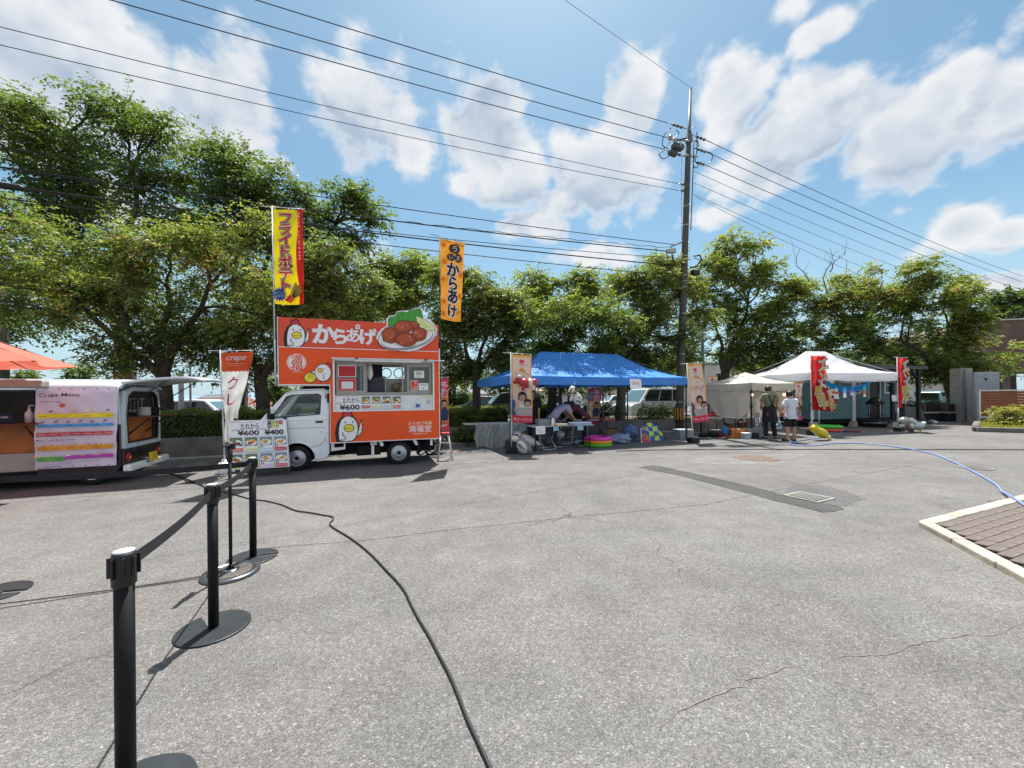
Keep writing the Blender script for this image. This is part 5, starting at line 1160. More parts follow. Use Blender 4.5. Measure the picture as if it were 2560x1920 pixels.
def belt(a, c, parent, z=.885, w=.05, sag=.02):
    a, c = a.copy(), c.copy(); d = (c - a).normalized(); a = a + d * .034; c = c - d * .034; nn = Vector((-d.y, d.x, 0)) * .0008; b = MB()
    inv = Matrix.Translation(parent.location) @ Matrix.Rotation(parent.rotation_euler.z, 4, 'Z'); inv.invert()
    def f(u, v): p = a.lerp(c, u); q = Vector((p.x, p.y, z - w / 2 + w * v - sag * math.sin(math.pi * u))) + nn * math.sin(u * 6); return tuple(inv @ q)
    b.grid(f, 12, 2, False); b.build('belt', M_BELT, parent, solid=.0016)
belt(S1, S2, t1); belt(S2, S3, t2); belt(S3, S4, t3)
# thin stand with a round weighted foot
g = G(577, 1434); t = thing('sign_stand', 'thin black stand with a round silver-rimmed foot among the barrier posts', 'stand', g.to_tuple(), 12)
b = MB(); b.lathe([(.215, 0), (.215, .012), (.205, .026), (.17, .030), (.165, .022), (0, .024)], n=40); b.build('foot', mat('steel_dark', '#6c6f72', .28, .8, .1), t)
b = MB(); b.lathe([(.165, .0225), (.15, .028), (.03, .030)], n=32); b.build('foot_plate', mat('worn_plate', '#4a4440', .6, .3, .4, 30, .5, 60), t)
b = MB(); b.tube([(0, 0, .03), (0, 0, .98)], .0135, 10); b.lathe([(.03, .03), (.022, .07), (.014, .08)], n=14); b.build('pole', M_POST, t)
b = MB(); b.tube([(0, 0, .96), (0, 0, 1.08)], .022, 8); b.bx((0, .02, 1.09), (.05, .05, .05)); b.build('clamp', M_BLACKP, t)
b = MB(); b.bx((0, .02, 1.105), (.035, .24, .012)); b.build('sign_plate', M_BLACKP, t, .003)
b = MB(); rn = random.Random(2)
for k in range(3): b.tube([(.05 * math.cos(a * .7 + k) * (1 + .4 * math.sin(a * 1.7 + k)), .05 * math.sin(a * .7 + k), .034 + .006 * k) for a in range(10)], .0025, 4)
b.build('wire_tie', M_CHROME, t)

# price board: white panels on a dark A-frame
bl_, br_ = G(592, 1196), G(724, 1187)
t = thing('menu_board', 'white price board with ¥600 and ¥400 food pictures leaning on a dark A-frame', 'menu board', bl_.to_tuple(), math.degrees(math.atan2(br_.y - bl_.y, br_.x - bl_.x)))
LW = (br_ - bl_).length; tilt = .27
bz = lambda u, v, h=0: (u + v * -.115, v * tilt - h, v)
M_FRM = mat('dark_green_wood', '#2e3735', .6, 0, .15)
for x in (.0, LW - .03):
    b = MB(); b.prism([(x, .0), (x + .05, .0), (x + .05 - .13, 1.12), (x - .13, 1.12)], -.02, .02, top=None); b.v = [(a, y + z * tilt + .03, z) for a, y, z in b.v]; b.build('leg', M_FRM, t)
for x in (-.12, LW - .12):
    b = MB(); b.tube([(x, .33, 1.10), (x - .12, .80, .0)], .024, 4); b.build('leg', M_FRM, t)
b = MB(); b.add([bz(-.14, .08, -.012), bz(LW, .08, -.012), bz(LW, .12, -.012), bz(-.14, .12, -.012)], [(0, 1, 2, 3)]); b.build('shelf', M_FRM, t, solid=.03)
x0, x1, z0, z1 = -.10, LW + .02, .155, 1.075
b = MB(); b.add([bz(x0, z0), bz(x1, z0), bz(x1, z1), bz(x0, z1), bz(x0, z0, -.01), bz(x1, z0, -.01), bz(x1, z1, -.01), bz(x0, z1, -.01)], [(0, 1, 2, 3), (7, 6, 5, 4), (0, 4, 5, 1), (1, 5, 6, 2), (2, 6, 7, 3), (3, 7, 4, 0)]); b.build('panel', mat('board_white', '#e6ebf4', .4, 0, .03), t)
p = Print(); cw = (x1 - x0) / 4; ch = (z1 - z0) * .335; zt = z0 + 2 * ch
xm = (x0 + x1) / 2
p.rect('#d6dbea', x0 + .01, zt + .01, xm - .008, z1 - .01); p.rect('#d6dbea', xm + .008, zt + .01, x1 - .01, z1 - .01)
p.stroke('#b98a9a', [(x0 + .03, z1 - .03), (x0 + .2, z1 - .028)], .014); p.stroke('#c9a0ae', [(x0 + .2, z1 - .04), (xm - .03, z1 - .03)], .014)
p.text('#33222a', 'たれから', x0 + .36, z1 - .115, .13, .016, fit=.30); p.text('#2c2026', '1パック', x0 + .15, z1 - .185, .055, .006); p.text('#2c1a20', '¥600', x0 + .33, zt + .065, .125, .030, fit=.36)
for k, ch_ in enumerate('ベルギーポテト'):
    r_, c_ = divmod(k, 4); zx, zz = xm + .20 + c_ * .066, z1 - .052 - r_ * .068
    p.rect(['#2b2a2c', '#d8c98a', '#c9b878', '#b03048'][c_], zx - .033, zz - .033, zx + .033, zz + .033); p.text(['#d8d4cc', '#2b2422', '#2b2422', '#e8d8d8'][c_], ch_, zx, zz, .058, .008)
p.text('#2c2026', '1パック', xm + .11, z1 - .175, .055, .006); p.text('#2c1a20', '¥400', xm + .27, zt + .065, .125, .030, fit=.33)
subs = [('#c44a3c', '甘口だれ'), ('#d9d79a', 'ゆずマヨ'), ('#b9d3ea', 'ピザマヨ'), ('#b52c34', 'ケチャップ'), ('#a9b86a', 'ねぎ塩'), ('#d98a7a', '辛口だれ'), ('#c9a8c8', '明太マヨ'), ('#c24a5a', 'チリソース')]
for k in range(8):
    r_, c_ = divmod(k, 4); food_tile(p, x0 + c_ * cw + .008, z0 + (1 - r_) * ch + .008, cw - .016, ch - .016, subs[k][0], 70 + k, c_ >= 2, subs[k][1])
p.build('panel_print', t, lambda u, v, h: bz(u, v, h + .001), .0006)

# white bucket weighting the crepe flag
def bucket(g, label, m, r=.13, h=.22):
    t = thing('water_weight', label, 'weight', g); b = MB(); b.lathe([(r, 0), (r * 1.04, .01), (r * 1.04, h * .8), (r * .7, h), (r * .2, h), (r * .18, h + .05), (0, h + .05)], n=24); b.build('tank', m, t)
    b = MB(); b.tube([(-r * .5, 0, h), (-r * .4, 0, h + .05), (r * .0, 0, h + .06)], .012, 6); b.build('handle', m, t); return t
bucket(G(563, 1183), 'round white water tank at the foot of the orange crepe flag', M_WPLAST)
# ================================================================ BANNER FLAGS
M_FPOLE = mat('white_flag_pole', '#c9cccf', .4, .1, .05); M_FPOLEB = mat('black_flag_pole', '#2a2c38', .4, .2, .05)
def nobori(label, base, ztop, ch, cw, rz, cloth, draw, pole_from=0., pole_m=None, lean=0., wave=.05, twist=0., name='banner_flag', group='tall banner flags', block=None, seed=0, slope=0., trans=.45, tp=1.3, furl=0.):
    t = thing(name, label, 'banner', base, rz, group); pole_m = pole_m or M_FPOLE
    t.rotation_euler = (0, R(lean), R(rz))
    b = MB(); b.tube([(0, 0, pole_from), (0, 0, ztop + .06)], .0125, 8); b.tube([(0, 0, pole_from), (0, 0, min(pole_from + .9, ztop))], .016, 8); b.build('pole', pole_m, t)
    b = MB(); b.tube([(-.22, 0, ztop + .05 + .22 * slope), (cw + .04, 0, ztop + .03 - cw * slope)], .006, 6); b.build('crossbar', pole_m, t)
    zb = ztop - ch
    def fn(u, v, h=0):
        f = max(0., 1 - v / ch); s = u / cw; u0 = u; u = u * (1 - furl * min(1, f * 1.5) ** 1.2)
        ph = R(twist) * f ** tp * (s ** .5 if s > 0 else 0)
        y = wave * (math.sin(s * 3.4 + f * 4 + seed) - math.sin(f * 4 + seed)) * (.25 + f) + .022 * math.sin(f * 9 + seed * 2 + s * 2) * s + .010 * math.sin(f * 23 + s * 9 + seed)
        return (.02 + u * math.cos(ph), y + u * math.sin(ph) - h + furl * .09 * f * math.sin(s * 15 + f * 3), zb + v - u * slope + .012 * math.sin(s * 3.14) * -1 * f)
    b = MB(); b.grid(lambda a, c: fn(a * cw, c * ch), 14, 44); cl = b.build('cloth', mat('flag_cloth_' + cloth.strip('#'), cloth, .7, 0, .04, 4, trans=trans), t)
    p = Print(.45); draw(p, cw, ch); p.build('flag_print', cl, lambda u, v, h: fn(u, v, h + .001), .0016, fine=.045)
    b = MB()
    for k in range(5): z = zb + ch * (.03 + .235 * k); b.bx((.008, 0, z), (.035, .012, .025))
    for k in range(3): u = cw * (.05 + .45 * k); b.bx((u + .02, 0, ztop + .022 - u * slope), (.02, .012, .035))
    b.build('loops', M_WPLAST, t)
    if block:
        b = MB(); b.bx((0, 0, .085), (.30, .24, .17)); b.build('weight_block', M_BLACKP, t, .02)
    return t
def outlined(p, ch, x, z, h, c_fill, c_mid, c_out, b=.02, **k):
    if c_out: p.text(c_out, ch, x, z, h, b + .085, **k)
    p.text(c_mid, ch, x, z, h, b + .05, **k); p.text(c_fill, ch, x, z, h, b, **k)
def d_fries(p, w, h):
    p.poly('#c0141e', [(w * .80, h)] + [(w * (.80 + .045 * math.sin(k * .55)), h - h * k / 12) for k in range(13)] + [(w, 0), (w, h)] if False else [(w * (.80 + .04 * math.sin(k * .6 + .3)), h - h * k / 14) for k in range(15)] + [(w, h * k / 14) for k in range(15)])
    for i, chh in enumerate('フライドポテト'): outlined(p, chh, w * .41, h * (.905 - i * .118), .275, '#cf1c2e', '#efe6d2', '#3f4a36', .022)
    for i, chh in enumerate('FRIED POTATO'): p.text('#f2e6dc', chh, w * .905, h * (.94 - i * .033), .062, .008)
    for i in range(3): p.star('#f2e6dc', w * .905, h * (.535 - i * .036), .028, .012)
    p.star('#1f3f9a', w * .20, h * .095, .155, .10, 14); p.text('#e8ecf4', 'おいしさ', w * .20, h * .115, .06, .01, rot=8); p.text('#e8ecf4', '広がる!', w * .20, h * .078, .06, .01, rot=8)
    rn = random.Random(1)
    for k in range(12):
        a = .25 + k * .09; L = rn.uniform(.20, .30); x, z = w * .58, h * .065
        p.stroke('#4a3210', [(x, z), (x + L * math.cos(a) * 1.0, z + L * math.sin(a) * 1.05)], .046); p.stroke(rn.choice(['#d9b45a', '#cf9f42', '#e0c37a']), [(x, z), (x + L * math.cos(a) * .985, z + L * math.sin(a) * 1.03)], .034)
    p.poly('#b01828', [(w * .38, h * .035), (w * .55, h * .095), (w * .76, h * .045), (w * .58, h * .006)]); p.stroke('#d9a03a', [(w * .62, h * .075), (w * .70, h * .03)], .03); p.star('#e6b24a', w * .56, h * .035, .03, .013)
def d_kara(p, w, h):
    for (x, z, r) in ((.12, .93, .09), (.85, .80, .08), (.15, .72, .10), (.88, .60, .10), (.1, .50, .09), (.9, .33, .10), (.12, .22, .09), (.85, .12, .08), (.1, .06, .1), (.5, .97, .06)):
        p.ell('#dc9a1c', w * x, h * z, r * .75, r * .75, 14, 0, 0, 300); p.ell('#d9861f', w * x, h * z, r * .4, r * .4, 12)
    p.ell('#3a3133', w * .55, h * .895, .135, .115); p.ell('#3a3133', w * .40, h * .78, .10, .085); p.ell('#3a3133', w * .72, h * .79, .10, .10)
    p.text('#e2e2de', 'う', w * .55, h * .895, .17, .025); p.text('#e2e2de', 'い', w * .40, h * .78, .12, .02); p.text('#e2e2de', 'ま', w * .72, h * .79, .13, .02)
    for chh, z, s in (('か', .63, .36), ('ら', .46, .34), ('あ', .30, .34), ('け', .12, .32)): [p.text('#e6e9ea', chh, w * .50 + .026 * math.cos(a), h * z + .026 * math.sin(a), s, .03) for a in range(7)]; p.text('#2a222b', chh, w * .50, h * z, s, .03)
def d_crepe(p, w, h):
    pts = [(0, h), (w, h), (w, h * .80)]
    n = 7
    for k in range(n):
        for a in range(0, 7): pts.append((w - w / n * (k + .5 - .5 * math.cos(math.pi * a / 6)), h * .80 - .028 * math.sin(math.pi * a / 6)))
    pts.append((0, h * .80)); p.poly('#b5481f', pts)
    p.text('#efe4dc', 'crepe', w * .48, h * .925, .17, .012, shear=.3); p.stroke('#d9a58f', [(w * .15, h * .875), (w * .80, h * .875)], .010); p.stroke('#d9a58f', [(w * .3, h * .855), (w * .62, h * .855)], .010)
    for i, c in enumerate('クレープ'): p.text('#a3341c', '|' if c == 'ー' else c, w * .44, h * (.66 - i * .185), .30, .004, rot=-4)
def face(p, x, z, r, hair='#3a2a28', long=True):
    p.ell(hair, x, z + r * .12, r * 1.15, r * 1.25); p.ell('#d8a892', x, z - r * .12, r * .82, r * .95)
    p.poly(hair, [(x - r * 1.0, z + r * .3), (x - r * .6, z + r * 1.1), (x + r * .5, z + r * 1.15), (x + r * 1.0, z + r * .3), (x + r * .5, z + r * .42), (x, z + r * .55), (x - r * .5, z + r * .42)])
    if long: p.poly(hair, [(x - r * 1.15, z + r * .3), (x - r * .72, z + r * .3), (x - r * .78, z - r * .9), (x - r * 1.1, z - r * .7)]); p.poly(hair, [(x + r * 1.15, z + r * .3), (x + r * .72, z + r * .3), (x + r * .78, z - r * .9), (x + r * 1.1, z - r * .7)])
    p.ell('#2a1f1e', x - r * .32, z - r * .05, r * .10, r * .08, 8); p.ell('#2a1f1e', x + r * .32, z - r * .05, r * .10, r * .08, 8); p.stroke('#a8443f', [(x - r * .28, z - r * .55), (x, z - r * .66), (x + r * .28, z - r * .55)], r * .12)
def d_coco(p, w, h):
    p.rect('#cf9a4a', 0, 0, w, h, 1, 8); p.rect('#d5d3d8', w * .07, h * .11, w * .93, h * .965, 1, 8)
    p.poly('#e3b3b0', [(w * .32, h * .855), (w * .42, h * .90), (w * .5, h * .865), (w * .6, h * .90), (w * .7, h * .855), (w * .5, h * .835)]); p.heart('#d2415a', w * .5, h * .905, .070)
    p.poly('#d2a04a', [(w * .14, h * .72), (w * .5, h * .825), (w * .86, h * .72), (w * .86, h * .70), (w * .78, h * .66), (w * .5, h * .765), (w * .2, h * .69)])
    for (x, z, r) in ((.34, .735, .06), (.62, .715, .06), (.47, .70, .07), (.75, .69, .045), (.26, .70, .045)): p.blob('#e4e4ea', w * x, h * z, r, r * 1.1, int(x * 100), 12, .15)
    p.poly('#d0a455', [(w * .34, h * .68), (w * .5, h * .705), (w * .66, h * .68)])
    for i, (c, k) in enumerate(zip('CoCo', ('#c4823a', '#b04a7a', '#c4823a', '#b04a7a'))): p.text(k, c, w * (.2 + .2 * i), h * .60, .17, .004)
    p.text('#c9983a', 'マ', w * .33, h * .53, .13, .004); p.text('#c47aa0', 'マ', w * .68, h * .53, .13, .004)
    p.poly('#3a5a86', [(0, h * .11), (0, h * .33), (w * .12, h * .34), (w * .2, h * .2), (w * .22, h * .11)])
    p.poly('#d8dade', [(w * .18, h * .11), (w * .22, h * .22), (w * .42, h * .27), (w * .95, h * .24), (w * .97, h * .11)])
    for k in range(6): p.stroke('#4a5068', [(w * .20, h * (.122 + .019 * k)), (w * .96, h * (.122 + .019 * k))], .012)
    p.poly('#d8a892', [(w * .10, h * .17), (w * .20, h * .15), (w * .30, h * .32), (w * .24, h * .36), (w * .18, h * .30)])
    face(p, w * .50, h * .385, .10); face(p, w * .75, h * .29, .085, '#33282a', False)
    p.rect('#c83a5a', 0, 0, w, h * .11); p.text('#efe3e6', 'ハートホーム', w * .58, h * .052, .11, .010, fit=w * .72); p.heart('#efe3e6', w * .13, h * .055, .035)
def d_yoyaku(p, w, h):
    p.rect('#b84a62', 0, h * .66, w, h, 1, 4); p.rect('#b9924a', 0, h * .16, w, h * .66, 1, 4); p.rect('#c05068', 0, 0, w, h * .16)
    p.text('#e6dada', '予', w * .62, h * .86, .26, .01); p.text('#e6dada', '約', w * .62, h * .72, .26, .01); p.blob('#8a90a8', w * .2, h * .8, .08, .14, 3)
    for k in range(4): p.blob('#d2c4a0', w * .22, h * (.24 + .11 * k), .09, .08, k + 5)
    p.poly('#2a3a66', [(w * .42, h * .2), (w * .40, h * .36), (w * .55, h * .45), (w * .8, h * .45), (w * .98, h * .36), (w * .9, h * .2)]); face(p, w * .66, h * .53, .075, '#2a2020', False)
    p.poly('#d8c8c4', [(w * .1, h * .06), (w * .8, h * .09), (w * .9, h * .13), (w * .1, h * .11)])
def d_event(p, w, h):
    rn = random.Random(4)
    for k in range(46): p.ell('#e2b0b0', rn.uniform(.03, .97) * w, rn.uniform(.02, .98) * h, .011, .011, 8)
    p.poly('#d4513f', [(0, h), (w * .32, h), (w * .18, h * .8), (w * .3, h * .62), (w * .1, h * .45), (0, h * .4)])
    for i, c in enumerate('イベント'):
        z = h * (.885 - .145 * i); x = w * (.66 + .05 * (i % 2))
        outlined(p, c, x, z, .40, '#c9a24a' if i % 2 == 0 else '#d5b35e', '#efe8dc', '#2a1410', .03, rot=-10); p.text('#e9dcb0', c, x + .005, z + .012, .385, .006, rot=-10)
    for i, c in enumerate('開催中'):
        z = h * (.36 - .125 * i); x = w * (.32 + .10 * i); outlined(p, c, x, z, .33, '#c4a73c', '#efe8dc', '#2a1410', .03)
TM = Matrix.Translation((-4.385, 7.87, 0)) @ Matrix.Rotation(R(TA), 4, 'Z')
q = TM @ Vector((-.375, -.03, 0))
nobori('tall yellow and red french-fries banner on the front corner of the food truck', q.to_tuple(), 5.30, 1.90, .58, 8, '#d8c010', d_fries, 1.75, lean=-.6, wave=.055, twist=-18, seed=1)
q = TM @ Vector((2.915, .02, 0))
nobori('tall orange karaage banner on a dark pole at the rear corner of the food truck', q.to_tuple(), 5.16, 1.84, .60, 32, '#e39a34', d_kara, .6, M_FPOLEB, wave=.05, twist=12, seed=2)
nobori('orange and cream crepe banner, its lower half furled, beside the raised van hatch', G(563, 1183).to_tuple(), 2.43, 1.80, .60, 5, '#dcdad8', d_crepe, .2, lean=-1.8, wave=.04, twist=10, seed=3, furl=.60)
nobori('narrow pink and gold reservation banner half hidden behind the rear of the truck', G(1088, 1128).to_tuple(), 2.02, 1.45, .36, 14, '#c05068', d_yoyaku, 0, wave=.03, seed=4)
nobori('mother-and-child banner at the near-left corner of the blue tent, a red toy hung on it', G(1279, 1133).to_tuple(), 2.60, 1.78, .54, 8, '#d5d3d8', d_coco, 0, wave=.03, seed=5, block=True, slope=.04)
nobori('leaning mother-and-child banner between the blue tent and the beige tent', G(1734, 1107).to_tuple(), 2.44, 1.80, .54, 12, '#d5d3d8', d_coco, 0, lean=-5.2, wave=.03, seed=6, block=True)
nobori('second mother-and-child banner mostly hidden behind the leaning one', (P(1768, 1070, 15).x, 15, 0), 2.25, 1.6, .5, 20, '#d5d3d8', d_coco, 0, wave=.03, seed=7)
nobori('pale mother-and-child banner standing in shade right of the boy', (P(1984, 1070, 15.2).x, 15.2, 0), 1.95, 1.5, .5, 20, '#d5d3d8', d_coco, 0, wave=.03, seed=8)
nobori('crinkled pink and gold reservation banner hanging at the back of the blue tent', (P(1469, 1080, 12.9).x, 12.9, 0), 1.75, 1.2, .52, 14, '#c05068', d_yoyaku, 0, wave=.06, seed=9, twist=20)
nobori('red event banner at the near-left corner of the white tent', G(2031, 1088).to_tuple(), 2.86, 1.95, .62, 8, '#c01420', d_event, 0, lean=-1.2, wave=.04, seed=10, block=True)
nobori('second red event banner, half hidden behind the one at the white tent corner', (P(2048, 1070, 15.6).x, 15.6, 0), 2.3, 1.5, .66, 8, '#c01420', d_event, 0, wave=.06, seed=11)
nobori('slim red event banner at the right end of the white tent, inflatables at its foot', G(2247, 1078).to_tuple(), 2.86, 1.95, .60, 18, '#c01420', d_event, 0, lean=-1.5, wave=.05, twist=30, seed=12, block=True)

# ================================================================ POP-UP TENTS
def tent(label, c, ze, zv, ridge, zr, m, leg_m, leg_pts, sag=.10, valm=None, wrinkle=.012, group='pop-up tents'):
    """c: ground corners FL FR BR BL; ridge: two ground points"""
    o = c[0]; t = thing('pop_up_tent', label, 'tent', (o[0], o[1], 0), 0, group); L = lambda p, z: Vector((p[0] - o[0], p[1] - o[1], z))
    oh = 1.015; cx = sum(p[0] for p in c) / 4; cy = sum(p[1] for p in c) / 4
    E = [L((cx + (p[0] - cx) * oh, cy + (p[1] - cy) * oh), ze) for p in c]; Rr = [L(ridge[0], zr), L(ridge[1], zr)]
    b = MB()
    def panel(a, b_, ra, rb, sd):
        def f(u, v):
            e = a.lerp(b_, u); r = ra.lerp(rb, u); p = e.lerp(r, v); s = math.sin(math.pi * v) ** 1.0
            p.z -= sag * s * (1 + .25 * math.sin(u * math.pi)) + .02 * math.sin(math.pi * u) * (1 - v)
            p.z += wrinkle * (math.sin(u * 9 + v * 14 + sd) + .6 * math.sin(u * 23 - v * 7 + sd * 2)) * s; return tuple(p)
        b.grid(f, 20, 16)
    panel(E[0], E[1], Rr[0], Rr[1], 1); panel(E[1], E[2], Rr[1], Rr[1], 2); panel(E[2], E[3], Rr[1], Rr[0], 3); panel(E[3], E[0], Rr[0], Rr[0], 4)
    b.build('canopy', m, t)
    b = MB()
    for i in range(4):
        a, d = E[i], E[(i + 1) % 4]
        nrm = (d - a).normalized(); nrm = Vector((nrm.y, -nrm.x, 0))
        def f(u, v):
            p = a.lerp(d, u); hgt = ze - .02 * math.sin(math.pi * u) - (ze - zv) * v; w = .012 * math.sin(u * 31 + i) * v + .008 * math.sin(u * 67) * v
            q = Vector((p.x, p.y, hgt)) + nrm * (w + .004 + .012 * v); return tuple(q)
        b.grid(f, 40, 4)
    b.build('valance', valm or m, t)
    for p in leg_pts:
        q = L(p, 0); b = MB(); b.bx((q.x, q.y, .55), (.045, .045, 1.1)); b.bx((q.x, q.y, 1.1 + (ze - 1.15) / 2), (.036, .036, ze - 1.12)); b.bx((q.x, q.y, .008), (.11, .11, .016)); lg = b.build('leg', leg_m, t)
        b = MB(); b.bx((q.x, q.y, 1.10), (.06, .06, .10)); b.bx((q.x, q.y, zv - .04), (.06, .06, .09)); b.build('joint', M_BLACKP, lg)
    b = MB()
    for i in range(4):
        a, d = L(c[i], 0), L(c[(i + 1) % 4], 0); n = max(2, int((d - a).length / 1.45)); 
        for k in range(n):
            p, q = a.lerp(d, k / n), a.lerp(d, (k + 1) / n)
            b.tube([(p.x, p.y, zv + .18), (q.x, q.y, zv - .10)], .011, 4); b.tube([(p.x, p.y, zv - .10), (q.x, q.y, zv + .18)], .011, 4)
    for i in range(4): b.tube([tuple(E[i] - Vector((0, 0, .03))), tuple(Rr[0 if i in (0, 3) else 1] - Vector((0, 0, .06)))], .012, 4)
    if (Rr[0] - Rr[1]).length > .3: b.tube([tuple(Rr[0] - Vector((0, 0, .05))), tuple(Rr[1] - Vector((0, 0, .05)))], .012, 4)
    b.build('truss', leg_m, t); return t
def quadc(fl, ang, w, d):
    e = Vector((math.cos(R(ang)), math.sin(R(ang)))); n = Vector((-e.y, e.x)); f = Vector(fl); return [tuple(f), tuple(f + e * w), tuple(f + e * w + n * d), tuple(f + n * d)], e, n
M_BLUET = mat('blue_tarpaulin', '#4690e4', .42, 0, .06, 2, trans=.22); M_LEGD = mat('dark_tent_leg', '#2a2d33', .45, .3, .08); M_LEGW = mat('pale_tent_leg', '#b9bdbf', .4, .4, .05)
bc, be, bn = quadc((-.05, 10.35), 21, 6.15, 3.0); bf = Vector(bc[0])
bp = lambda s, d, z=0: Vector((*(bf + be * s + bn * d), z))
tent('long blue pop-up tent with leaf shadows on its roof', bc, 2.07, 1.83, [tuple((bf + bn * 1.5 + be * 1.62)), tuple((bf + bn * 1.5 + be * 4.6))], 2.93, M_BLUET, M_LEGD, [bc[0], bc[1], bc[2], bc[3], tuple(bf + be * 2.95), tuple(bf + be * 3.1 + bn * 3.0)], .14)
wc, we, wn = quadc((10.98, 14.08), 14, 4.35, 3.0); wf = Vector(wc[0])
wp = lambda s, d, z=0: Vector((*(wf + we * s + wn * d), z))
M_WHITET = mat('white_tent_cloth', '#f2f3f6', .6, 0, .03, 2, trans=.45)
tent('white pop-up tent with a tall peaked roof at the right', wc, 2.30, 2.0, [tuple(wf + we * 1.65 + wn * 1.5), tuple(wf + we * 2.7 + wn * 1.5)], 3.27, M_WHITET, M_LEGW, wc, .20)
gc, ge, gn = quadc((8.22, 13.2), 20, 2.15, 2.15); gf = Vector(gc[0])
gp_ = lambda s, d, z=0: Vector((*(gf + ge * s + gn * d), z))
M_BEIGE = mat('beige_tent_cloth', '#cfc8be', .75, 0, .06, 3, trans=.3)
tent('small beige pop-up tent with one side curtain', gc, 1.90, 1.64, [tuple(gf + ge * 1.08 + gn * 1.08)] * 2, 2.34, M_BEIGE, M_LEGD, gc, .05)
# side curtain on the left face of the beige tent, gathered towards the bottom
t = thing('side_curtain', 'grey-beige side curtain hanging from the left of the beige tent, swept to one side', 'curtain', (gc[0][0], gc[0][1], 0))
def curt(u, v):
    p = gn * (2.15 * (1 - u)); z = 1.66 - v * (.95 + .15 * math.sin(u * 3.0)) * (.35 + .75 * math.sin(math.pi * min(1, .25 + u * .62))); sw = (1 - u) * v * .9
    p = gn * (2.15 * (1 - u) * (1 - .35 * v)); q = Vector((p.x, p.y, z)); w = .05 * math.sin(u * 17 + v * 2) * (.2 + v); return (q.x - w - .03, q.y, q.z)
b = MB(); b.grid(curt, 40, 20); b.build('cloth', M_BEIGE, t)
t = thing('back_curtain', 'beige curtain closing the far right side of the beige tent behind the bulbs', 'curtain', (gc[1][0], gc[1][1], 0))
b = MB(); b.grid(lambda u, v: (gn.x * 2.1 * u + .03 * math.sin(u * 25), gn.y * 2.1 * u + .01 * math.sin(u * 25), 1.70 - v * 1.05), 40, 4); b.build('cloth', M_BEIGE, t)
# festoon bulbs
M_BULB = bpy.data.materials.new('warm_bulb'); M_BULB.use_nodes = True; _p = M_BULB.node_tree.nodes['Principled BSDF']; _p.inputs['Emission Color'].default_value = (1, .72, .32, 1); _p.inputs['Emission Strength'].default_value = 1.6; _p.inputs['Base Color'].default_value = (.9, .8, .6, 1)
t = thing('bulb_string', 'string of lit warm bulbs under the front edge of the beige tent', 'light string', (gc[0][0], gc[0][1], 0))
b = MB(); b.tube([(ge.x * s - gn.x * -.15, ge.y * s + gn.y * .15, 1.62 - .05 * math.sin(math.pi * s / 2.1)) for s in [.05 * k for k in range(43)]], .006, 4); b.build('cord', M_BLACKP, t)
for s in (.22, 1.22, 1.42, 1.85):
    x, y = ge.x * s + gn.x * .15, ge.y * s + gn.y * .15; z = 1.60 - .05 * math.sin(math.pi * s / 2.1)
    b = MB(); b.tube([(x, y, z), (x, y, z - .05)], .015, 6); so = b.build('socket', M_BLACKP, t); b = MB(); b.ell((x, y, z - .10), (.045, .045, .055), 12, 8); b.build('bulb', M_BULB, so)

# ================================================================ TABLES AND THINGS UNDER THE BLUE TENT
M_TTOP = mat('folding_table_top', '#b7b3ab', .5, 0, .06)
def table(label, p0, ang, L, D_, h, m=None, cat='table', group='folding tables'):
    t = thing('folding_table', label, cat, (p0[0], p0[1], 0), ang, group); b = MB(); b.box(0, 0, h - .03, L, D_, h); b.build('table_top', m or M_TTOP, t, .006)
    for x in (.10, L - .10):
        for y in (.06, D_ - .06):
            b = MB(); b.tube([(x, y, 0), (x, y, h - .03)], .014, 6); b.build('leg', M_LEGD, t)
    b = MB()
    for x in (.10, L - .10): b.tube([(x, .06, .18), (x, D_ - .06, .18)], .010, 5); b.tube([(x, D_ / 2, h - .05), (x + (.35 if x < L / 2 else -.35), D_ / 2, h - .05)], .008, 4); b.tube([(x, .06, h * .6), (x + (.28 if x < L / 2 else -.28), .06, h - .04)], .009, 5)
    b.build('brace', M_LEGD, t); return t
tb1 = table('grey folding table behind the left banner, clear vinyl hanging from its front', bp(-.95, 1.25).to_tuple(), 14, 1.75, .6, .70)
tb2 = table('pale folding table loaded with bottles and trays at the front of the blue tent', (G(1341, 1131) + Vector((-.1, -.06, 0))).to_tuple(), 19, 1.85, .55, .70)
tb3 = table('folding table along the back right of the blue tent', bp(2.3, 1.2).to_tuple(), 21, 1.75, .6, .70)
tb4 = table('low folding table at the left of the beige tent', gp_(-.5, 1.0).to_tuple(), 20, 1.3, .5, .62)
tb5 = table('white table across the front of the beige tent, posters leaning on it', gp_(-.25, .45).to_tuple(), 20, 2.1, .6, .68, mat('white_top', '#c9ccd0', .5, 0, .05))
M_VINYL = mat('milky_vinyl', '#d0d6d4', .35, 0, .06, 5, trans=.4, alpha=.62)
t = thing('vinyl_sheet', 'translucent milky vinyl sheet hanging down from the left table to the ground', 'plastic sheet', bp(-.95, 1.22).to_tuple(), 14)
b = MB(); b.grid(lambda u, v: (.28 + u * (.95 - .1 * v) + .03 * math.sin(v * 9), -.02 - .10 * v - .035 * math.sin(u * 13 + v * 3 + math.sin(v * 5)) * (.3 + v) - .022 * math.sin(u * 37 + v * 7) - .010 * math.sin(u * 71 - v * 11 + 2 * math.sin(u * 9)), .705 - v * .69 * (1 - .05 * math.sin(u * 7))), 90, 24); b.build('sheet', M_VINYL, t)
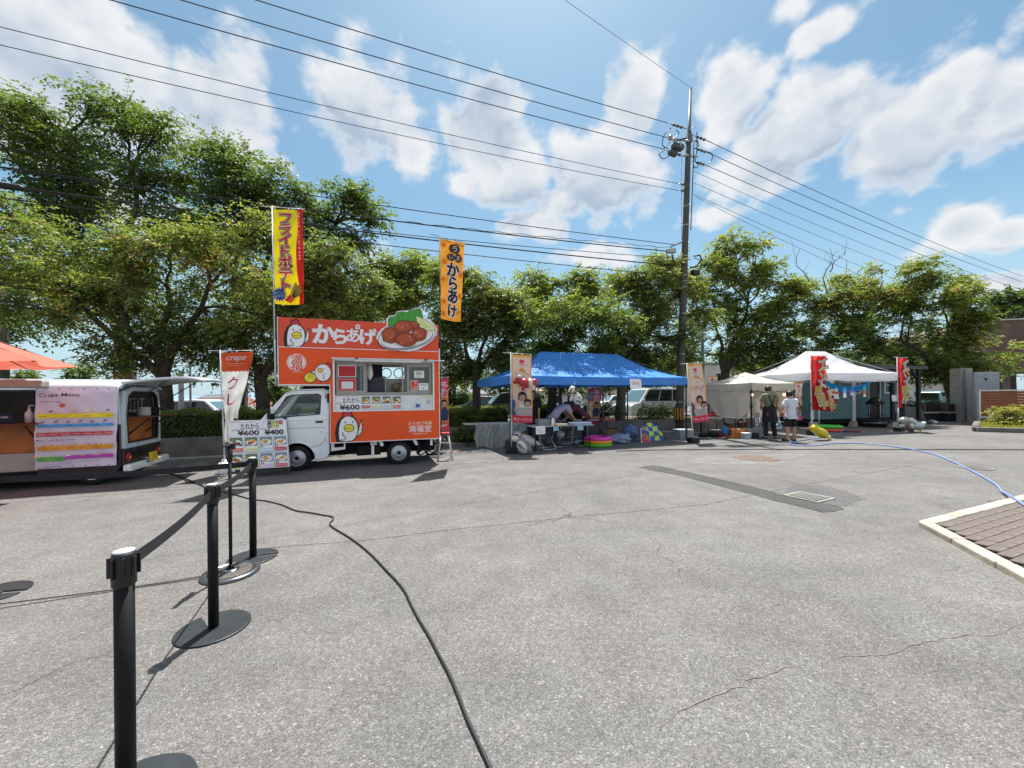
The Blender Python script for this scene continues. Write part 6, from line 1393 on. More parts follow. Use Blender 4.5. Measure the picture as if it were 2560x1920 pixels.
b = MB(); b.grid(lambda u, v: (1.0 + u * .8, -.05 - .12 * v - .04 * math.sin(u * 11 + v * 4), .705 - v * (.55 - u * .35)), 24, 16); b.build('side_fold', M_VINYL, t)
def on(px, py, z): return G(px, py, z).to_tuple()
M_CLEARB = mat('cloudy_box_plastic', '#aeb6b8', .3, 0, .05, 5, trans=.3, alpha=.75)
def tub(label, p, rz, w, d, h, m=M_CLEARB, lid=None, inside=None, name='storage_box', group='boxes on the ground'):
    t = thing(name, label, 'box', p, rz, group); b = MB()
    o = [(-w / 2, -d / 2), (w / 2, -d / 2), (w / 2, d / 2), (-w / 2, d / 2)]; k = .9
    b.prism([(x * k, y * k) for x, y in o][::-1], 0.004, h, 'xy', [(x, y) for x, y in o][::-1]); b.f = [f[::-1] for f in b.f]; b.f.pop(1); b.m.pop(1); b.s.pop(1)
    b.build('tub', m, t, solid=.006)
    b = MB(); b.ring([(x * 1.03, y * 1.03) for x, y in o], [(x * .97, y * .97) for x, y in o], h - .02, h); b.v = [(x, z, y) for x, y, z in b.v]; b.build('rim', m, t)
    if inside:
        rn = random.Random(len(label)); b = MB()
        for c in range(8): b.bx((rn.uniform(-.3, .3) * w, rn.uniform(-.25, .25) * d, h * rn.uniform(.3, .7)), (w * .25, d * .3, h * .4), rn.uniform(0, 90))
        b.build('contents', inside, t, .01)
    if lid: b = MB(); b.bx((0, 0, h + .012), (w * 1.05, d * 1.05, .03)); b.build('box_lid', lid, t, .01)
    return t
tub('clear plastic box of capped bottles at the left end of the loaded table', on(1357, 1063, .70), 19, .36, .26, .17, inside=mat('mixed_caps', '#9a8fa0', .5, 0, .5, 14), group='trays on the table')
def bottle(label, p, m, capm, h=.2, r=.035, group='bottles on the table', name='spray_bottle'):
    t = thing(name, label, 'bottle', p, 0, group); b = MB(); b.lathe([(r * .95, 0), (r, .01), (r, h * .6), (r * .4, h * .78), (r * .35, h * .85)], n=16); b.build('bottle_body', m, t)
    b = MB(); b.tube([(0, 0, h * .84), (0, 0, h), (0, -.04, h)], .012, 6); b.build('cap', capm, t)
for k, (px, c1, c2, lab) in enumerate([(1348, '#c9b8c8', '#b04a6a', 'small pink-capped bottle standing in the clear box, leftmost'), (1356, '#b8c8cc', '#3a9a9a', 'teal-capped bottle in the middle of the clear box'), (1366, '#c0d0cc', '#57b8b0', 'mint bottle at the right of the clear box')]): bottle(lab, on(px, 1061, .715), pm(c1), pm(c2), .17, .03)
bottle('white spray bottle with red trigger right of the clear box', on(1382, 1064, .70), pm('#d4d6da'), pm('#c24a52'), .25, .04)
def tray(label, p, rz, w, d, m, h=.06):
    t = thing('tray', label, 'tray', p, rz, 'trays on the table'); b = MB(); b.ring([(-w / 2, -d / 2), (w / 2, -d / 2), (w / 2, d / 2), (-w / 2, d / 2)], [(-w * .46, -d * .44), (w * .46, -d * .44), (w * .46, d * .44), (-w * .46, d * .44)], .012, h); b.v = [(x, z, y) for x, y, z in b.v]; b.build('rim', m, t, .004)
    b = MB(); b.box(-w * .47, -d * .45, .002, w * .47, d * .45, .012); b.build('tray_floor', m, t)
    b = MB(); rn = random.Random(int(w * 100))
    for c in range(7): b.ell((rn.uniform(-.4, .4) * w, rn.uniform(-.35, .35) * d, .03), (.04, .03, .018), 8, 6)
    b.build('contents', mat('pale_dough', '#cfc7b6', .7, 0, .1), t)
tray('beige tray on the loaded table in front of the woman in lilac', on(1400, 1064, .70), 19, .30, .30, pm('#b3ad93')); tray('wide blue-grey tray on the right of the loaded table', on(1450, 1064, .70), 19, .52, .34, pm('#7d8ba2'), .09)
tray('low red-brown tray on the back right table', on(1518, 1052, .70), 21, .5, .2, pm('#7a3a2c'), .07)
def paper(label, p, rz, w, h, col, lines, tilt=0, name='paper_sign', tcol='#6a6f8a', text=None, group='paper signs'):
    t = thing(name, label, 'sign', p, rz, group); t.rotation_euler.x = R(tilt); b = MB(); b.box(-w / 2, -.002, -h, w / 2, .002, 0); b.build('sheet', pm(col), t)
    q = Print()
    for k in range(lines): q.stroke(tcol, [(-w * .38, -h * (.2 + .6 * k / max(lines - 1, 1))), (w * (.38 - .1 * (k % 3)), -h * (.2 + .6 * k / max(lines - 1, 1)))], h * .035)
    if text: q.text(tcol, text, 0, -h * .45, h * .4, .01, fit=w * .6)
    if q.L: q.build('sheet_print', t, None, .0006, -.003)
    return t
tb2p = lambda s, z: (tb2.matrix_basis @ Vector((s, -.012, z))).to_tuple()
paper('white handwritten paper taped to the table edge under the clear box', tb2p(.22, .695), 19, .27, .21, '#d9d8e2', 5, -4)
paper('light blue paper taped to the table edge, left one', tb2p(.68, .69), 19, .16, .13, '#7fb6cc', 3, -3, tcol='#cfe0c0'); paper('light blue paper taped to the table edge, right one', tb2p(1.42, .69), 19, .18, .14, '#7fb6cc', 3, -5, tcol='#cfe0c0')
paper('white paper with red writing hung on the blue tent valance, near its right end', bp(4.05, -.09, 2.0).to_tuple(), 21, .42, .30, '#d4d2da', 0, -8, tcol='#c46a72', text='縁日')
# folding chair
def chair(label, p, rz):
    t = thing('folding_chair', label, 'chair', p, rz, 'folding chairs')
    for x in (-.2, .2):
        b = MB(); b.tube([(x, .18, 0), (x, -.05, .42), (x, -.16, .78)], .012, 6); b.build('leg', M_ALU, t); b = MB(); b.tube([(x * .95, -.22, 0), (x * .95, .18, .43)], .012, 6); b.build('leg', M_ALU, t)
    b = MB(); b.tube([(-.2, .18, .012), (.2, .18, .012)], .012, 6); b.tube([(-.19, -.22, .012), (.19, -.22, .012)], .012, 6); b.build('stretcher', M_ALU, t)
    b = MB(); b.bx((0, .02, .43), (.40, .36, .03)); b.build('seat', mat('navy_vinyl', '#20232e', .5, 0, .1), t, .01); b = MB(); b.bx((0, -.15, .70), (.40, .025, .16), 0, -18); b.build('backrest', mat('navy_vinyl', '#20232e', .5), t, .008)
chair('chrome folding chair with navy seat under the loaded table, left one', on(1366, 1122, 0), 25); chair('chrome folding chair standing behind the loaded table, right one', on(1416, 1108, 0), 160)
# cardboard box, pool, bags
M_CARD = mat('cardboard', '#8f6f57', .85, 0, .08, 4)
def carton(label, p, rz, w, d, h, m=M_CARD, group='cardboard boxes'):
    t = thing('cardboard_box', label, 'box', p, rz, group); b = MB(); b.box(-w / 2, -d / 2, 0.003, w / 2, d / 2, h); b.build('box_body', m, t, .006)
    b = MB(); b.bx((0, 0, h + .001), (w * .99, .05, .002)); b.bx((0, -d / 2 - .001, h * .9), (.05, .002, h * .2)); b.build('tape', mat('parcel_tape', '#a98b62', .4), t)
    for s in (-1, 1): b = MB(); b.bx((0, s * (d * .5 + d * .12), h + .02), (w * .98, d * .28, .004), 0, s * 25); b.build('flap', m, t)
carton('brown cardboard box behind the striped paddling pool', on(1521, 1094, 0), 18, .52, .36, .33)
t = thing('paddling_pool', 'inflatable paddling pool with pink, orange and green rings under the blue tent', 'paddling pool', on(1495, 1115, 0))
for k, c in enumerate(['#4fa82e', '#d0882c', '#c23a9a']):
    b = MB(); r, h = .36, .085
    b.tube([((r) * math.cos(2 * math.pi * i / 36), r * math.sin(2 * math.pi * i / 36), .055 + k * .092) for i in range(36)], .056, 10, closed=True); b.build('ring', pm(c), t)
b = MB(); b.lathe([(.34, .01), (0, .012)], n=30); b.build('pool_floor', pm('#b85aa0'), t)
def bag(label, p, s, m, seed, name='plastic_bag', cat='bag', group='plastic bags'):
    t = thing(name, label, cat, p, 0, group); rn = random.Random(seed); a = [rn.uniform(0, 6) for _ in range(6)]
    def f(q):
        k = 1 + .16 * math.sin(q.x * 6 + a[0]) * math.sin(q.y * 5 + a[1]) + .10 * math.sin(q.z * 9 + a[2] + q.x * 4) + .06 * math.sin(q.x * 17 + a[3]) * math.sin(q.z * 15 + a[4])
        return (q.x * k, q.y * k, max(q.z * k, -.75))
    b = MB(); b.ell((0, 0, s[2] * .75), s, 22, 16, fn=f); b.build('bag_body', m, t); return t
M_BAGB = mat('clear_blue_bag', '#9aa8c0', .25, 0, .15, 8, trans=.3); M_BAGW = mat('white_bag', '#cdd0d4', .4, 0, .08, 8, trans=.2)
bag('heap of clear bluish plastic bags between the pool and the checked play target', on(1548, 1108, 0), (.38, .26, .17), M_BAGB, 1)
bag('blue and white plastic sack behind the bags, against the wall', on(1576, 1091, 0), (.24, .2, .24), mat('blue_white_sack', '#7f8fc0', .4, 0, .55, 9), 2); bag('crumpled white carrier bag under the loaded table', on(1452, 1110, 0), (.22, .15, .07), M_BAGW, 3)
bag('white carrier bag hanging from the right folding chair', on(1402, 1092, .32), (.11, .09, .10), M_BAGW, 4); bag('grey bucket-shaped bag under the left folding chair', on(1372, 1112, 0), (.15, .13, .13), mat('grey_bag', '#6b6b68', .6, 0, .15), 5)
# checked pop-up ball target with a price board leaning on it
ct = G(1632, 1102); t = thing('play_target', 'pop-up ball target of blue and yellow checks, arched like a tunnel mouth', 'game target', ct.to_tuple(), 20)
for r_ in range(4):
    for c_ in range(5):
        x0, x1 = -.47 + c_ * .188, -.47 + (c_ + 1) * .188; z0, z1 = r_ * .15, (r_ + 1) * .15
        lim = lambda x: .60 * math.sqrt(max(0, 1 - (abs(x) / .49) ** 2.6))
        pts = [(x0, z0), (x1, z0), (x1, min(z1, max(lim(x1), z0 + .001))), ((x0 + x1) / 2, min(z1, max(lim((x0 + x1) / 2), z0 + .001))), (x0, min(z1, max(lim(x0), z0 + .001)))]
        b = MB(); b.add([(x, z * .30, z) for x, z in pts], [(0, 1, 2, 3, 4)]); b.build('check', pm('#2a54a0') if (r_ + c_) % 2 == 0 else pm('#b4c23a'), t, solid=.004)
sn = lambda k: .60 * max(0, math.sin(math.pi * k / 24)) ** .8
b = MB(); b.tube([(.49 * math.cos(math.pi * k / 24), sn(k) * .3 - .004, sn(k)) for k in range(25)], .012, 6); b.build('hoop', M_BLACKP, t)
b = MB(); b.tube([(-.49 + .0, .0, .02), (-.42, .35, .02), (.42, .35, .02), (.49, 0, .02)], .010, 5); b.add([(-.47, .02, .01), (-.40, .33, .02), (-.25, .19, .52), (-.36, .12, .36)], [(0, 1, 2, 3)]); b.build('side_wing', pm('#8a8f98'), t)
for (x, z, r) in ((-.16, .40, .10), (.22, .14, .12)):
    b = MB(); b.tube([(x + r * math.cos(2 * math.pi * i / 18), z * .3 - .012, z + r * math.sin(2 * math.pi * i / 18)) for i in range(18)], .010, 5, closed=True); b.build('pocket', pm('#5f7a1e'), t)
a0 = G(1603, 1107); t = thing('price_panel', 'white-framed colourful picture board leaning back against the checked target', 'sign board', a0.to_tuple(), 18); t.rotation_euler = (R(-24), R(16), R(18))
b = MB(); b.box(0, -.01, 0, .36, .01, .50); b.build('frame', M_WPLAST, t, .006)
q = Print(); q.rect('#2c3f78', .02, .34, .34, .48); q.rect('#6a3a3a', .02, .20, .34, .34); q.rect('#9a2a3f', .02, .02, .34, .20); q.text('#d9b83a', 'くじ', .18, .27, .14, .02); q.text('#c43a4a', '1', .20, .41, .12, .02)
for k in range(8): q.blob(['#c23a4a', '#7a1f38', '#d06a5a'][k % 3], .06 + .04 * k, .10 + .03 * (k % 3), .03, .025, k, 8)
q.build('panel_print', t, None, .0006, -.0105)
b = MB(); b.box(.12, -.02, .50, .26, .02, .54); b.build('clip', pm('#a8323a'), t)
tub('white-lidded storage box in front of the utility pole', on(1708, 1099, 0), 14, .52, .36, .33, inside=mat('grey_stuff', '#8a8688', .6, 0, .3, 14), lid=M_WPLAST)
# inflatable animals
def inflate(name, label, p, rz, parts, group='inflatable animals', cat='inflatable toy', extra=None):
    """parts: (part name, material, list of (centre, radii, tilt))"""
    t = thing(name, label, cat, p, rz, group)
    for nm, m, l in parts:
        b = MB()
        for c, r, *rot in l:
            M = Matrix.Rotation(R(rot[0]), 4, 'Y') @ Matrix.Rotation(R(rot[1] if len(rot) > 1 else 0), 4, 'X') if rot else None
            b.ell(c, r, 16, 12, M)
        b.build(nm, m, t)
    if extra: extra(t)
    return t
M_IW = mat('white_balloon', '#cfcdc6', .22, 0, .03, coat=.4); M_IG = mat('grey_balloon', '#7d7c7f', .25, 0, .05, coat=.3); M_IR = mat('red_balloon', '#a81624', .2, 0, .05, coat=.5); M_IY = mat('yellow_balloon', '#c9b80c', .2, 0, .04, coat=.5); M_IB = mat('black_spots', '#15151a', .25, 0, 0)
inflate('toy_seal', 'white inflatable seal lying on its side behind the banner pole', on(1318, 1112, .17), -14, [('body', M_IW, [((0, 0, .12), (.30, .15, .15), 22), ((-.26, 0, .24), (.14, .13, .12), 20)]), ('tail', M_IW, [((.30, 0, .05), (.09, .10, .04), 40)]), ('collar', pm('#b5642e'), [((-.17, 0, .20), (.02, .145, .145), 20)]), ('flipper', M_IW, [((-.1, -.16, .02), (.05, .09, .03), 0, 30), ((.10, -.14, -.08), (.03, .04, .09))])])
inflate('toy_penguin', 'grey inflatable penguin slumped at the foot of the banner pole', on(1300, 1136, 0), 20, [('body', M_IG, [((.08, 0, .22), (.16, .15, .26), -28)]), ('belly', M_IW, [((.04, -.05, .20), (.13, .125, .20), -28)]), ('head', M_IW, [((-.13, 0, .42), (.10, .10, .09))]), ('face_patch', M_IB, [((-.11, .02, .47), (.085, .09, .06))]), ('beak', pm('#c9a23a'), [((-.22, -.05, .40), (.05, .02, .02), 20)]), ('flipper', M_IG, [((-.02, -.15, .22), (.04, .03, .16), -50), ((.24, -.08, .12), (.05, .04, .12), -30)])])
def strings(t):
    b = MB(); b.tube([(0, 0, .1), (.02, .02, .35)], .003, 4); b.build('string', M_WPLAST, t)
inflate('toy_cow', 'red and white inflatable cow tied high on the mother-and-child banner', P(1316, 958, 9.9).to_tuple(), 8, [('body', M_IR, [((-.03, 0, 0), (.20, .12, .12), 8), ((.20, 0, -.0), (.11, .11, .12))]), ('white_patch', M_IW, [((.09, -.005, .005), (.09, .122, .125))]), ('head', M_IR, [((-.22, -.02, .08), (.10, .09, .09), -20)]), ('muzzle', mat('dark_red', '#7d1420', .3), [((-.30, -.03, .03), (.06, .06, .05))]), ('leg', M_IR, [((-.10, -.06, -.12), (.05, .05, .08)), ((-.08, .06, -.12), (.05, .05, .08))]), ('leg', M_IW, [((.17, -.06, -.11), (.05, .05, .08)), ((.2, .06, -.11), (.05, .05, .08))]), ('ear', M_IW, [((-.19, -.06, .17), (.05, .03, .04))]), ('ear', M_IW, [((-.15, .06, .17), (.05, .03, .04))]), ('eye', M_IB, [((-.25, -.10, .10), (.015, .012, .018))])], extra=strings)
def dspots(t):
    b = MB(); rn = random.Random(6)
    for (x, z) in ((.00, .02), (.10, -.10), (-.06, -.05), (.13, -.22), (.22, -.16), (.05, -.2), (.2, -.3), (-.14, .10), (.10, .06)): b.ell((x, -.125 + .06 * abs(x - .08), z), (.035 * rn.uniform(.6, 1.4), .02, .024 * rn.uniform(.7, 1.3)), 8, 6)
    b.build('spots', M_IB, t); strings(t)
inflate('toy_dog', 'white inflatable dog with black spots hanging from the blue tent', P(1436, 985, 10.9).to_tuple(), 8, [('body', M_IW, [((.08, 0, -.12), (.14, .12, .22), -40)]), ('head', M_IW, [((-.06, -.01, .13), (.11, .10, .10))]), ('muzzle', M_IW, [((-.15, -.03, .09), (.06, .06, .05))]), ('ear', M_IB, [((.02, -.09, .15), (.035, .03, .06))]), ('ear', M_IB, [((-.02, .09, .16), (.035, .03, .06))]), ('leg', M_IW, [((-.10, -.06, -.10), (.05, .05, .10), 30), ((.2, -.05, -.32), (.05, .05, .09)), ((-.06, .06, -.12), (.05, .05, .10), 30)]), ('collar', pm('#b02a30'), [((-.02, 0, .03), (.07, .085, .018), -20)]), ('nose', M_IB, [((-.205, -.04, .10), (.018, .018, .015))])], extra=dspots)
# ---- around the beige tent
M_BAGK = mat('black_nylon', '#141417', .7, 0, .2); 
bag('black bag on the ground just left of the red rucksack', on(1783, 1092, 0), (.20, .15, .12), M_BAGK, 7, 'bag'); bag('red rucksack on the ground by the beige tent', on(1800, 1092, 0), (.13, .11, .13), mat('red_nylon', '#8f1f28', .7, 0, .15), 8, 'rucksack')
bag('blue sports bag leaning on the boxes in the beige tent', on(1811, 1085, .15), (.11, .09, .15), mat('blue_nylon', '#1f6f9f', .6, 0, .25), 9, 'bag'); bag('small black bag under the banner legs', on(1760, 1092, 0), (.17, .12, .09), M_BAGK, 10, 'bag')
carton('tall cardboard box behind the orange crate in the beige tent', on(1826, 1086, 0), 10, .34, .3, .42); carton('shallow cardboard box on the table of the beige tent', on(1852, 1042, .68), 20, .36, .25, .15); carton('dark cardboard box under the table of the beige tent', on(1852, 1080, 0), 8, .4, .3, .36, mat('cardboard_dark', '#6a4a3a', .85, 0, .1))
t = thing('bottle_crate', 'orange plastic bottle crate on the ground in front of the beige tent', 'crate', on(1839, 1095, 0), 12); M_CR = mat('orange_crate', '#b56a1f', .45, 0, .08)
b = MB()
for x in (-.22, .22): 
    for y in (-.15, .15): b.bx((x, y, .15), (.03, .03, .30))
for z in (.03, .29): b.bx((0, -.155, z), (.46, .02, .05)); b.bx((0, .155, z), (.46, .02, .05)); b.bx((-.225, 0, z), (.02, .32, .05)); b.bx((.225, 0, z), (.02, .32, .05))
b.build('crate_frame', M_CR, t, .004)
slat = None
for k in range(7):
    if slat is None: slat = MB().bx((0, -.152, .16), (.046, .012, .24)).build('slat', M_CR, t); o = slat
    else: o = slat.copy(); COL.objects.link(o)
    o.location.x = -.18 + .06 * k
b = MB(); b.box(-.21, -.14, .01, .21, .14, .03); b.build('crate_floor', M_CR, t)
for x in (-.12, 0.04, .12):
    b = MB(); b.lathe([(.035, .03), (.035, .24), (.014, .30), (.014, .34)], (x, -.03, 0), 12); b.build('bottle', M_WPLAST, t)
tub('large grey clear box under the beige tent table, behind the tent leg', on(1885, 1094, 0), 14, .66, .36, .30, inside=mat('dark_stuff', '#55575a', .6, 0, .4, 12), lid=M_CLEARB); tub('small blue-white box in front of the grey clear box', on(1865, 1097, 0), 10, .24, .2, .18, mat('iceblue_plastic', '#a9bccb', .4), lid=M_WPLAST)
def poster(label, p, rz, w, h, tilt, cols, roll=0):
    t = thing('poster_board', label, 'poster', p, rz, 'posters on the beige tent table'); t.rotation_euler = (R(tilt), R(roll), R(rz)); b = MB(); b.box(-w / 2, -.006, 0, w / 2, .006, h); b.build('frame', M_WPLAST, t); q = Print(); rn = random.Random(int(w * 99 + h * 7 + rz))
    q.rect(cols[0], -w * .43, h * .05, w * .43, h * .95)
    for k in range(9): q.blob(rn.choice(cols[1:]), rn.uniform(-.3, .3) * w, h * rn.uniform(.15, .85), w * .16, h * .08, k, 9, .25)
    q.build('poster_print', t, None, .0006, -.0065)
poster('dark grey poster board leaning on the table left of the man', on(1897, 1073, .25), 20, .22, .46, -16, ['#3c4046', '#8a8d94', '#5a4a6a', '#c8c8cc'], 8); poster('blue seaside poster leaning on the table between the man and the boy', on(1947, 1071, .26), 20, .34, .46, -16, ['#2f7fa8', '#cfd6d4', '#1f5f8a', '#8ac0cc', '#3a4048'])
t = thing('acrylic_stand', 'small clear acrylic stand on the beige tent table', 'stand', on(1892, 1046, .68), 20); b = MB(); b.bx((0, 0, .10), (.24, .006, .20), 0, 12); b.bx((0, .03, .004), (.24, .1, .008)); b.build('acrylic', mat('acrylic', '#b9b4bc', .2, 0, .02, trans=.3), t)
bottle('white pump bottle on the beige tent table between the two people', on(1944, 1042, .68), pm('#d0d2d2'), pm('#c8caca'), .22, .045); 
t = thing('brown_bottle', 'squat brown jar beside the white pump bottle', 'jar', on(1955, 1042, .68)); b = MB(); b.lathe([(.06, 0), (.065, .02), (.065, .12), (.05, .14), (.05, .16)], n=18); b.build('jar', pm('#8a4a36'), t); b = MB(); b.lathe([(.055, .15), (.055, .175), (0, .176)], n=18); b.build('jar_lid', pm('#b8a89a'), t)
for nm, g in (('leg weight on the beige tent near leg', gc[0]),):
    t = thing('leg_weight', 'black block weight round the near leg of the beige tent', 'weight', (g[0], g[1], 0), 10); b = MB(); b.ring([(-.19, -.14), (.19, -.14), (.19, .14), (-.19, .14)], [(-.05, -.05), (.05, -.05), (.05, .05), (-.05, .05)], .005, .19); b.v = [(x, z, y) for x, y, z in b.v]; b.build('block', M_BLACKP, t, .015)
    b = MB(); b.tube([(-.06, -.06, .20), (0, -.06, .24), (.06, -.06, .20)], .01, 5); b.build('handle', M_BLACKP, t)
# ---- around the white tent
inflate('toy_hippo', 'yellow inflatable animal lying on its side by the red banner foot', on(2052, 1085, .20), 14, [('body', M_IY, [((0, 0, .04), (.30, .17, .15), 26)]), ('head', M_IY, [((-.26, 0, .18), (.13, .13, .12))]), ('ear', M_IY, [((-.30, -.08, .28), (.03, .03, .04))]), ('ear', M_IY, [((-.22, .08, .28), (.03, .03, .04))])], extra=lambda t: [MB().tube([(.16 + .08 * k, -.08, -.05), (.20 + .09 * k, -.1, -.19)], .025, 8).build('leg', pm('#d2cfa0'), t) for k in (0, 1)])
def swimring(label, p, r, c, rz=0):
    t = thing('swim_ring', label, 'swim ring', p, rz, 'swim rings on the ground'); b = MB(); b.tube([(r * math.cos(2 * math.pi * i / 30), r * math.sin(2 * math.pi * i / 30), .055) for i in range(30)], .055, 10, closed=True); b.build('ring', pm(c), t)
    b = MB(); b.tube([(r, 0, .11), (r, 0, .135)], .012, 6); b.build('valve', M_WPLAST, t)
swimring('bright green swim ring on top of the red one beside the yellow inflatable', on(2073, 1070, .115), .40, '#3aa83a'); swimring('red and orange swim ring lying flat under the green one', on(2073, 1078, 0), .42, '#b8483a')
for lab, px, py, c, sd in (('crumpled pink and blue deflated float on the ground', 2101, 1078, '#8a6a9a', 1), ('flat navy deflated float on the ground', 2114, 1080, '#20285a', 2), ('small dark and red float on the ground', 2132, 1080, '#6a1f2a', 3), ('pale deflated float left of the green ring', 2016, 1073, '#b8a8a0', 4)): bag(lab, on(px, py, 0), (.28, .16, .035), pm(c), 20 + sd, 'deflated_float', 'float', 'deflated floats')
# blue cloth and hanging cut-outs
t = thing('blue_drape', 'bright blue crinkled cloth slung under the front edge of the white tent', 'cloth', wp(.95, .12, 0).to_tuple(), 14)
b = MB(); b.grid(lambda u, v: (.02 + u * 2.15, -.05 + .25 * v + .02 * math.sin(u * 40), 1.95 - .20 * math.sin(math.pi * min(1, max(0, u) ** .75)) - v * .34 * max(0, u) ** .8 * (1 - .45 * max(0, u - .7)) + .012 * math.sin(u * 60 + v * 5)), 70, 10); b.build('cloth', mat('azure_cloth', '#1682c8', .55, 0, .1, 14, trans=.3), t)
def cutout(label, s, z, parts):
    q0 = wp(.95 + s, .05, z); t = thing('hanging_figure', label, 'decoration', q0.to_tuple(), 14, 'paper cut-outs hung under the white tent'); b = MB(); b.tube([(0, 0, 0), (0, 0, .28)], .002, 4); b.build('thread', M_WPLAST, t)
    for k, (nm, c, pts) in enumerate(parts): b = MB(); b.prism(pts, -.006 - .003 * k, .0); b.build(nm, pm(c), t)
circ = lambda x, z, r, n=14: [(x + r * math.cos(2 * math.pi * i / n), z + r * math.sin(2 * math.pi * i / n)) for i in range(n)]
cutout('paper figure in red with white boots, leftmost under the blue cloth', .30, 1.50, [('head', '#b9a49a', circ(0, .12, .09)), ('torso', '#b02433', [(-.12, -.02), (.12, -.02), (.14, .06), (-.14, .06)]), ('leg', '#c8ccd0', [(-.10, -.20), (-.02, -.20), (-.02, -.02), (-.09, -.02)]), ('leg', '#c8ccd0', [(.02, -.20), (.12, -.20), (.09, -.02), (.02, -.02)])])
cutout('light blue and white paper figure in front of the hut corner trim', .72, 1.50, [('head', '#4a9ac0', circ(0, .10, .10)), ('torso', '#cfd6da', [(-.08, -.16), (.08, -.16), (.07, .02), (-.07, .02)])])
cutout('blue and red paper figure near the middle of the blue cloth', 1.10, 1.55, [('head', '#2f6fb0', circ(0, .04, .11)), ('bow', '#b03a40', circ(-.12, .02, .05, 8)), ('torso', '#a8c0d0', [(-.10, -.12), (.12, -.12), (.08, -.02), (-.08, -.02)])])
cutout('orange and teal paper figure at the right end of the blue cloth', 1.72, 1.55, [('head', '#2a93a8', circ(.02, .14, .10)), ('torso', '#c0623a', [(-.10, -.04), (.14, -.02), (.06, .05), (-.08, .06)]), ('skirt', '#cfcfc8', [(-.07, -.18), (.09, -.18), (.03, -.06), (-.03, -.06)])])
cutout('small grey paper tag hanging below the middle figures', 1.16, 1.28, [('tag', '#a8a48c', [(-.05, -.08), (.06, -.08), (.02, .08), (-.02, .08)])])
paper('white paper tied to the pole of the slim red banner', G(2240, 1078).to_tuple()[:2] + (1.42,), 10, .38, .24, '#c9c3c4', 3, -4)
inflate('toy_cat', 'white inflatable with a rounded head at the foot of the slim red banner', on(2262, 1077, 0), 10, [('body', M_IW, [((0, 0, .18), (.15, .13, .18), 15)]), ('head', M_IW, [((-.04, -.02, .42), (.17, .15, .14))]), ('strap', M_IB, [((-.03, -.01, .33), (.13, .12, .02))])])
inflate('toy_penguin', 'brown-grey inflatable penguin leaning in front of the white inflatables', on(2274, 1081, 0), 25, [('body', mat('taupe_balloon', '#7d6c64', .25, 0, .05), [((.04, 0, .20), (.14, .13, .22), -25)]), ('head', M_IW, [((.10, 0, .46), (.11, .11, .10))]), ('belly', M_IW, [((-.04, -.08, .25), (.08, .06, .1), -25)])])
inflate('toy_duck', 'pale blue-white inflatable duck on short yellow legs, rightmost of the toys', on(2295, 1080, 0), 8, [('body', mat('iceblue_balloon', '#b9c8cf', .22, 0, .03), [((0, 0, .26), (.26, .15, .13), -6), ((.24, 0, .33), (.10, .08, .06), -25)]), ('head', M_IW, [((-.20, 0, .40), (.11, .10, .09))])], extra=lambda t: [MB().tube([(.02 + .08 * k, 0, .15), (.03 + .1 * k, 0, 0.02)], .02, 6).build('leg', pm('#b98a3a'), t) for k in (0, 1)])
# ================================================================ PEOPLE
def skin_geo(J, E, Rd, sub=2, root=0):
    names = list(J); idx = {n: i for i, n in enumerate(names)}
    me = bpy.data.meshes.new('sk'); me.from_pydata([tuple(J[n]) for n in names], [(idx[a], idx[b]) for a, b in E], []); me.update()
    o = bpy.data.objects.new('sk', me); COL.objects.link(o)
    md = o.modifiers.new('s', 'SKIN'); md.use_smooth_shade = True
    sv = me.skin_vertices[0].data
    for n in names: r = Rd[n]; sv[idx[n]].radius = r if hasattr(r, '__len__') else (r, r)
    sv[root].use_root = True
    sb = o.modifiers.new('d', 'SUBSURF'); sb.levels = sub; sb.render_levels = sub
    dg = bpy.context.evaluated_depsgraph_get(); m2 = bpy.data.meshes.new_from_object(o.evaluated_get(dg))
    vs = [tuple(v.co) for v in m2.vertices]; fs = [tuple(p.vertices) for p in m2.polygons]
    bpy.data.objects.remove(o); bpy.data.meshes.remove(me); bpy.data.meshes.remove(m2); return vs, fs
M_SKIN = mat('skin', '#b98a6c', .55, 0, .06, 12); M_HAIR = mat('black_hair', '#15110f', .5, 0, .2, 60, .4, 200); M_HAIRB = mat('brown_hair', '#3a2a20', .5, 0, .2, 60, .4, 200)
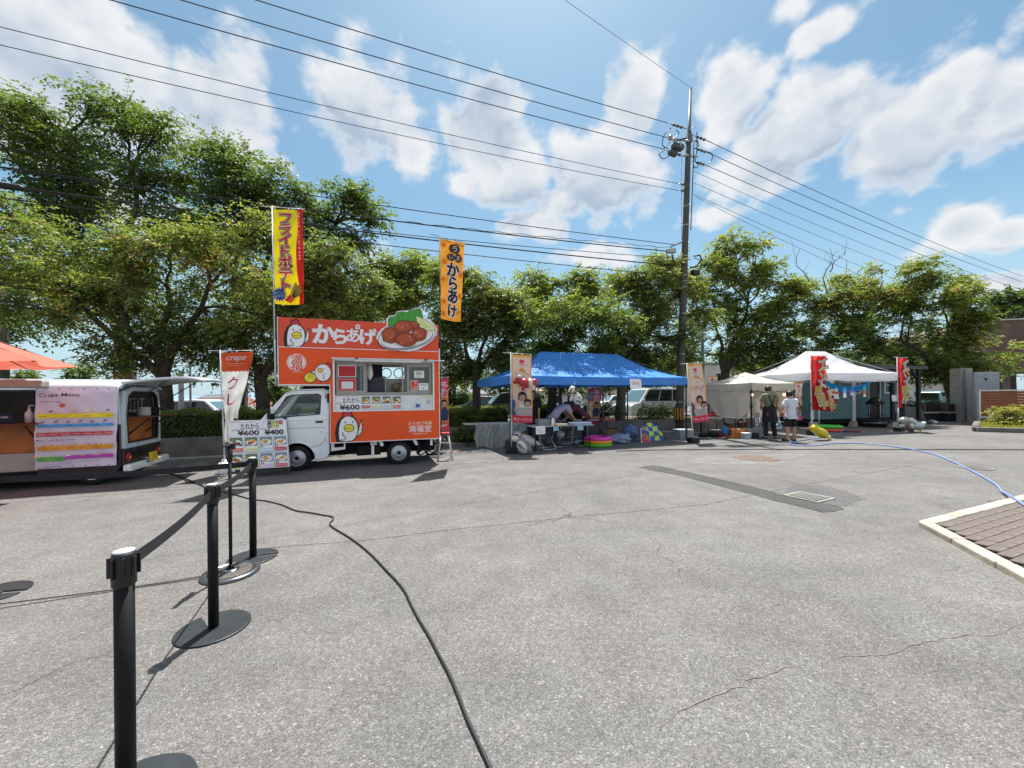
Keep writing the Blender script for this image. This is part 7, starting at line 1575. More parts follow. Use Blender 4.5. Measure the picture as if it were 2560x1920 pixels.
def person(label, loc, rz, pose, S=1., hair=M_HAIR, shirt=None, shirt_len=.90, sleeve=.75, pants=None, pants_len=1.0, shoes=None, apron=None, group='people at the stalls', long_hair=False, hairy=1.0):
    """pose: joint overrides for a 1.72 m figure that faces +y"""
    t = thing('person', label, 'person', loc, rz, group)
    J = {'pelvis': (0, 0, .94), 'spine': (0, .01, 1.14), 'chest': (0, .0, 1.33), 'neck': (0, .015, 1.475), 'jaw': (0, .05, 1.545), 'skull': (0, .045, 1.635), 'crown': (0, .03, 1.70),
         'shoL': (-.175, 0, 1.405), 'elbL': (-.215, -.02, 1.13), 'wriL': (-.21, .07, .88), 'palL': (-.205, .10, .81),
         'shoR': (.175, 0, 1.405), 'elbR': (.215, -.02, 1.13), 'wriR': (.21, .07, .88), 'palR': (.205, .10, .81),
         'hipL': (-.09, 0, .88), 'kneL': (-.105, .02, .49), 'ankL': (-.11, -.02, .085), 'toeL': (-.125, .13, .035),
         'hipR': (.09, 0, .88), 'kneR': (.105, .02, .49), 'ankR': (.11, -.02, .085), 'toeR': (.125, .13, .035)}
    J.update(pose); J = {k: Vector(v) * S for k, v in J.items()}
    Rd = dict(pelvis=(.135, .10), spine=(.125, .095), chest=(.145, .105), neck=.052, jaw=(.062, .07), skull=(.082, .095), crown=(.06, .07), shoL=.062, elbL=.045, wriL=.030, palL=(.036, .022), shoR=.062, elbR=.045, wriR=.030, palR=(.036, .022),
              hipL=.088, kneL=.060, ankL=.042, toeL=(.042, .03), hipR=.088, kneR=.060, ankR=.042, toeR=(.042, .03))
    E = [('pelvis', 'spine'), ('spine', 'chest'), ('chest', 'neck'), ('neck', 'jaw'), ('jaw', 'skull'), ('skull', 'crown')]
    for s in 'LR': E += [('chest', 'sho' + s), ('sho' + s, 'elb' + s), ('elb' + s, 'wri' + s), ('wri' + s, 'pal' + s), ('pelvis', 'hip' + s), ('hip' + s, 'kne' + s), ('kne' + s, 'ank' + s), ('ank' + s, 'toe' + s)]
    for s in 'LR':
        d = (J['pal' + s] - J['wri' + s]).normalized(); side = Vector((1, 0, 0)) if s == 'L' else Vector((-1, 0, 0)); side = (side - d * side.dot(d)).normalized(); nn = d.cross(side)
        for k, (off, L) in enumerate(((.030, .060), (.010, .070), (-.010, .066), (-.030, .052))):
            n0 = f'f{s}{k}'; b0 = J['pal' + s] + (d * .035 + side * off) * S; J[n0 + 'a'] = b0; J[n0 + 'b'] = b0 + (d * L * .55 + nn * .006) * S; J[n0 + 'c'] = b0 + (d * L * .9 + nn * .022) * S
            E += [('pal' + s, n0 + 'a'), (n0 + 'a', n0 + 'b'), (n0 + 'b', n0 + 'c')]; Rd[n0 + 'a'] = .0105; Rd[n0 + 'b'] = .009; Rd[n0 + 'c'] = .007
        J[f't{s}a'] = J['pal' + s] + (side * .045 - d * .01 + nn * .01) * S; J[f't{s}b'] = J['pal' + s] + (side * .062 + d * .03 + nn * .02) * S; E += [('pal' + s, f't{s}a'), (f't{s}a', f't{s}b')]; Rd[f't{s}a'] = .012; Rd[f't{s}b'] = .009
    sc = lambda r: tuple(x * S for x in r) if hasattr(r, '__len__') else r * S
    vs, fs = skin_geo(J, E, {k: sc(v) for k, v in Rd.items()}, 2)
    up = (J['crown'] - J['jaw']).normalized(); rt = Vector((1, 0, 0)); rt = (rt - up * rt.dot(up)).normalized(); fw = up.cross(rt); ctr = J['skull']
    b = MB(); b.add(vs, fs, True)
    for s in (-1, 1): b.ell(ctr + (rt * s * .080 - up * .015) * S, (.012 * S, .02 * S, .03 * S), 8, 6)
    b.ell(ctr + (fw * .098 - up * .03) * S, (.014 * S, .018 * S, .022 * S), 8, 6); b.ell(ctr + (fw * .088 - up * .075) * S, (.024 * S, .01 * S, .008 * S), 8, 6)
    body = b.build('body', M_SKIN, t)
    b = MB()
    for s in (-1, 1): b.ell(ctr + (fw * .088 + rt * s * .033 + up * .004) * S, (.011 * S, .008 * S, .008 * S), 8, 6)
    b.build('eyes', M_BLACKP, body)
    Mh = Matrix((rt, fw, up)).transposed().to_4x4()
    b = MB(); b.ell(ctr + (up * .008 - fw * .026) * S, (.098 * S * hairy, .110 * S * hairy, .112 * S * hairy), 20, 14, Mh, fn=lambda q: (q.x, q.y if q.y < .55 or q.z > .35 else q.y * .72, q.z if q.z > -.65 else -.65) if not (q.y > .35 and q.z < .25) else (q.x * .85, q.y * .62, max(q.z, -.3)))
    if long_hair: b.ell(ctr - (fw * .075 + up * .07) * S, (.07 * S, .05 * S, .10 * S), 14, 10, Mh)
    b.build('hair', hair, t)
    def cloth(nm, m, joints, edges, extra, grow):
        JJ = {k: J[k] for k in joints}; JJ.update(extra[0]); RR = {k: sc(Rd[k]) for k in joints}; RR.update(extra[1])
        RR = {k: tuple(x + grow for x in r) if hasattr(r, '__len__') else r + grow for k, r in RR.items()}
        v, f = skin_geo(JJ, edges, RR, 2); bb = MB(); bb.add(v, f, True); return bb.build(nm, m, t)
    if shirt:
        sp = J['spine'] - J['pelvis']; hem = J['pelvis'].lerp(J['spine'], -.30)
        ex = ({'hem': hem, 'yoke': J['chest'].lerp(J['neck'], .55)}, {'hem': (.145 * S, .11 * S), 'yoke': (.085 * S, .075 * S)}); ed = [('pelvis', 'hem'), ('pelvis', 'spine'), ('spine', 'chest'), ('chest', 'yoke')]; js = ['pelvis', 'spine', 'chest']
        for s in 'LR':
            js += ['sho' + s]; ex[0]['slv' + s] = J['sho' + s].lerp(J['elb' + s], sleeve); ex[1]['slv' + s] = .060 * S; ed += [('chest', 'sho' + s), ('sho' + s, 'slv' + s)]
        cloth('shirt', shirt, js, ed, ex, .032 * S)
    if pants:
        js = ['pelvis', 'hipL', 'hipR']; ex = ({'waist': J['pelvis'].lerp(J['spine'], .25)}, {'waist': (.125 * S, .095 * S)}); ed = [('pelvis', 'waist')]
        for s in 'LR':
            ed += [('pelvis', 'hip' + s)]
            if pants_len > .6:
                js += ['kne' + s]; ex[0]['cuf' + s] = J['kne' + s].lerp(J['ank' + s], pants_len * .97); ex[1]['cuf' + s] = .056 * S; ed += [('hip' + s, 'kne' + s), ('kne' + s, 'cuf' + s)]
            else: ex[0]['cuf' + s] = J['hip' + s].lerp(J['kne' + s], 1.02); ex[1]['cuf' + s] = .088 * S; ed += [('hip' + s, 'cuf' + s)]
        cloth('trousers', pants, js, ed, ex, .014 * S)
    for s in 'LR':
        a, c = J['ank' + s], J['toe' + s]; d = (c - a); d.z = 0; b = MB(); ang = math.atan2(d.y, d.x)
        Mz = Matrix.Rotation(ang, 4, 'Z'); ctr2 = Vector(((a.x * .42 + c.x * .58), (a.y * .42 + c.y * .58), .052 * S)); b.ell(ctr2, (.14 * S, .052 * S, .055 * S), 16, 10, Mz, fn=lambda q: (q.x, q.y, max(q.z, -.75) + (.25 * max(0, -q.x) if q.z > 0 else 0))); sh_ = b.build('shoe', shoes or M_BLACKP, t)
        b = MB(); b.ell(ctr2 - Vector((0, 0, .036 * S)), (.145 * S, .056 * S, .016 * S), 16, 6, Mz); b.build('sole', M_WPLAST if shoes else M_BLACKP, sh_)
    if apron: apron(t, J, S)
    return t
def man_apron(t, J, S):
    m = mat('black_apron', '#101114', .8, 0, .2, 20)
    b = MB()
    def f(u, v):
        a = math.pi * (-.08 + 1.16 * u) + math.pi; z = 1.10 - v * .52; r = .185 + .03 * v + .012 * math.sin(u * 22 + v * 3) * v; return (r * math.cos(a) * 1.05, (r * .86) * math.sin(a) + .01, z)
    b.grid(f, 30, 10); b.grid(lambda u, v: (f(u, v)[0], -f(u, v)[1] + .02, f(u, v)[2]), 30, 10); b.build('apron_skirt', m, t, solid=.006)
    b = MB(); y = -.132
    b.tube([(-.105, y + .09, 1.50), (-.10, y, 1.44), (-.035, y - .012, 1.26), (0, y - .012, 1.20), (.05, y - .01, 1.10)], .016, 6, flat=.4); b.tube([(.105, y + .09, 1.50), (.10, y, 1.44), (.035, y - .012, 1.26), (0, y - .014, 1.20), (-.05, y - .01, 1.10)], .016, 6, flat=.4)
    b.bx((0, y - .012, 1.12), (.12, .02, .06)); b.build('apron_straps', m, t)
man = person('man in olive shirt and black apron seen from behind, handing something to the boy', G(1925, 1100).to_tuple(), -4, {'jaw': (.0, .085, 1.535), 'skull': (.0, .10, 1.62), 'crown': (0, .095, 1.69), 'elbR': (.27, .08, 1.14), 'wriR': (.40, .27, .99), 'palR': (.46, .32, .965), 'elbL': (-.22, .05, 1.14), 'wriL': (-.13, .26, 1.0), 'palL': (-.08, .31, .98), 'hipL': (-.10, 0, .88), 'kneL': (-.12, .03, .49), 'ankL': (-.13, -.02, .085), 'toeL': (-.16, .12, .035), 'kneR': (.12, .02, .49), 'ankR': (.15, -.02, .085), 'toeR': (.20, .11, .035)}, 1.03, M_HAIRB, mat('olive_cotton', '#6f735c', .85, 0, .08, 14, .8, 11), sleeve=.8, pants=mat('black_denim', '#17181b', .85, 0, .15, 20, .8, 11), shoes=mat('navy_canvas', '#22283a', .8, 0, .1), apron=man_apron)
boy = person('boy in white T-shirt and black shorts standing with his back to us', G(1978, 1105).to_tuple(), 8, {'elbL': (-.25, .06, 1.14), 'wriL': (-.17, .26, 1.06), 'palL': (-.13, .32, 1.06), 'elbR': (.235, .06, 1.14), 'wriR': (.12, .26, 1.06), 'palR': (.07, .32, 1.06), 'jaw': (0, .075, 1.54), 'skull': (0, .085, 1.63), 'crown': (0, .075, 1.695), 'kneL': (-.12, .02, .49), 'ankL': (-.15, -.02, .085), 'toeL': (-.19, .12, .035), 'kneR': (.12, .02, .49), 'ankR': (.13, -.02, .085), 'toeR': (.15, .13, .035)}, .915, M_HAIR, mat('white_cotton', '#cfd2dc', .85, 0, .04, 14, .8, 11), sleeve=.85, pants=mat('black_jersey', '#121214', .85, 0, .15, 20, .8, 11), pants_len=.5, shoes=M_BLACKP, hairy=1.06)
lean = lambda s: {'pelvis': (0, 0, .92), 'spine': (0, .12, 1.08), 'chest': (0, .30, 1.18), 'neck': (0, .44, 1.23), 'jaw': (0, .52, 1.20), 'skull': (0, .58, 1.25), 'crown': (0, .63, 1.28), 'shoL': (-.175, .36, 1.20), 'shoR': (.175, .36, 1.20), 'elbL': (-.19, .46, .98), 'wriL': (-.12, .60, .84), 'palL': (-.10, .65, .81), 'elbR': (.19, .46, .98), 'wriR': (.12, .60, .84), 'palR': (.10, .65, .81)}
person('woman in pale lilac top bending to the right over the table under the blue tent', (P(1386, 1060, 11.35).x, 11.35, 0), -72, lean(1), .98, M_HAIR, mat('lilac_cotton', '#a7a0b3', .85, 0, .06, 14, .8, 11), sleeve=.95, pants=mat('navy_stripe', '#3a3f52', .85, 0, .4, 40), shoes=M_BLACKP, long_hair=True)
person('person in dark maroon top bending left over the table, head lowered', (P(1462, 1060, 11.6).x, 11.6, 0), 84, lean(1), .96, M_HAIR, mat('maroon_cotton', '#4f2230', .85, 0, .1, 14, .8, 11), sleeve=.7, pants=mat('black_jersey', '#121214', .85), shoes=M_BLACKP)
person('person in dark clothes with a red strap, standing behind the banner with the red toy', (P(1333, 1060, 11.7).x, 11.7, 0), 160, {'elbL': (-.20, .03, 1.13)}, .97, M_HAIR, mat('black_top', '#15161a', .85, 0, .1), sleeve=.9, pants=mat('black_denim', '#17181b', .85), shoes=M_BLACKP,
       apron=lambda t, J, S: MB().tube([(.10, .12, 1.42 * S), (.12, .15, 1.2 * S), (.16, .10, .95 * S), (.18, .0, .9 * S)], .018, 6, flat=.5).build('red_strap', pm('#8f1a24'), t))
t = thing('phone', 'small dark phone held out between the man and the boy', 'phone', (0, 0, 0)); b = MB(); b.bx((0, 0, 0), (.08, .012, .15), 0, 60); b.build('case', M_BLACKP, t, .004)
t.location = (man.matrix_basis @ Vector((.50, .37, 1.005))).to_tuple()
# ================================================================ UTILITY POLE AND WIRES
PY = 16.1; base = P(1697, 1076, PY); base.z = 0; top = P(1722, 330, PY); tip = P(1726.5, 219, PY)
t = thing('utility_pole', 'tall concrete utility pole with steel top, wires and yellow-black band near its foot', 'utility pole', base.to_tuple()); LP = lambda px, py, Y=PY: P(px, py, Y) - base
M_POLE = mat('pole_concrete', '#57534b', .9, 0, .18, 3, .2, 50)
pts = [Vector((0, 0, -.1)) + (top - base) * 0] + [(top - base) * (k / 10) for k in range(1, 11)]
b = MB(); b.tube(pts, [.165 - .0062 * k for k in range(11)], 16); b.build('pole', M_POLE, t)
b = MB(); b.tube([(top - base) * .965, (top - base) * .975, tip - base], [.125, .085, .05], 12); b.bx(LP(1723, 345), (.2, .2, .26)); b.build('steel_top', mat('dull_steel', '#6f7375', .55, .3, .1), t)
b = MB(); zb0, zb1 = 1.5 - 33 / 960 * PY + .02, 1.5 - 67 / 960 * PY
b.lathe([(.195, .42), (.198, .98)], n=24); b.build('guard_sleeve', M_BLACKP, t)
for k in range(12):
    a = 2 * math.pi * k / 12; b = MB(); b.bx((.199 * math.cos(a), .199 * math.sin(a), .71), (.008, .052, .50), math.degrees(a)); b.build('yellow_stripe', pm('#b5812a'), t)
b = MB()
for k in range(14): z = 2.3 + .8 * k; s = 1 if k % 2 else -1; c = (top - base) * (z / (top - base).z); b.tube([c + Vector((s * .12, 0, 0)), c + Vector((s * .30, 0, 0))], .010, 5)
b.build('climbing_bolt', M_STEEL, t)
b = MB()
for z in (.8, 1.2, 3.2, 4.9, 6.0, 6.25, 6.5, 7.0, 7.3, 8.6, 9.4): c = (top - base) * (z / (top - base).z); b.lathe([(.160 - z * .0045, -.02), (.166 - z * .0045, -.02), (.166 - z * .0045, .02), (.160 - z * .0045, .02)], tuple(c), 16)
b.build('pole_band', M_STEEL, t)
def insul(a, c, n=3):
    a, c = Vector(a), Vector(c); b = MB(); d = (c - a); b.tube([a, c], .016, 6)
    pts = []; rr = []
    for k in range(n):
        for q, r in ((.0, .03), (.25, .075), (.5, .035)): pts.append(a + d * (.2 + .6 * (k + q) / n)); rr.append(r)
    b.tube(pts, rr, 10); return b.build('insulator', mat('brown_porcelain', '#5c5148', .3, 0, .2), t)
ho = lambda px, py, dy=0: LP(px, py, PY + dy)
ins = [((1716, 322), (1667, 307)), ((1712, 352), (1667, 344)), ((1712, 392), (1659, 373)), ((1732, 338), (1776, 355)), ((1735, 370), (1776, 384)), ((1732, 402), (1773, 416))]
for (a, c) in ins: insul(ho(*a), ho(*c))
b = MB(); b.tube([ho(1712, 352, -.25), ho(1742, 352, .3)], .05, 6); b.tube([ho(1712, 388, -.2), ho(1742, 392, .3)], .05, 6); b.build('crossarm', M_STEEL, t)
b = MB(); b.bx(ho(1694, 368, -.25), (.48, .24, .2), 18); b.bx(ho(1682, 383, -.25), (.36, .22, .16), 18, 0, 12); b.tube([ho(1688, 352, -.2), ho(1716, 345)], .04, 6); b.build('switch_box', mat('switch_green_grey', '#454d48', .6, .2, .15), t, .03)
b = MB()
for k in range(3): insulp = ho(1676 + 12 * k, 350 + 9 * k, -.3); b.lathe([(.05, 0), (.09, .04), (.05, .08), (.09, .12), (.04, .2)], tuple(insulp), 10)
b.build('bushing', mat('pale_porcelain', '#a09a90', .3, 0, .1), t)
b = MB(); J = lambda l: [ho(x, y, -.1) for x, y in l]
for l in ([(1680, 318), (1662, 335), (1656, 362), (1670, 372)], [(1690, 325), (1697, 335), (1678, 352), (1660, 372)], [(1662, 375), (1648, 385), (1658, 397), (1675, 388)], [(1742, 345), (1746, 365), (1738, 372)], [(1760, 378), (1780, 385), (1778, 402), (1768, 410)], [(1736, 395), (1745, 412), (1740, 420), (1733, 415)], [(1742, 330), (1742, 380), (1735, 395)]):
    pp = J(l); sm = []
    for i in range(len(pp) - 1):
        p0, p1, p2, p3 = pp[max(i - 1, 0)], pp[i], pp[i + 1], pp[min(i + 2, len(pp) - 1)]
        for k in range(6): s = k / 6; sm.append(.5 * ((2 * p1) + (p2 - p0) * s + (2 * p0 - 5 * p1 + 4 * p2 - p3) * s * s + (3 * p1 - p0 - 3 * p2 + p3) * s ** 3))
    b.tube(sm + [pp[-1]], .018, 5)
b.tube([ho(1735, 345, -.12), ho(1733, 420, -.15), ho(1730, 500, -.15), ho(1727, 575, -.15)], .02, 5); b.tube([ho(1704, 390, -.3), ho(1704, 500, -.3), ho(1704, 600, -.3)], .007, 4)
b.build('jumper_cable', M_BLACKP, t)
b = MB(); b.tube([ho(1712, 602), ho(1678, 616, -.2)], .05, 4); b.build('service_arm', M_STEEL, t)
b = MB(); b.bx(ho(1677, 628, -.25), (.40, .18, .16), 6); b.build('junction_box', mat('pale_box', '#a9adae', .5, .1, .06), t, .03)
b = MB()
for l in ([(1680, 637), (1684, 655), (1700, 664)], [(1735, 640), (1750, 638), (1754, 650), (1740, 665), (1725, 670)]): b.tube(J(l), .035, 6)
b.build('cable_loop', M_BLACKP, t)
b = MB(); b.bx(ho(1738, 682, -.2), (.36, .2, .2), 20); b.build('splice_case', M_BLACKP, t, .03)
for y in (462, 478): insul(ho(1712, y), ho(1697, y - 3), 1)
# wires
M_WIRE = mat('wire', '#3b3a48', .5, 0, .05); M_WIREB = mat('cable_black', '#17171a', .6, 0, .05)
def wire(label, pts, r=.012, m=M_WIRE, name='power_line', group='overhead wires'):
    b = MB(); b.tube(pts, r, 5); o = b.build(name, m); tag(o, label, 'power line', group); return o
def span(a, ang, L, dz=0., sag=.5, n=28):
    a = Vector(a); d = Vector((math.cos(R(ang)), math.sin(R(ang)), 0)); return [a + d * L * (k / n) + Vector((0, 0, dz * k / n - sag * 4 * (k / n) * (1 - k / n))) for k in range(n + 1)]
WL = 180 + 21.2
for (px, py, lab) in ((1668, 307, 'highest of the three thick power lines running left from the pole insulators'), (1668, 344, 'middle of the three thick power lines running left from the pole insulators'), (1660, 373, 'lowest of the three thick power lines running left from the pole insulators')): wire(lab, span(P(px, py, PY), WL, 38, .3, .35), .014)
wire('upper of the two thin wires running left below the thick power lines', span(P(1696, 459, PY), WL, 38, .35, .45), .010); wire('lower of the two thin wires running left below the thick power lines', span(P(1696, 476, PY), WL, 38, .2, .5), .010)
wire('single thin wire reaching the very tip of the pole from the top of the photo', span(tip, 212, 24, .6, .2), .007)
for (px, py, dz, lab) in ((1775, 355, -.2, 'highest of the lines running right from the pole insulators'), (1775, 384, -.2, 'second highest line running right from the pole insulators'), (1772, 416, -.4, 'third line running right from the pole insulators')): wire(lab, span(P(px, py, PY), 25.2, 60, dz, .7), .014)
for (px, py, dz, lab) in ((1735, 428, -.2, 'thin grey wire running right just under the three insulated lines'), (1735, 457, -.6, 'thin wire running right with a pale joint sleeve')): wire(lab, span(P(px, py, PY), 25.6, 60, dz, 1.0), .009)
sp = span(P(1733, 485, PY), 26.0, 58, -1.0, 1.1); wire('upper strand of the twin wire with spacers sloping down to the right', sp, .009); sp2 = span(P(1733, 489, PY), 26.0, 58, -1.0, 1.75); wire('lower strand of the twin wire with spacers sloping down to the right', sp2, .008)
b = MB()
for k in range(6, 26): b.tube([sp[k], sp2[k]], .012, 4)
o = b.build('wire_spacer', M_WIRE); tag(o, 'row of small spacers joining the twin wire right of the pole', 'wire fittings'); o['kind'] = 'stuff'
for k, (py, dz, sg, r, lab) in enumerate(((612, .0, .45, .014, 'topmost communication cable left of the pole, crossing the tall trees'), (622, -.1, .75, .010, 'thin wavy cable just under the topmost communication cable'), (630, .0, .6, .020, 'thick bundled communication cable second from the top, left of the pole'), (645, -.1, .75, .012, 'thin communication cable below the thick bundle'), (664, .1, .5, .022, 'thick black communication cable carrying the long splice case'), (690, .2, .4, .014, 'lowest communication cable left of the pole'))):
    pts = span(P(1690, py, PY), WL, 42, dz, sg)
    if k == 1: pts = [p + Vector((0, 0, .05 * (i % 2))) for i, p in enumerate(span(P(1690, py, PY), WL, 42, dz, sg, 90))]
    wire(lab, pts, r, M_WIREB, 'communication_cable')
    if k == 4:
        i0 = 13; b = MB(); a_, c_ = pts[i0], pts[i0 + 1]; mid = a_.lerp(c_, .5); d = (c_ - a_).normalized(); b.tube([mid - d * .62, mid - d * .55, mid + d * .55, mid + d * .62], [.03, .075, .075, .03], 10); tag(b.build('splice_case', M_WIREB), 'long black splice case hanging on a cable in front of the tall trees', 'cable splice')
for k, (py, sg, lab) in enumerate(((645, .4, 'upper black cable running right from the pole into the tree'), (668, .3, 'middle black cable running right from the pole into the tree'), (690, .3, 'lowest black cable running right from the pole into the tree'))): wire(lab, span(P(1735, py, PY), 27, 40, -1.2, sg), .018 - .003 * k, M_WIREB, 'communication_cable')
for k, z in enumerate((6.6, 6.2, 5.8)): wire(['highest of three faint distant wires low in the sky behind the crepe van', 'middle of three faint distant wires low in the sky behind the crepe van', 'lowest of three faint distant wires low in the sky behind the crepe van'][k], [Vector((-90, 44, z + .4)), Vector((-60, 46, z - .3)), Vector((-30, 48, z - .1)), Vector((-12, 49, z))], .02, M_WIRE)

# ================================================================ CARS BEYOND THE STRIP
def car(label, loc, rz, L, Wd, H, paint, style='van', cat='car', name='parked_car', group='cars parked beyond the planting strip'):
    t = thing(name, label, cat, loc, rz, group); hb = H * .54 if style != 'hatch' else H * .56; r = .33 if style != 'kei' else .28
    wx = (L * .19, L * .80)
    low = [(L, hb), (L * .995, H * .30), (L * .97, .22), (wx[1] + r * 1.18, .20)] + arch(wx[1], r, r * 1.16, 0, 180, 8) + [(wx[1] - r * 1.18, .18), (wx[0] + r * 1.18, .18)] + arch(wx[0], r, r * 1.16, 0, 180, 8) + [(wx[0] - r * 1.2, .20), (L * .02, .24), (0, H * .28), (L * .012, hb * .80), (L * .06, hb * .90), (L * .20, hb)]
    b = MB(); b.prism(low, 0, Wd); b.build('body', paint, t, .05, 3)
    g = {'van': [(L * .17, hb - .01), (L * .33, H * .965), (L * .42, H), (L * .90, H * .985), (L * .965, H * .93), (L * .995, hb - .01)], 'hatch': [(L * .23, hb - .01), (L * .40, H * .97), (L * .50, H), (L * .80, H * .97), (L * .90, H * .90), (L * .985, hb - .01)], 'kei': [(L * .10, hb - .01), (L * .22, H * .96), (L * .30, H), (L * .93, H * .985), (L * .98, H * .93), (L * .995, hb - .01)]}[style]
    tm = lambda z: .13 * (z - hb) / (H - hb)
    b = MB(); n = len(g); vs = [(x, .01 + tm(z), z) for x, z in g] + [(x, Wd - .01 - tm(z), z) for x, z in g]
    b.add(vs, [tuple(range(n)), tuple(range(2 * n - 1, n - 1, -1))] + [(i, n + i, n + (i + 1) % n, (i + 1) % n) for i in range(n)]); b.build('cabin', paint, t, .05, 3)
    gl = mat('car_glass', '#1a2226', .06, 0, .05, 3, spec=.8)
    zt, zb = H * .93, hb + .05
    def xat(z, side):
        prs = list(zip(g, g[1:])); 
        for (x0, z0), (x1, z1) in (prs if side == 0 else prs[::-1]):
            if min(z0, z1) <= z <= max(z0, z1) and abs(z1 - z0) > 1e-6: return x0 + (x1 - x0) * (z - z0) / (z1 - z0)
        return 0
    xa0, xa1, xb0, xb1 = xat(zb, 0) + .14, xat(zt, 0) + .10, xat(zb, 1) - .12, xat(zt, 1) - .12
    cuts = [0, .36, .70, 1] if style == 'van' else [0, .5, 1]
    for i in range(len(cuts) - 1):
        a, c = cuts[i] + .012, cuts[i + 1] - .012; q = [(xa0 + (xb0 - xa0) * a, zb), (xa0 + (xb0 - xa0) * c, zb), (xa1 + (xb1 - xa1) * c, zt), (xa1 + (xb1 - xa1) * a, zt)]
        for s in (0, 1):
            b = MB(); b.add([(x, (.01 + tm(z) - .006) if s == 0 else (Wd - .01 - tm(z) + .006), z) for x, z in q], [(0, 1, 2, 3)]); b.build('window', gl, t)
    dx = .012; b = MB(); b.add([(xat(zb, 0) - dx, .16, zb), (xat(zb, 0) - dx, Wd - .16, zb), (xat(zt, 0) - dx, Wd - .22, zt), (xat(zt, 0) - dx, .22, zt)], [(0, 1, 2, 3)]); b.build('windscreen', mat('windscreen_glass', '#4f6a70', .05, 0, .05, 3, spec=.9), t)
    b = MB(); b.add([(xat(zb, 1) + dx, .16, zb), (xat(zb, 1) + dx, Wd - .16, zb), (xat(zt, 1) + dx, Wd - .22, zt), (xat(zt, 1) + dx, .22, zt)], [(3, 2, 1, 0)]); b.build('rear_window', gl, t)
    for x in wx:
        wheel(t, x, .02, r, .18, M_ALU, -1, 'alloy'); wheel(t, x, Wd - .02, r, .18, M_ALU, 1, 'alloy')
    for y in (.06, Wd - .36):
        b = MB(); b.bx((L * .02, y + .15, hb * .70), (.14, .30, .15), 0, 0, -18); b.build('headlight', M_CHROME, t, .02); b = MB(); b.bx((L * .995, y + .15, hb * .82), (.05, .22, .28)); b.build('tail_light', pm('#8a1a1e'), t, .01)
    b = MB(); b.bx((-.005, Wd / 2, hb * .62), (.03, Wd * .5, .20)); b.bx((-.005, Wd / 2, hb * .34), (.03, Wd * .7, .14)); b.build('grille', M_BLACKP, t, .01)
    b = MB(); b.bx((-.025, Wd / 2, hb * .46), (.012, .33, .165)); b.build('number_plate', M_WPLAST, t)
    for s, y in ((-1, -.06), (1, Wd + .06)): b = MB(); b.bx((xa0 + .02, y, zb + .08), (.10, .18, .14)); b.build('mirror', paint, t, .03)
    b = MB()
    for fx in (.36, .70): x = xa0 + (xb0 - xa0) * fx; b.bx((x, -.002, hb * .66), (.008, .006, hb * .72))
    b.build('door_seam', M_BLACKP, t); b = MB()
    for fx in (.40, .62): x = xa0 + (xb0 - xa0) * fx; b.bx((x, -.012, hb * .90), (.16, .03, .03))
    b.build('door_handle', paint, t, .008); return t
P_BLK = mat('black_car_paint', '#0d1013', .2, 0, .05, 3, coat=.8); P_SIL = mat('pearl_car_paint', '#b4b9bc', .28, .1, .04, 3, coat=.6); P_TEAL = mat('turquoise_car_paint', '#6fa9ad', .3, 0, .04, 3, coat=.6); P_DK = mat('dark_car_paint', '#22282c', .25, 0, .05, 3, coat=.6); P_MAR = mat('maroon_car_paint', '#4a1a1f', .3, 0, .05, 3, coat=.6)
def at(px, Y): p = P(px, 990, Y); return (p.x, p.y, 0)
car('black minivan parked behind the hedge left of the blue tent', at(1199, 26.5), 14, 4.6, 1.7, 1.80, P_BLK); car('silver-white minivan showing its front, parked behind the right end of the blue tent', at(1576, 23.6), 26, 4.9, 1.8, 1.98, P_SIL)
car('dark car roof seen low beyond the hedge between the truck and the slim cherry tree', at(1132, 30), 10, 4.4, 1.7, 1.55, P_DK, 'hatch'); car('small maroon car behind the rear hedge right of the truck', at(1100, 24), 200, 3.4, 1.48, 1.45, P_MAR, 'hatch')
car('pale van seen through the windows of the truck cab', at(690, 15.6), 20, 4.4, 1.7, 2.3, P_SIL, 'kei', 'van', 'parked_van'); car('white car whose sloping bonnet shows beside the furled crepe banner', at(655, 19.5), 190, 4.3, 1.7, 1.5, M_WHITE, 'hatch'); car('white car peeping over the hedge behind the raised van hatch', at(520, 24), 185, 4.3, 1.7, 1.5, M_WHITE, 'hatch'); car('silver car behind the hedge, left of the white one beside the crepe banner', at(560, 30), 182, 4.4, 1.7, 1.48, P_SIL, 'hatch')
car('small far white car right of the pink and gold hanging banner', at(1502, 44), 8, 4.0, 1.7, 1.55, M_WHITE, 'hatch'); car('turquoise car parked beyond the dark round bush near the hut', at(2358, 33), 198, 3.6, 1.5, 1.62, P_TEAL, 'kei'); car('white car behind the turquoise one', at(2344, 46), 16, 4.4, 1.8, 1.66, M_WHITE, 'van')

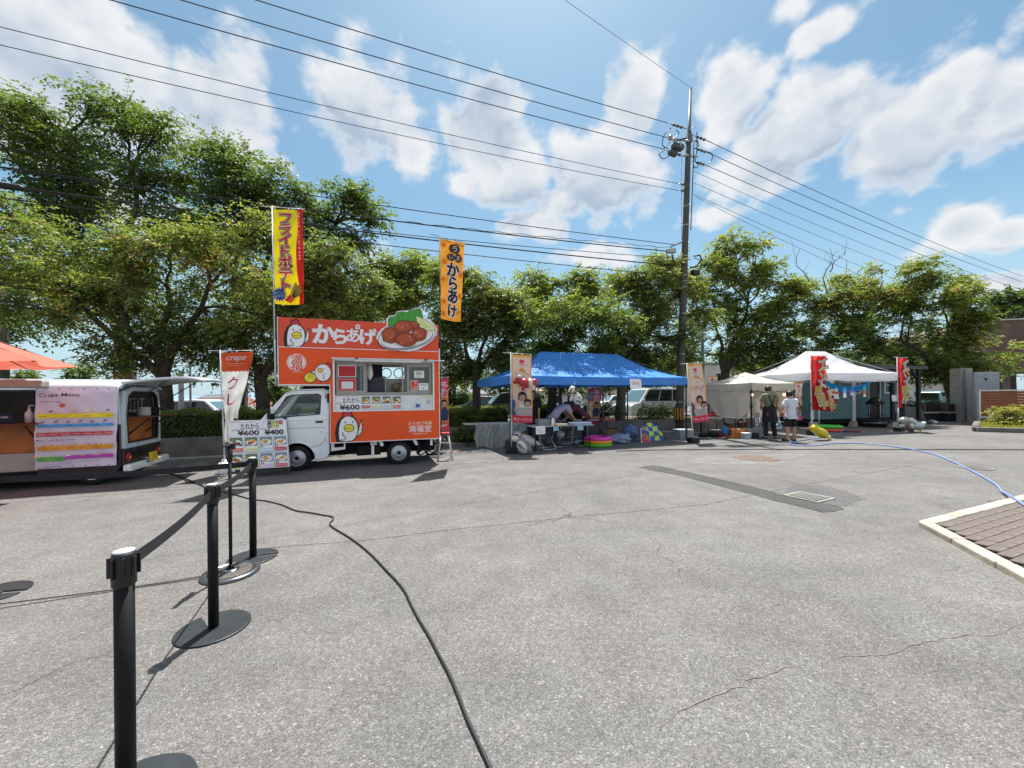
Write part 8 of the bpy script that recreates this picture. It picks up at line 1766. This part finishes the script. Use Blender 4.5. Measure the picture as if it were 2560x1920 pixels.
# ================================================================ HOUSES AND FAR BUILDINGS
M_WALLW = mat('pale_render', '#c2bfb8', .85, 0, .06, 1.5); M_TILE = mat('red_roof_tile', '#8f5047', .8, 0, .12, 2, .3, 12); M_TILEG = mat('grey_roof_tile', '#6a6f74', .8, 0, .12, 2)
def house(label, loc, rz, w, d, h, rh, wall, roof, nwin=3, group='houses beyond the car park', flat=False, name='house'):
    t = thing(name, label, 'house' if name == 'house' else 'building', loc, rz, group); b = MB(); b.box(0, 0, 0, w, d, h); b.build('wall', wall, t)
    if flat: b = MB(); b.box(-.1, -.1, h, w + .1, d + .1, h + .25); b.build('roof', roof, t)
    else:
        b = MB(); o = .5; b.prism([(-o, h - .05), (w + o, h - .05), (w / 2 + w * .28, h + rh), (w / 2 - w * .28, h + rh)], -o, d + o); b.v = [(x, (y if z < h else d * .5 + (y - d * .5) * .15), z) for x, y, z in b.v]; rf = b.build('roof', roof, t)
        b = MB(); b.box(w / 2 - w * .28, d * .5 - .12, h + rh - .03, w / 2 + w * .28, d * .5 + .12, h + rh + .12); b.build('ridge', roof, rf)
    for k in range(nwin):
        for zz in ([h * .25] if h < 4 else [h * .14, h * .60]):
            x = w * (k + .5) / nwin - .6; b = MB(); b.ring([(x, zz), (x + 1.2, zz), (x + 1.2, zz + 1.1), (x, zz + 1.1)], [(x + .07, zz + .07), (x + 1.13, zz + .07), (x + 1.13, zz + 1.03), (x + .07, zz + 1.03)], -.06, 0); wn = b.build('window', M_WPLAST, t); b = MB(); b.box(x + .07, -.02, zz + .07, x + 1.13, -.01, zz + 1.03); b.build('pane', mat('car_glass', '#1a2226', .06), wn)
    return t
dn = lambda px, Y, z: (P(px, 990, Y).x, Y, z)
house('far house with a wide red tiled roof beyond the hedge, left of the white post', dn(425, 75, -4), -4, 11, 8, 3.2, 2.4, M_WALLW, M_TILE); house('far house with a red roof right of the white post', dn(500, 85, -4), 4, 10, 8, 3.4, 2.4, M_WALLW, M_TILE); house('far grey-roofed house between the two red roofs', dn(470, 120, -4), 0, 12, 8, 4.6, 2.2, M_WALLW, M_TILEG)
house('pale house with a salmon roof seen under the blue tent between its poles', dn(1330, 48, 0), 6, 6, 6, 2.2, 1.3, M_WALLW, mat('salmon_tile', '#b98a7c', .8, 0, .1, 2)); house('white flat-roofed building behind the hanging dog toy and the pink banner', dn(1448, 52, 0), 4, 9, 7, 3.0, 0, M_WALLW, M_WALLW, 3, flat=True, name='building'); house('white flat-roofed block behind the forked tree and the beige tent', dn(1765, 48, 0), 5, 14, 8, 5.2, 0, M_WALLW, M_TILEG, 4, flat=True, name='building')
house('long low white building beyond the turquoise car', dn(2270, 62, 0), 8, 16, 8, 3.0, 0, M_WALLW, M_TILEG, 5, flat=True, name='building'); house('small house with a grey roof low behind the truck', dn(1120, 60, -1), 8, 8, 7, 3, 1.6, M_WALLW, M_TILEG); house('pale house low behind the orange truck cab', dn(640, 70, -4), 0, 9, 8, 4.4, 2.0, M_WALLW, M_TILE)
# white post and round no-turn sign by the van
t = thing('white_post', 'square white post rising behind the open hatch of the crepe van', 'post', dn(453, 13.2, 0)); b = MB(); b.tube([(0, 0, 0), (0, 0, 2.45)], .075, 12); b.build('post', mat('white_post_paint', '#b9bfc2', .5, 0, .08), t); b = MB(); b.ell((0, 0, 2.45), (.078, .078, .03), 12, 6); b.build('post_cap', M_GREYPL, t)
t = thing('road_sign', 'round red-rimmed no-turn road sign partly hidden in the cherry leaves', 'road sign', dn(476, 14.5, 0)); b = MB(); b.tube([(0, 0, 0), (0, 0, 3.5)], .035, 10); b.build('pole', M_STEEL, t); b = MB(); b.lathe([(0, -.05), (.30, -.05), (.30, -.04), (0, -.04)], (0, 0, 3.15), 32, 'y'); sg = b.build('sign_face', pm('#b0232c'), t)
q = Print(); q.ell('#d8dade', 0, 3.15, .25, .25, 32); q.stroke('#1f4f9a', [(-.06, 3.02), (-.06, 3.2), (-.03, 3.26), (.04, 3.26), (.07, 3.2), (.07, 3.10)], .05); q.poly('#1f4f9a', [(.0, 3.12), (.14, 3.12), (.07, 3.02)]); q.stroke('#b0232c', [(-.17, 3.32), (.17, 2.98)], .045); q.build('sign_print', sg, None, .001, -.051)
t = thing('street_lamp', 'blue-grey lamp post behind the leaning banner, its head hidden in leaves', 'street lamp', dn(1757, 18.4, 0)); b = MB(); b.tube([(0, 0, 0), (0, 0, 5.6)], [.10, .07], 12); b.build('post', mat('blue_grey_post', '#5f7076', .5, .2, .06), t); b = MB(); b.tube([(0, 0, 5.55), (-.3, -.05, 5.8), (-.9, -.1, 5.85)], .035, 8); b.bx((-1.1, -.1, 5.83), (.5, .18, .10)); b.build('lamp_head', M_GREYPL, t, .02)
t = thing('concrete_pole', 'dark concrete utility pole cut by the left edge behind the red parasol', 'utility pole', dn(6, 12.5, 0)); b = MB(); b.tube([(0, 0, 0), (0, 0, 5.2)], [.17, .15], 14); b.build('pole', M_POLE, t); b = MB(); b.bx((0, 0, 4.9), (.42, .1, .1)); b.build('arm', M_STEEL, t)
t = thing('small_banner', 'small orange and red pictorial banner behind the crepe van roof', 'banner', dn(300, 11.4, 0), 6); b = MB(); b.tube([(-.22, 0, 0), (-.22, 0, 2.35)], .012, 6); b.build('pole', M_FPOLE, t); b = MB(); b.grid(lambda u, v: (-.20 + u * .42, .04 * math.sin(u * 5 + v * 3), 1.9 + v * .42), 8, 8); cl = b.build('cloth', mat('salmon_cloth', '#b56a5a', .7, 0, .2, 6, trans=.3), t)
q = Print(); q.blob('#d8c2a8', -.02, 2.15, .13, .08, 3); q.blob('#a8382f', .05, 2.05, .12, .06, 4); q.build('flag_print', cl, lambda u, v, h: (u, .04 * math.sin((u + .2) / .42 * 5 + (v - 1.9) / .42 * 3) - .004 - h, v), .001)
# low dark stone troughs, stools beside the hut
# ================================================================ HUT
HX = P(2133, 990, 17.4); t = thing('garden_hut', 'teal boarded hut with white corner trim, porch posts and dark doorway behind the white tent', 'hut', (HX.x, HX.y, 0), 9)
M_TEAL = mat('teal_boards', '#4f7274', .75, 0, .08, 2); M_TRIM = mat('white_trim', '#b9bec0', .6, 0, .06); M_BLKW = mat('black_timber', '#17181b', .7, 0, .2)
bd = None; zf = .36
def boards(x0, x1, y, z0, z1, holes=()):
    n = int((z1 - z0) / .15)
    for k in range(n):
        za, zb_ = z0 + (z1 - z0) * k / n, z0 + (z1 - z0) * (k + 1) / n; segs = [(x0, x1)]
        for hx0, hx1, hz0, hz1 in holes:
            if za < hz1 - .01 and zb_ > hz0 + .01: segs = [s for a, c in segs for s in (((a, min(c, hx0)), (max(a, hx1), c)) if a < hx1 and c > hx0 else ((a, c),)) if s[1] - s[0] > .02]
        for a, c in segs:
            b = MB(); b.prism([(y - .022, za), (y - .010, zb_), (y + .02, zb_), (y + .02, za)], a, c, 'yz'); b.build('board', M_TEAL, t)
boards(-2.1, -.06, 0, zf, 2.55); 
b = MB(); b.box(-.07, -.03, zf - .1, .10, .06, 2.6); b.box(-2.18, -.03, zf, -2.08, .06, 2.6); b.build('corner_trim', M_TRIM, t)
boards(.10, 2.9, .35, zf, 2.55, [(1.28, 1.87, zf, 2.32), (2.17, 2.45, 1.55, 2.2), (.45, .72, 1.55, 2.2)])
b = MB(); b.box(-2.12, .02, zf, -.05, 3.0, 2.55); b.box(.08, .42, zf, 2.92, 3.0, 2.55); b.build('wall', M_TEAL, t)
b = MB(); b.box(1.28, .36, zf, 1.87, .41, 2.32); d_ = b.build('door', mat('dark_door', '#15131a', .5), t); b = MB(); b.tube([(1.80, .33, 1.3), (1.80, .33, 1.45)], .012, 6); b.build('handle', M_CHROME, d_)
b = MB(); b.ring([(1.23, zf), (1.92, zf), (1.92, 2.38), (1.23, 2.38)], [(1.28, zf), (1.87, zf), (1.87, 2.33), (1.28, 2.33)], .32, .37); b.build('door_frame', M_TRIM, t)
for (a, c) in ((2.17, 2.45), (.45, .72)):
    b = MB(); b.ring([(a - .08, 1.47), (c + .08, 1.47), (c + .08, 2.28), (a - .08, 2.28)], [(a, 1.55), (c, 1.55), (c, 2.2), (a, 2.2)], .30, .36); b.box(a, .32, 1.85, c, .35, 1.89); w_ = b.build('window', M_TRIM, t); b = MB(); b.box(a, .345, 1.55, c, .35, 2.2); b.build('pane', mat('car_glass', '#1a2226', .06), w_)
b = MB(); b.prism([(-2.4, 2.56), (2.75, 2.56), (2.75, 2.66), (-2.4, 2.82)], -.9, 3.3); b.build('roof', mat('brown_metal_roof', '#4f4b47', .6, .1, .1), t, .01)
b = MB(); b.box(-2.42, -.93, 2.54, 2.77, -.90, 2.68); b.build('fascia', mat('dark_fascia', '#4a4c4c', .6, 0, .1), t)
b = MB(); b.box(.10, -.95, .24, 2.5, .35, .34); b.build('deck', M_BLKW, t)
b = MB(); b.box(-2.1, .1, .16, 2.9, 2.9, .35); b.build('underfloor', M_UNDER, t)
for x, y in ((-.0, .02), (.95, -.85), (-2.05, .05), (2.35, -.85)): b = MB(); b.prism([(x - .14, 0), (x + .14, 0), (x + .10, .25), (x - .10, .25)], y - .12, y + .12); b.build('foundation_block', M_CONC, t, .01)
for x in (.97, 2.35):
    b = MB(); b.bx((x, -.85, 1.42), (.12, .12, 2.36)); b.build('porch_post', M_BLKW, t, .006); b = MB(); b.tube([(x, -.85, 2.05), (x + (.42 if x < 2 else -.42), -.85, 2.55)], .05, 4); b.build('brace', M_BLKW, t)
hm = lambda x, y, z: (t_h.matrix_basis @ Vector((x, y, z))).to_tuple()
t_h = t
t = thing('kettle_grill', 'black lidded barbecue grill standing on the hut deck beside the doorway', 'grill', hm(.72, -.35, .34), 9)
b = MB(); b.bx((0, 0, .72), (.55, .42, .12)); b.build('firebox', M_BLKW, t, .03); b = MB(); b.ell((0, 0, .78), (.29, .22, .20), 18, 10, fn=lambda p: (p.x, p.y, max(p.z, 0))); b.build('grill_lid', M_BLKW, t); b = MB(); b.lathe([(.05, 0), (.05, .02), (.03, .03), (0, .03)], (-.05, -.23, .86), 16, 'y'); b.build('gauge', pm('#b5a45a'), t)
for x in (-.22, .22): b = MB(); b.tube([(x, -.1, 0), (x, -.1, .68)], .018, 6); b.tube([(x, .1, 0), (x, .1, .68)], .018, 6); b.build('leg', M_BLKW, t)
b = MB(); b.box(-.26, -.16, .18, .26, .16, .20); b.build('shelf', M_BLKW, t)
bag('black holdall on the hut deck under the small window', hm(2.0, -.3, .34), (.26, .18, .17), M_BAGK, 15, 'bag')
# stone troughs, bricks and pots beside the hut
M_STONE = mat('brown_stone', '#5a5048', .9, 0, .3, 9, .6, 25)
for k, (px, w) in enumerate(((2300, 1.5), (2352, 1.9), (2405, 1.8))):
    q = G(px, 1053); t = thing('stone_trough', ['low dark stone trough just right of the black porch post', 'middle low stone trough with plants below the turquoise car', 'low stone trough against the concrete wall end'][k], 'planter', (q.x, q.y, 0), 6, 'stone troughs by the hut')
    b = MB(); b.box(-w / 2, 0, 0, w / 2, .55, .42); b.build('trough', mat('black_stone', '#1a1c20', .8, 0, .3, 9), t, .02); b = MB(); b.box(-w / 2 - .04, -.04, .42, w / 2 + .04, .6, .50); b.build('slab', M_CONC, t, .01); b = MB(); b.box(-w / 2 + .25, .05, .50, w / 2 - .1, .5, .90); b.build('basket', mat('dark_wicker', '#2c2622', .9, 0, .4, 22, .8, 40), t, .03)
    b = MB(); b.box(-w / 2, .05, .50, -w / 2 + .18, .5, .95); b.build('end_block', M_STONE, t, .02)
t = thing('sloped_cabinet', 'grey steel slope-topped box behind the foot of the slim red banner', 'box', G(2262, 1060).to_tuple(), 8); b = MB(); b.prism([(0, 0), (1.3, 0), (.95, .80), (0, .80)], 0, .6); b.build('cabinet', mat('grey_sheet', '#5c605f', .6, .2, .1), t, .01); b = MB(); b.box(.02, -.01, .1, .9, 0, .72); b.build('door_panel', mat('grey_sheet', '#5c605f', .6), t)
for k, (px, py, s, m, lab) in enumerate(((2306, 1056, .10, M_WPLAST, 'white scrap of plaster lying right of the grey steel box'), (2320, 1059, .13, M_STONE, 'brown stone lying among the white scraps'), (2330, 1056, .12, M_CONC, 'pale stone with a white knob near the troughs'), (2338, 1058, .09, M_WPLAST, 'small white pot nearest the middle trough'))): bag(lab, on(px, py, 0), (s * 1.4, s, s * .6), m, 60 + k, 'stone', 'stone', 'rubble by the hut')
t = thing('watering_can', 'teal watering can leaning on the grey steel box', 'watering can', G(2276, 1063).to_tuple()); b = MB(); b.lathe([(.10, 0), (.11, .02), (.10, .22), (.06, .26)]); b.build('can', pm('#3a7a8a'), t); b = MB(); b.tube([(-.08, 0, .12), (-.25, 0, .34)], .018, 6); b.tube([(.09, 0, .2), (.18, 0, .16), (.10, 0, .04)], .012, 6); b.build('spout', pm('#3a7a8a'), t)
# ---- concrete wall end, white panel, slatted fence, brown building
q = P(2402, 990, 19.8); t = thing('concrete_pillar', 'grey concrete wall end with a drainpipe, right of the stone troughs', 'wall', (q.x, q.y, 0), 0); b = MB(); b.box(0, 0, 0, .62, .5, 2.75); b.build('pillar', M_CONC, t, .01); b = MB(); b.tube([(.18, -.06, 0), (.18, -.06, 2.7)], .04, 8); b.build('drainpipe', M_GREYPL, t)
q = P(2437, 990, 19.0); t = thing('panel_cabinet', 'pale grey corrugated cabinet panel above the wooden fence', 'cabinet', (q.x, q.y, 0), -6); b = MB(); b.box(0, 0, 0, 1.1, .14, 2.5); b.build('cabinet_body', mat('pale_steel', '#a3abb0', .6, .1, .12), t, .02); b = MB()
for k in range(12): b.box(.05 + .09 * k, -.012, .1, .07 + .09 * k, 0, 2.4)
b.build('rib', mat('pale_steel', '#8f979c', .5), t); b = MB(); b.lathe([(0, -.03), (.06, -.02), (.07, 0)], (.48, 0, 2.15), 14, 'y'); b.build('knob', M_BLACKP, t)
q = G(2450, 1062); t = thing('slatted_fence', 'orange-brown horizontal board fence with a pale top rail at the right edge', 'fence', (q.x, q.y, 0), -8); M_FEN = mat('cedar_boards', '#8a4f2a', .7, 0, .16, 3)
for k in range(9): b = MB(); b.box(.06, 0, .40 + .128 * k, 6.0, .025, .40 + .128 * k + .118); b.build('slat', M_FEN, t)
for x in (0, 2.0, 4.0, 6.0): b = MB(); b.box(x - .03, .03, .2, x + .03, .09, 1.60); b.build('fence_post', M_ALU, t)
b = MB(); b.box(-.04, -.02, 1.56, 6.05, .08, 1.61); b.box(-.03, -.01, .33, 6.0, .07, .38); b.build('top_rail', M_ALU, t); b = MB(); b.box(-.03, -.015, .33, .03, .06, 1.6); b.build('end_trim', M_ALU, t)
# raised bed in front of the fence
b = MB(); f0, f1, f2, f3 = G(2440, 1079), G(2700, 1086), G(2700, 1060), G(2446, 1058)
b.prism([(p.x, p.y) for p in (f0, f1, f2, f3)][::-1], 0, .10, 'xy'); b.f = [f[::-1] for f in b.f]; tag(b.build('grass_bed', mat('bed_soil', '#4a5028', .95, 0, .3, 6)), kind='structure')
t = thing('bed_kerb', None, None, kind='structure')
b = MB(); b.tube([(p.x, p.y, .12) for p in (f3, f0)], .14, 4); b.build('kerb_side', M_CONCD, t); b = MB(); d_ = (f1 - f0).normalized(); n_ = Vector((-d_.y, d_.x, 0)) * .12; b.prism([(p.x, p.y) for p in (f0 - n_, f1 - n_, f1 + n_, f0 + n_)][::-1], 0, .17, 'xy'); b.f = [f[::-1] for f in b.f]; b.build('kerb_front', M_CONCD, t, .02)
rng = np.random.default_rng(5); n = 5200; uu, vv = rng.random(n), rng.random(n); A0 = np.array(f0); A1 = np.array(f1); A3 = np.array(f3); A2 = np.array(f2)
pos = A0 + (A1 - A0) * uu[:, None] * (1 - vv[:, None]) + (A3 - A0) * vv[:, None] + (A2 - A3) * (uu * vv)[:, None]; pos[:, 2] = .10
ld = rng.normal(size=(n, 3)) * .35; ld[:, 2] = 1; gr = leaf_mesh('grass', pos, ld, rng.normal(size=(n, 3)), rng.uniform(.08, .2, n), rng.uniform(.012, .02, n), rng.uniform(.3, 1, n), L_YELL); gr['kind'] = 'stuff'
q = G(2515, 1066, .1); bush('yellow-leaved shrub in front of the slatted fence at the right edge', (q.x, q.y, .10), (.55, .4, .6), 1500, L_YELL, .09, 71, tint=(.5, .25)); q = G(2575, 1068, .1); bush('yellow-leaved shrub just cut by the right edge of the photo', (q.x, q.y, .10), (.5, .4, .65), 1300, L_YELL, .09, 72, tint=(.5, .25))
q = P(2440, 990, 30); t = thing('brown_building', 'large dull brown metal-clad upper storey with a rounded corner at the right edge', 'building', (q.x, q.y, 0), -4); M_BRN = mat('weathered_brown_cladding', '#6b564c', .8, .1, .3, .6)
pf = [(0, 3.3), (0, 5.9)] + [(1.9 - 1.9 * math.cos(R(a)), 5.9 + 1.2 * math.sin(R(a))) for a in (15, 35, 55, 75, 90)] + [(14, 7.3), (14, 3.3)]
for k, (za, zb_) in enumerate(((3.3, 4.9), (4.9, 6.1))):
    for i in range(7):
        b = MB(); b.box(.02 + 2 * i, -.04, za + .015, 1.99 + 2 * i, 0, zb_ - .015); b.build('cladding_panel', M_BRN, t)
b = MB(); b.prism([(x, z) for x, z in pf], 0, 10); b.build('upper_storey', M_BRN, t); b = MB(); b.tube([(x, -.03, z) for x, z in pf[1:8]], .06, 5); b.build('roof_edge', M_GREYPL, t)
for x in (3.0, 9.0): b = MB(); b.box(x, 1, 0, x + .6, 1.6, 3.3); b.build('column', M_CONCD, t)
b = MB(); b.tube([(1.0 + .5 * math.cos(R(a)), -.06, 4.6 + .5 * math.sin(R(a))) for a in range(90, 271, 15)], .04, 5); b.build('hoop_rail', M_GREYPL, t)

# ================================================================ CABLES AND HOSE ON THE GROUND
def smooth(pts, n=10):
    out = []
    for i in range(len(pts) - 1):
        p0, p1, p2, p3 = pts[max(i - 1, 0)], pts[i], pts[i + 1], pts[min(i + 2, len(pts) - 1)]
        for k in range(n): s = k / n; out.append(.5 * ((2 * p1) + (p2 - p0) * s + (2 * p0 - 5 * p1 + 4 * p2 - p3) * s * s + (3 * p1 - p0 - 3 * p2 + p3) * s ** 3))
    return out + [pts[-1]]
k_ = 2560 / 2212; z9 = lambda x, y: (600 + x * .434, 1200 + y * .434)
def ground_cable(name, label, pix, r, m, cat='cable', z=None):
    pts = [G(*p) for p in pix]
    for p in pts: p.z = r + .003
    b = MB(); b.tube(smooth(pts, 8), r, 8); o = b.build(name, m); tag(o, label, cat); return o
M_CABLE = mat('black_rubber_cable', '#1b1a1c', .6, 0, .1, 10); M_HOSE = mat('blue_hose', '#6f8fc4', .45, 0, .08, 8)
ground_cable('power_cable', 'thick black cable snaking from the barrier posts down the middle of the yard', [(430, 1185), (470, 1200), (520, 1222), (580, 1236), z9(60, 113), z9(150, 125), z9(240, 147), z9(320, 180), z9(400, 192), z9(480, 207), z9(530, 216), z9(537, 232), z9(517, 258), z9(545, 285), z9(620, 330), z9(700, 388), z9(770, 450), z9(850, 535), z9(910, 598), z9(955, 660), z9(985, 725), z9(1030, 810), z9(1090, 910), z9(1150, 1025), z9(1210, 1140), z9(1260, 1260), z9(1310, 1390), z9(1370, 1520), z9(1430, 1650), z9(1480, 1760)], .0085, M_CABLE)
ground_cable('blue_hose', 'pale blue hose winding from the white tent over the paver island kerb', [(2100, 1078), (2100, 1086), (2060, 1094), (2010, 1101), (1976, 1108), (1990, 1115), (2040, 1115), (2085, 1110), (2160, 1110), (2250, 1120), (2330, 1136), (2390, 1160), (2450, 1190), (2490, 1214), (2505, 1232)], .014, M_HOSE, 'hose')
hp = [G(2505, 1232), G(2512, 1241), KA.to_3d() + Vector((0, 0, 0))][:2]
for p in hp: p.z = .017
hp[1].z = .05
e_ = [hp[0], hp[1], G(2530, 1242, .08), G(2560, 1262, .068), G(2600, 1290, .067)]
b = MB(); b.tube(smooth(e_, 8), .014, 8); o = b.build('blue_hose', M_HOSE); tag(o, 'end of the pale blue hose lying across the kerb onto the pavers', 'hose')
ground_cable('thin_cable', 'thin straight dark cable stretched across the yard in front of the tents', [(1540, 1129), (1640, 1126), (1750, 1125), (1900, 1124.5), (2050, 1124.5), (2200, 1125), (2400, 1125), (2640, 1126)], .010, M_CABLE)
ground_cable('thin_cable', 'thin dark cable running from the left edge toward the stand foot', [(-60, 1522), (0, 1512), (120, 1497), (260, 1479), (400, 1459), (520, 1440)], .0035, M_CABLE)
ground_cable('thin_cable', 'short dark cable on the ground between the crepe van and the price board', [(400, 1180), (440, 1190), (470, 1205), (505, 1213)], .009, M_CABLE)
# stray leaves on the asphalt
rng = np.random.default_rng(9); n = 140; px_ = rng.uniform(-9, 9, n); py_ = rng.uniform(6, 13, n) ; pos = np.stack([px_, py_, np.full(n, .008)], 1); ld = rng.normal(size=(n, 3)); ld[:, 2] *= .1
fl = leaf_mesh('fallen_leaves', pos, ld, np.tile([0, 0, 1.], (n, 1)) + rng.normal(size=(n, 3)) * .2, rng.uniform(.03, .06, n), rng.uniform(.015, .03, n), rng.uniform(.0, .7, n), L_CHERRY); fl['kind'] = 'stuff'
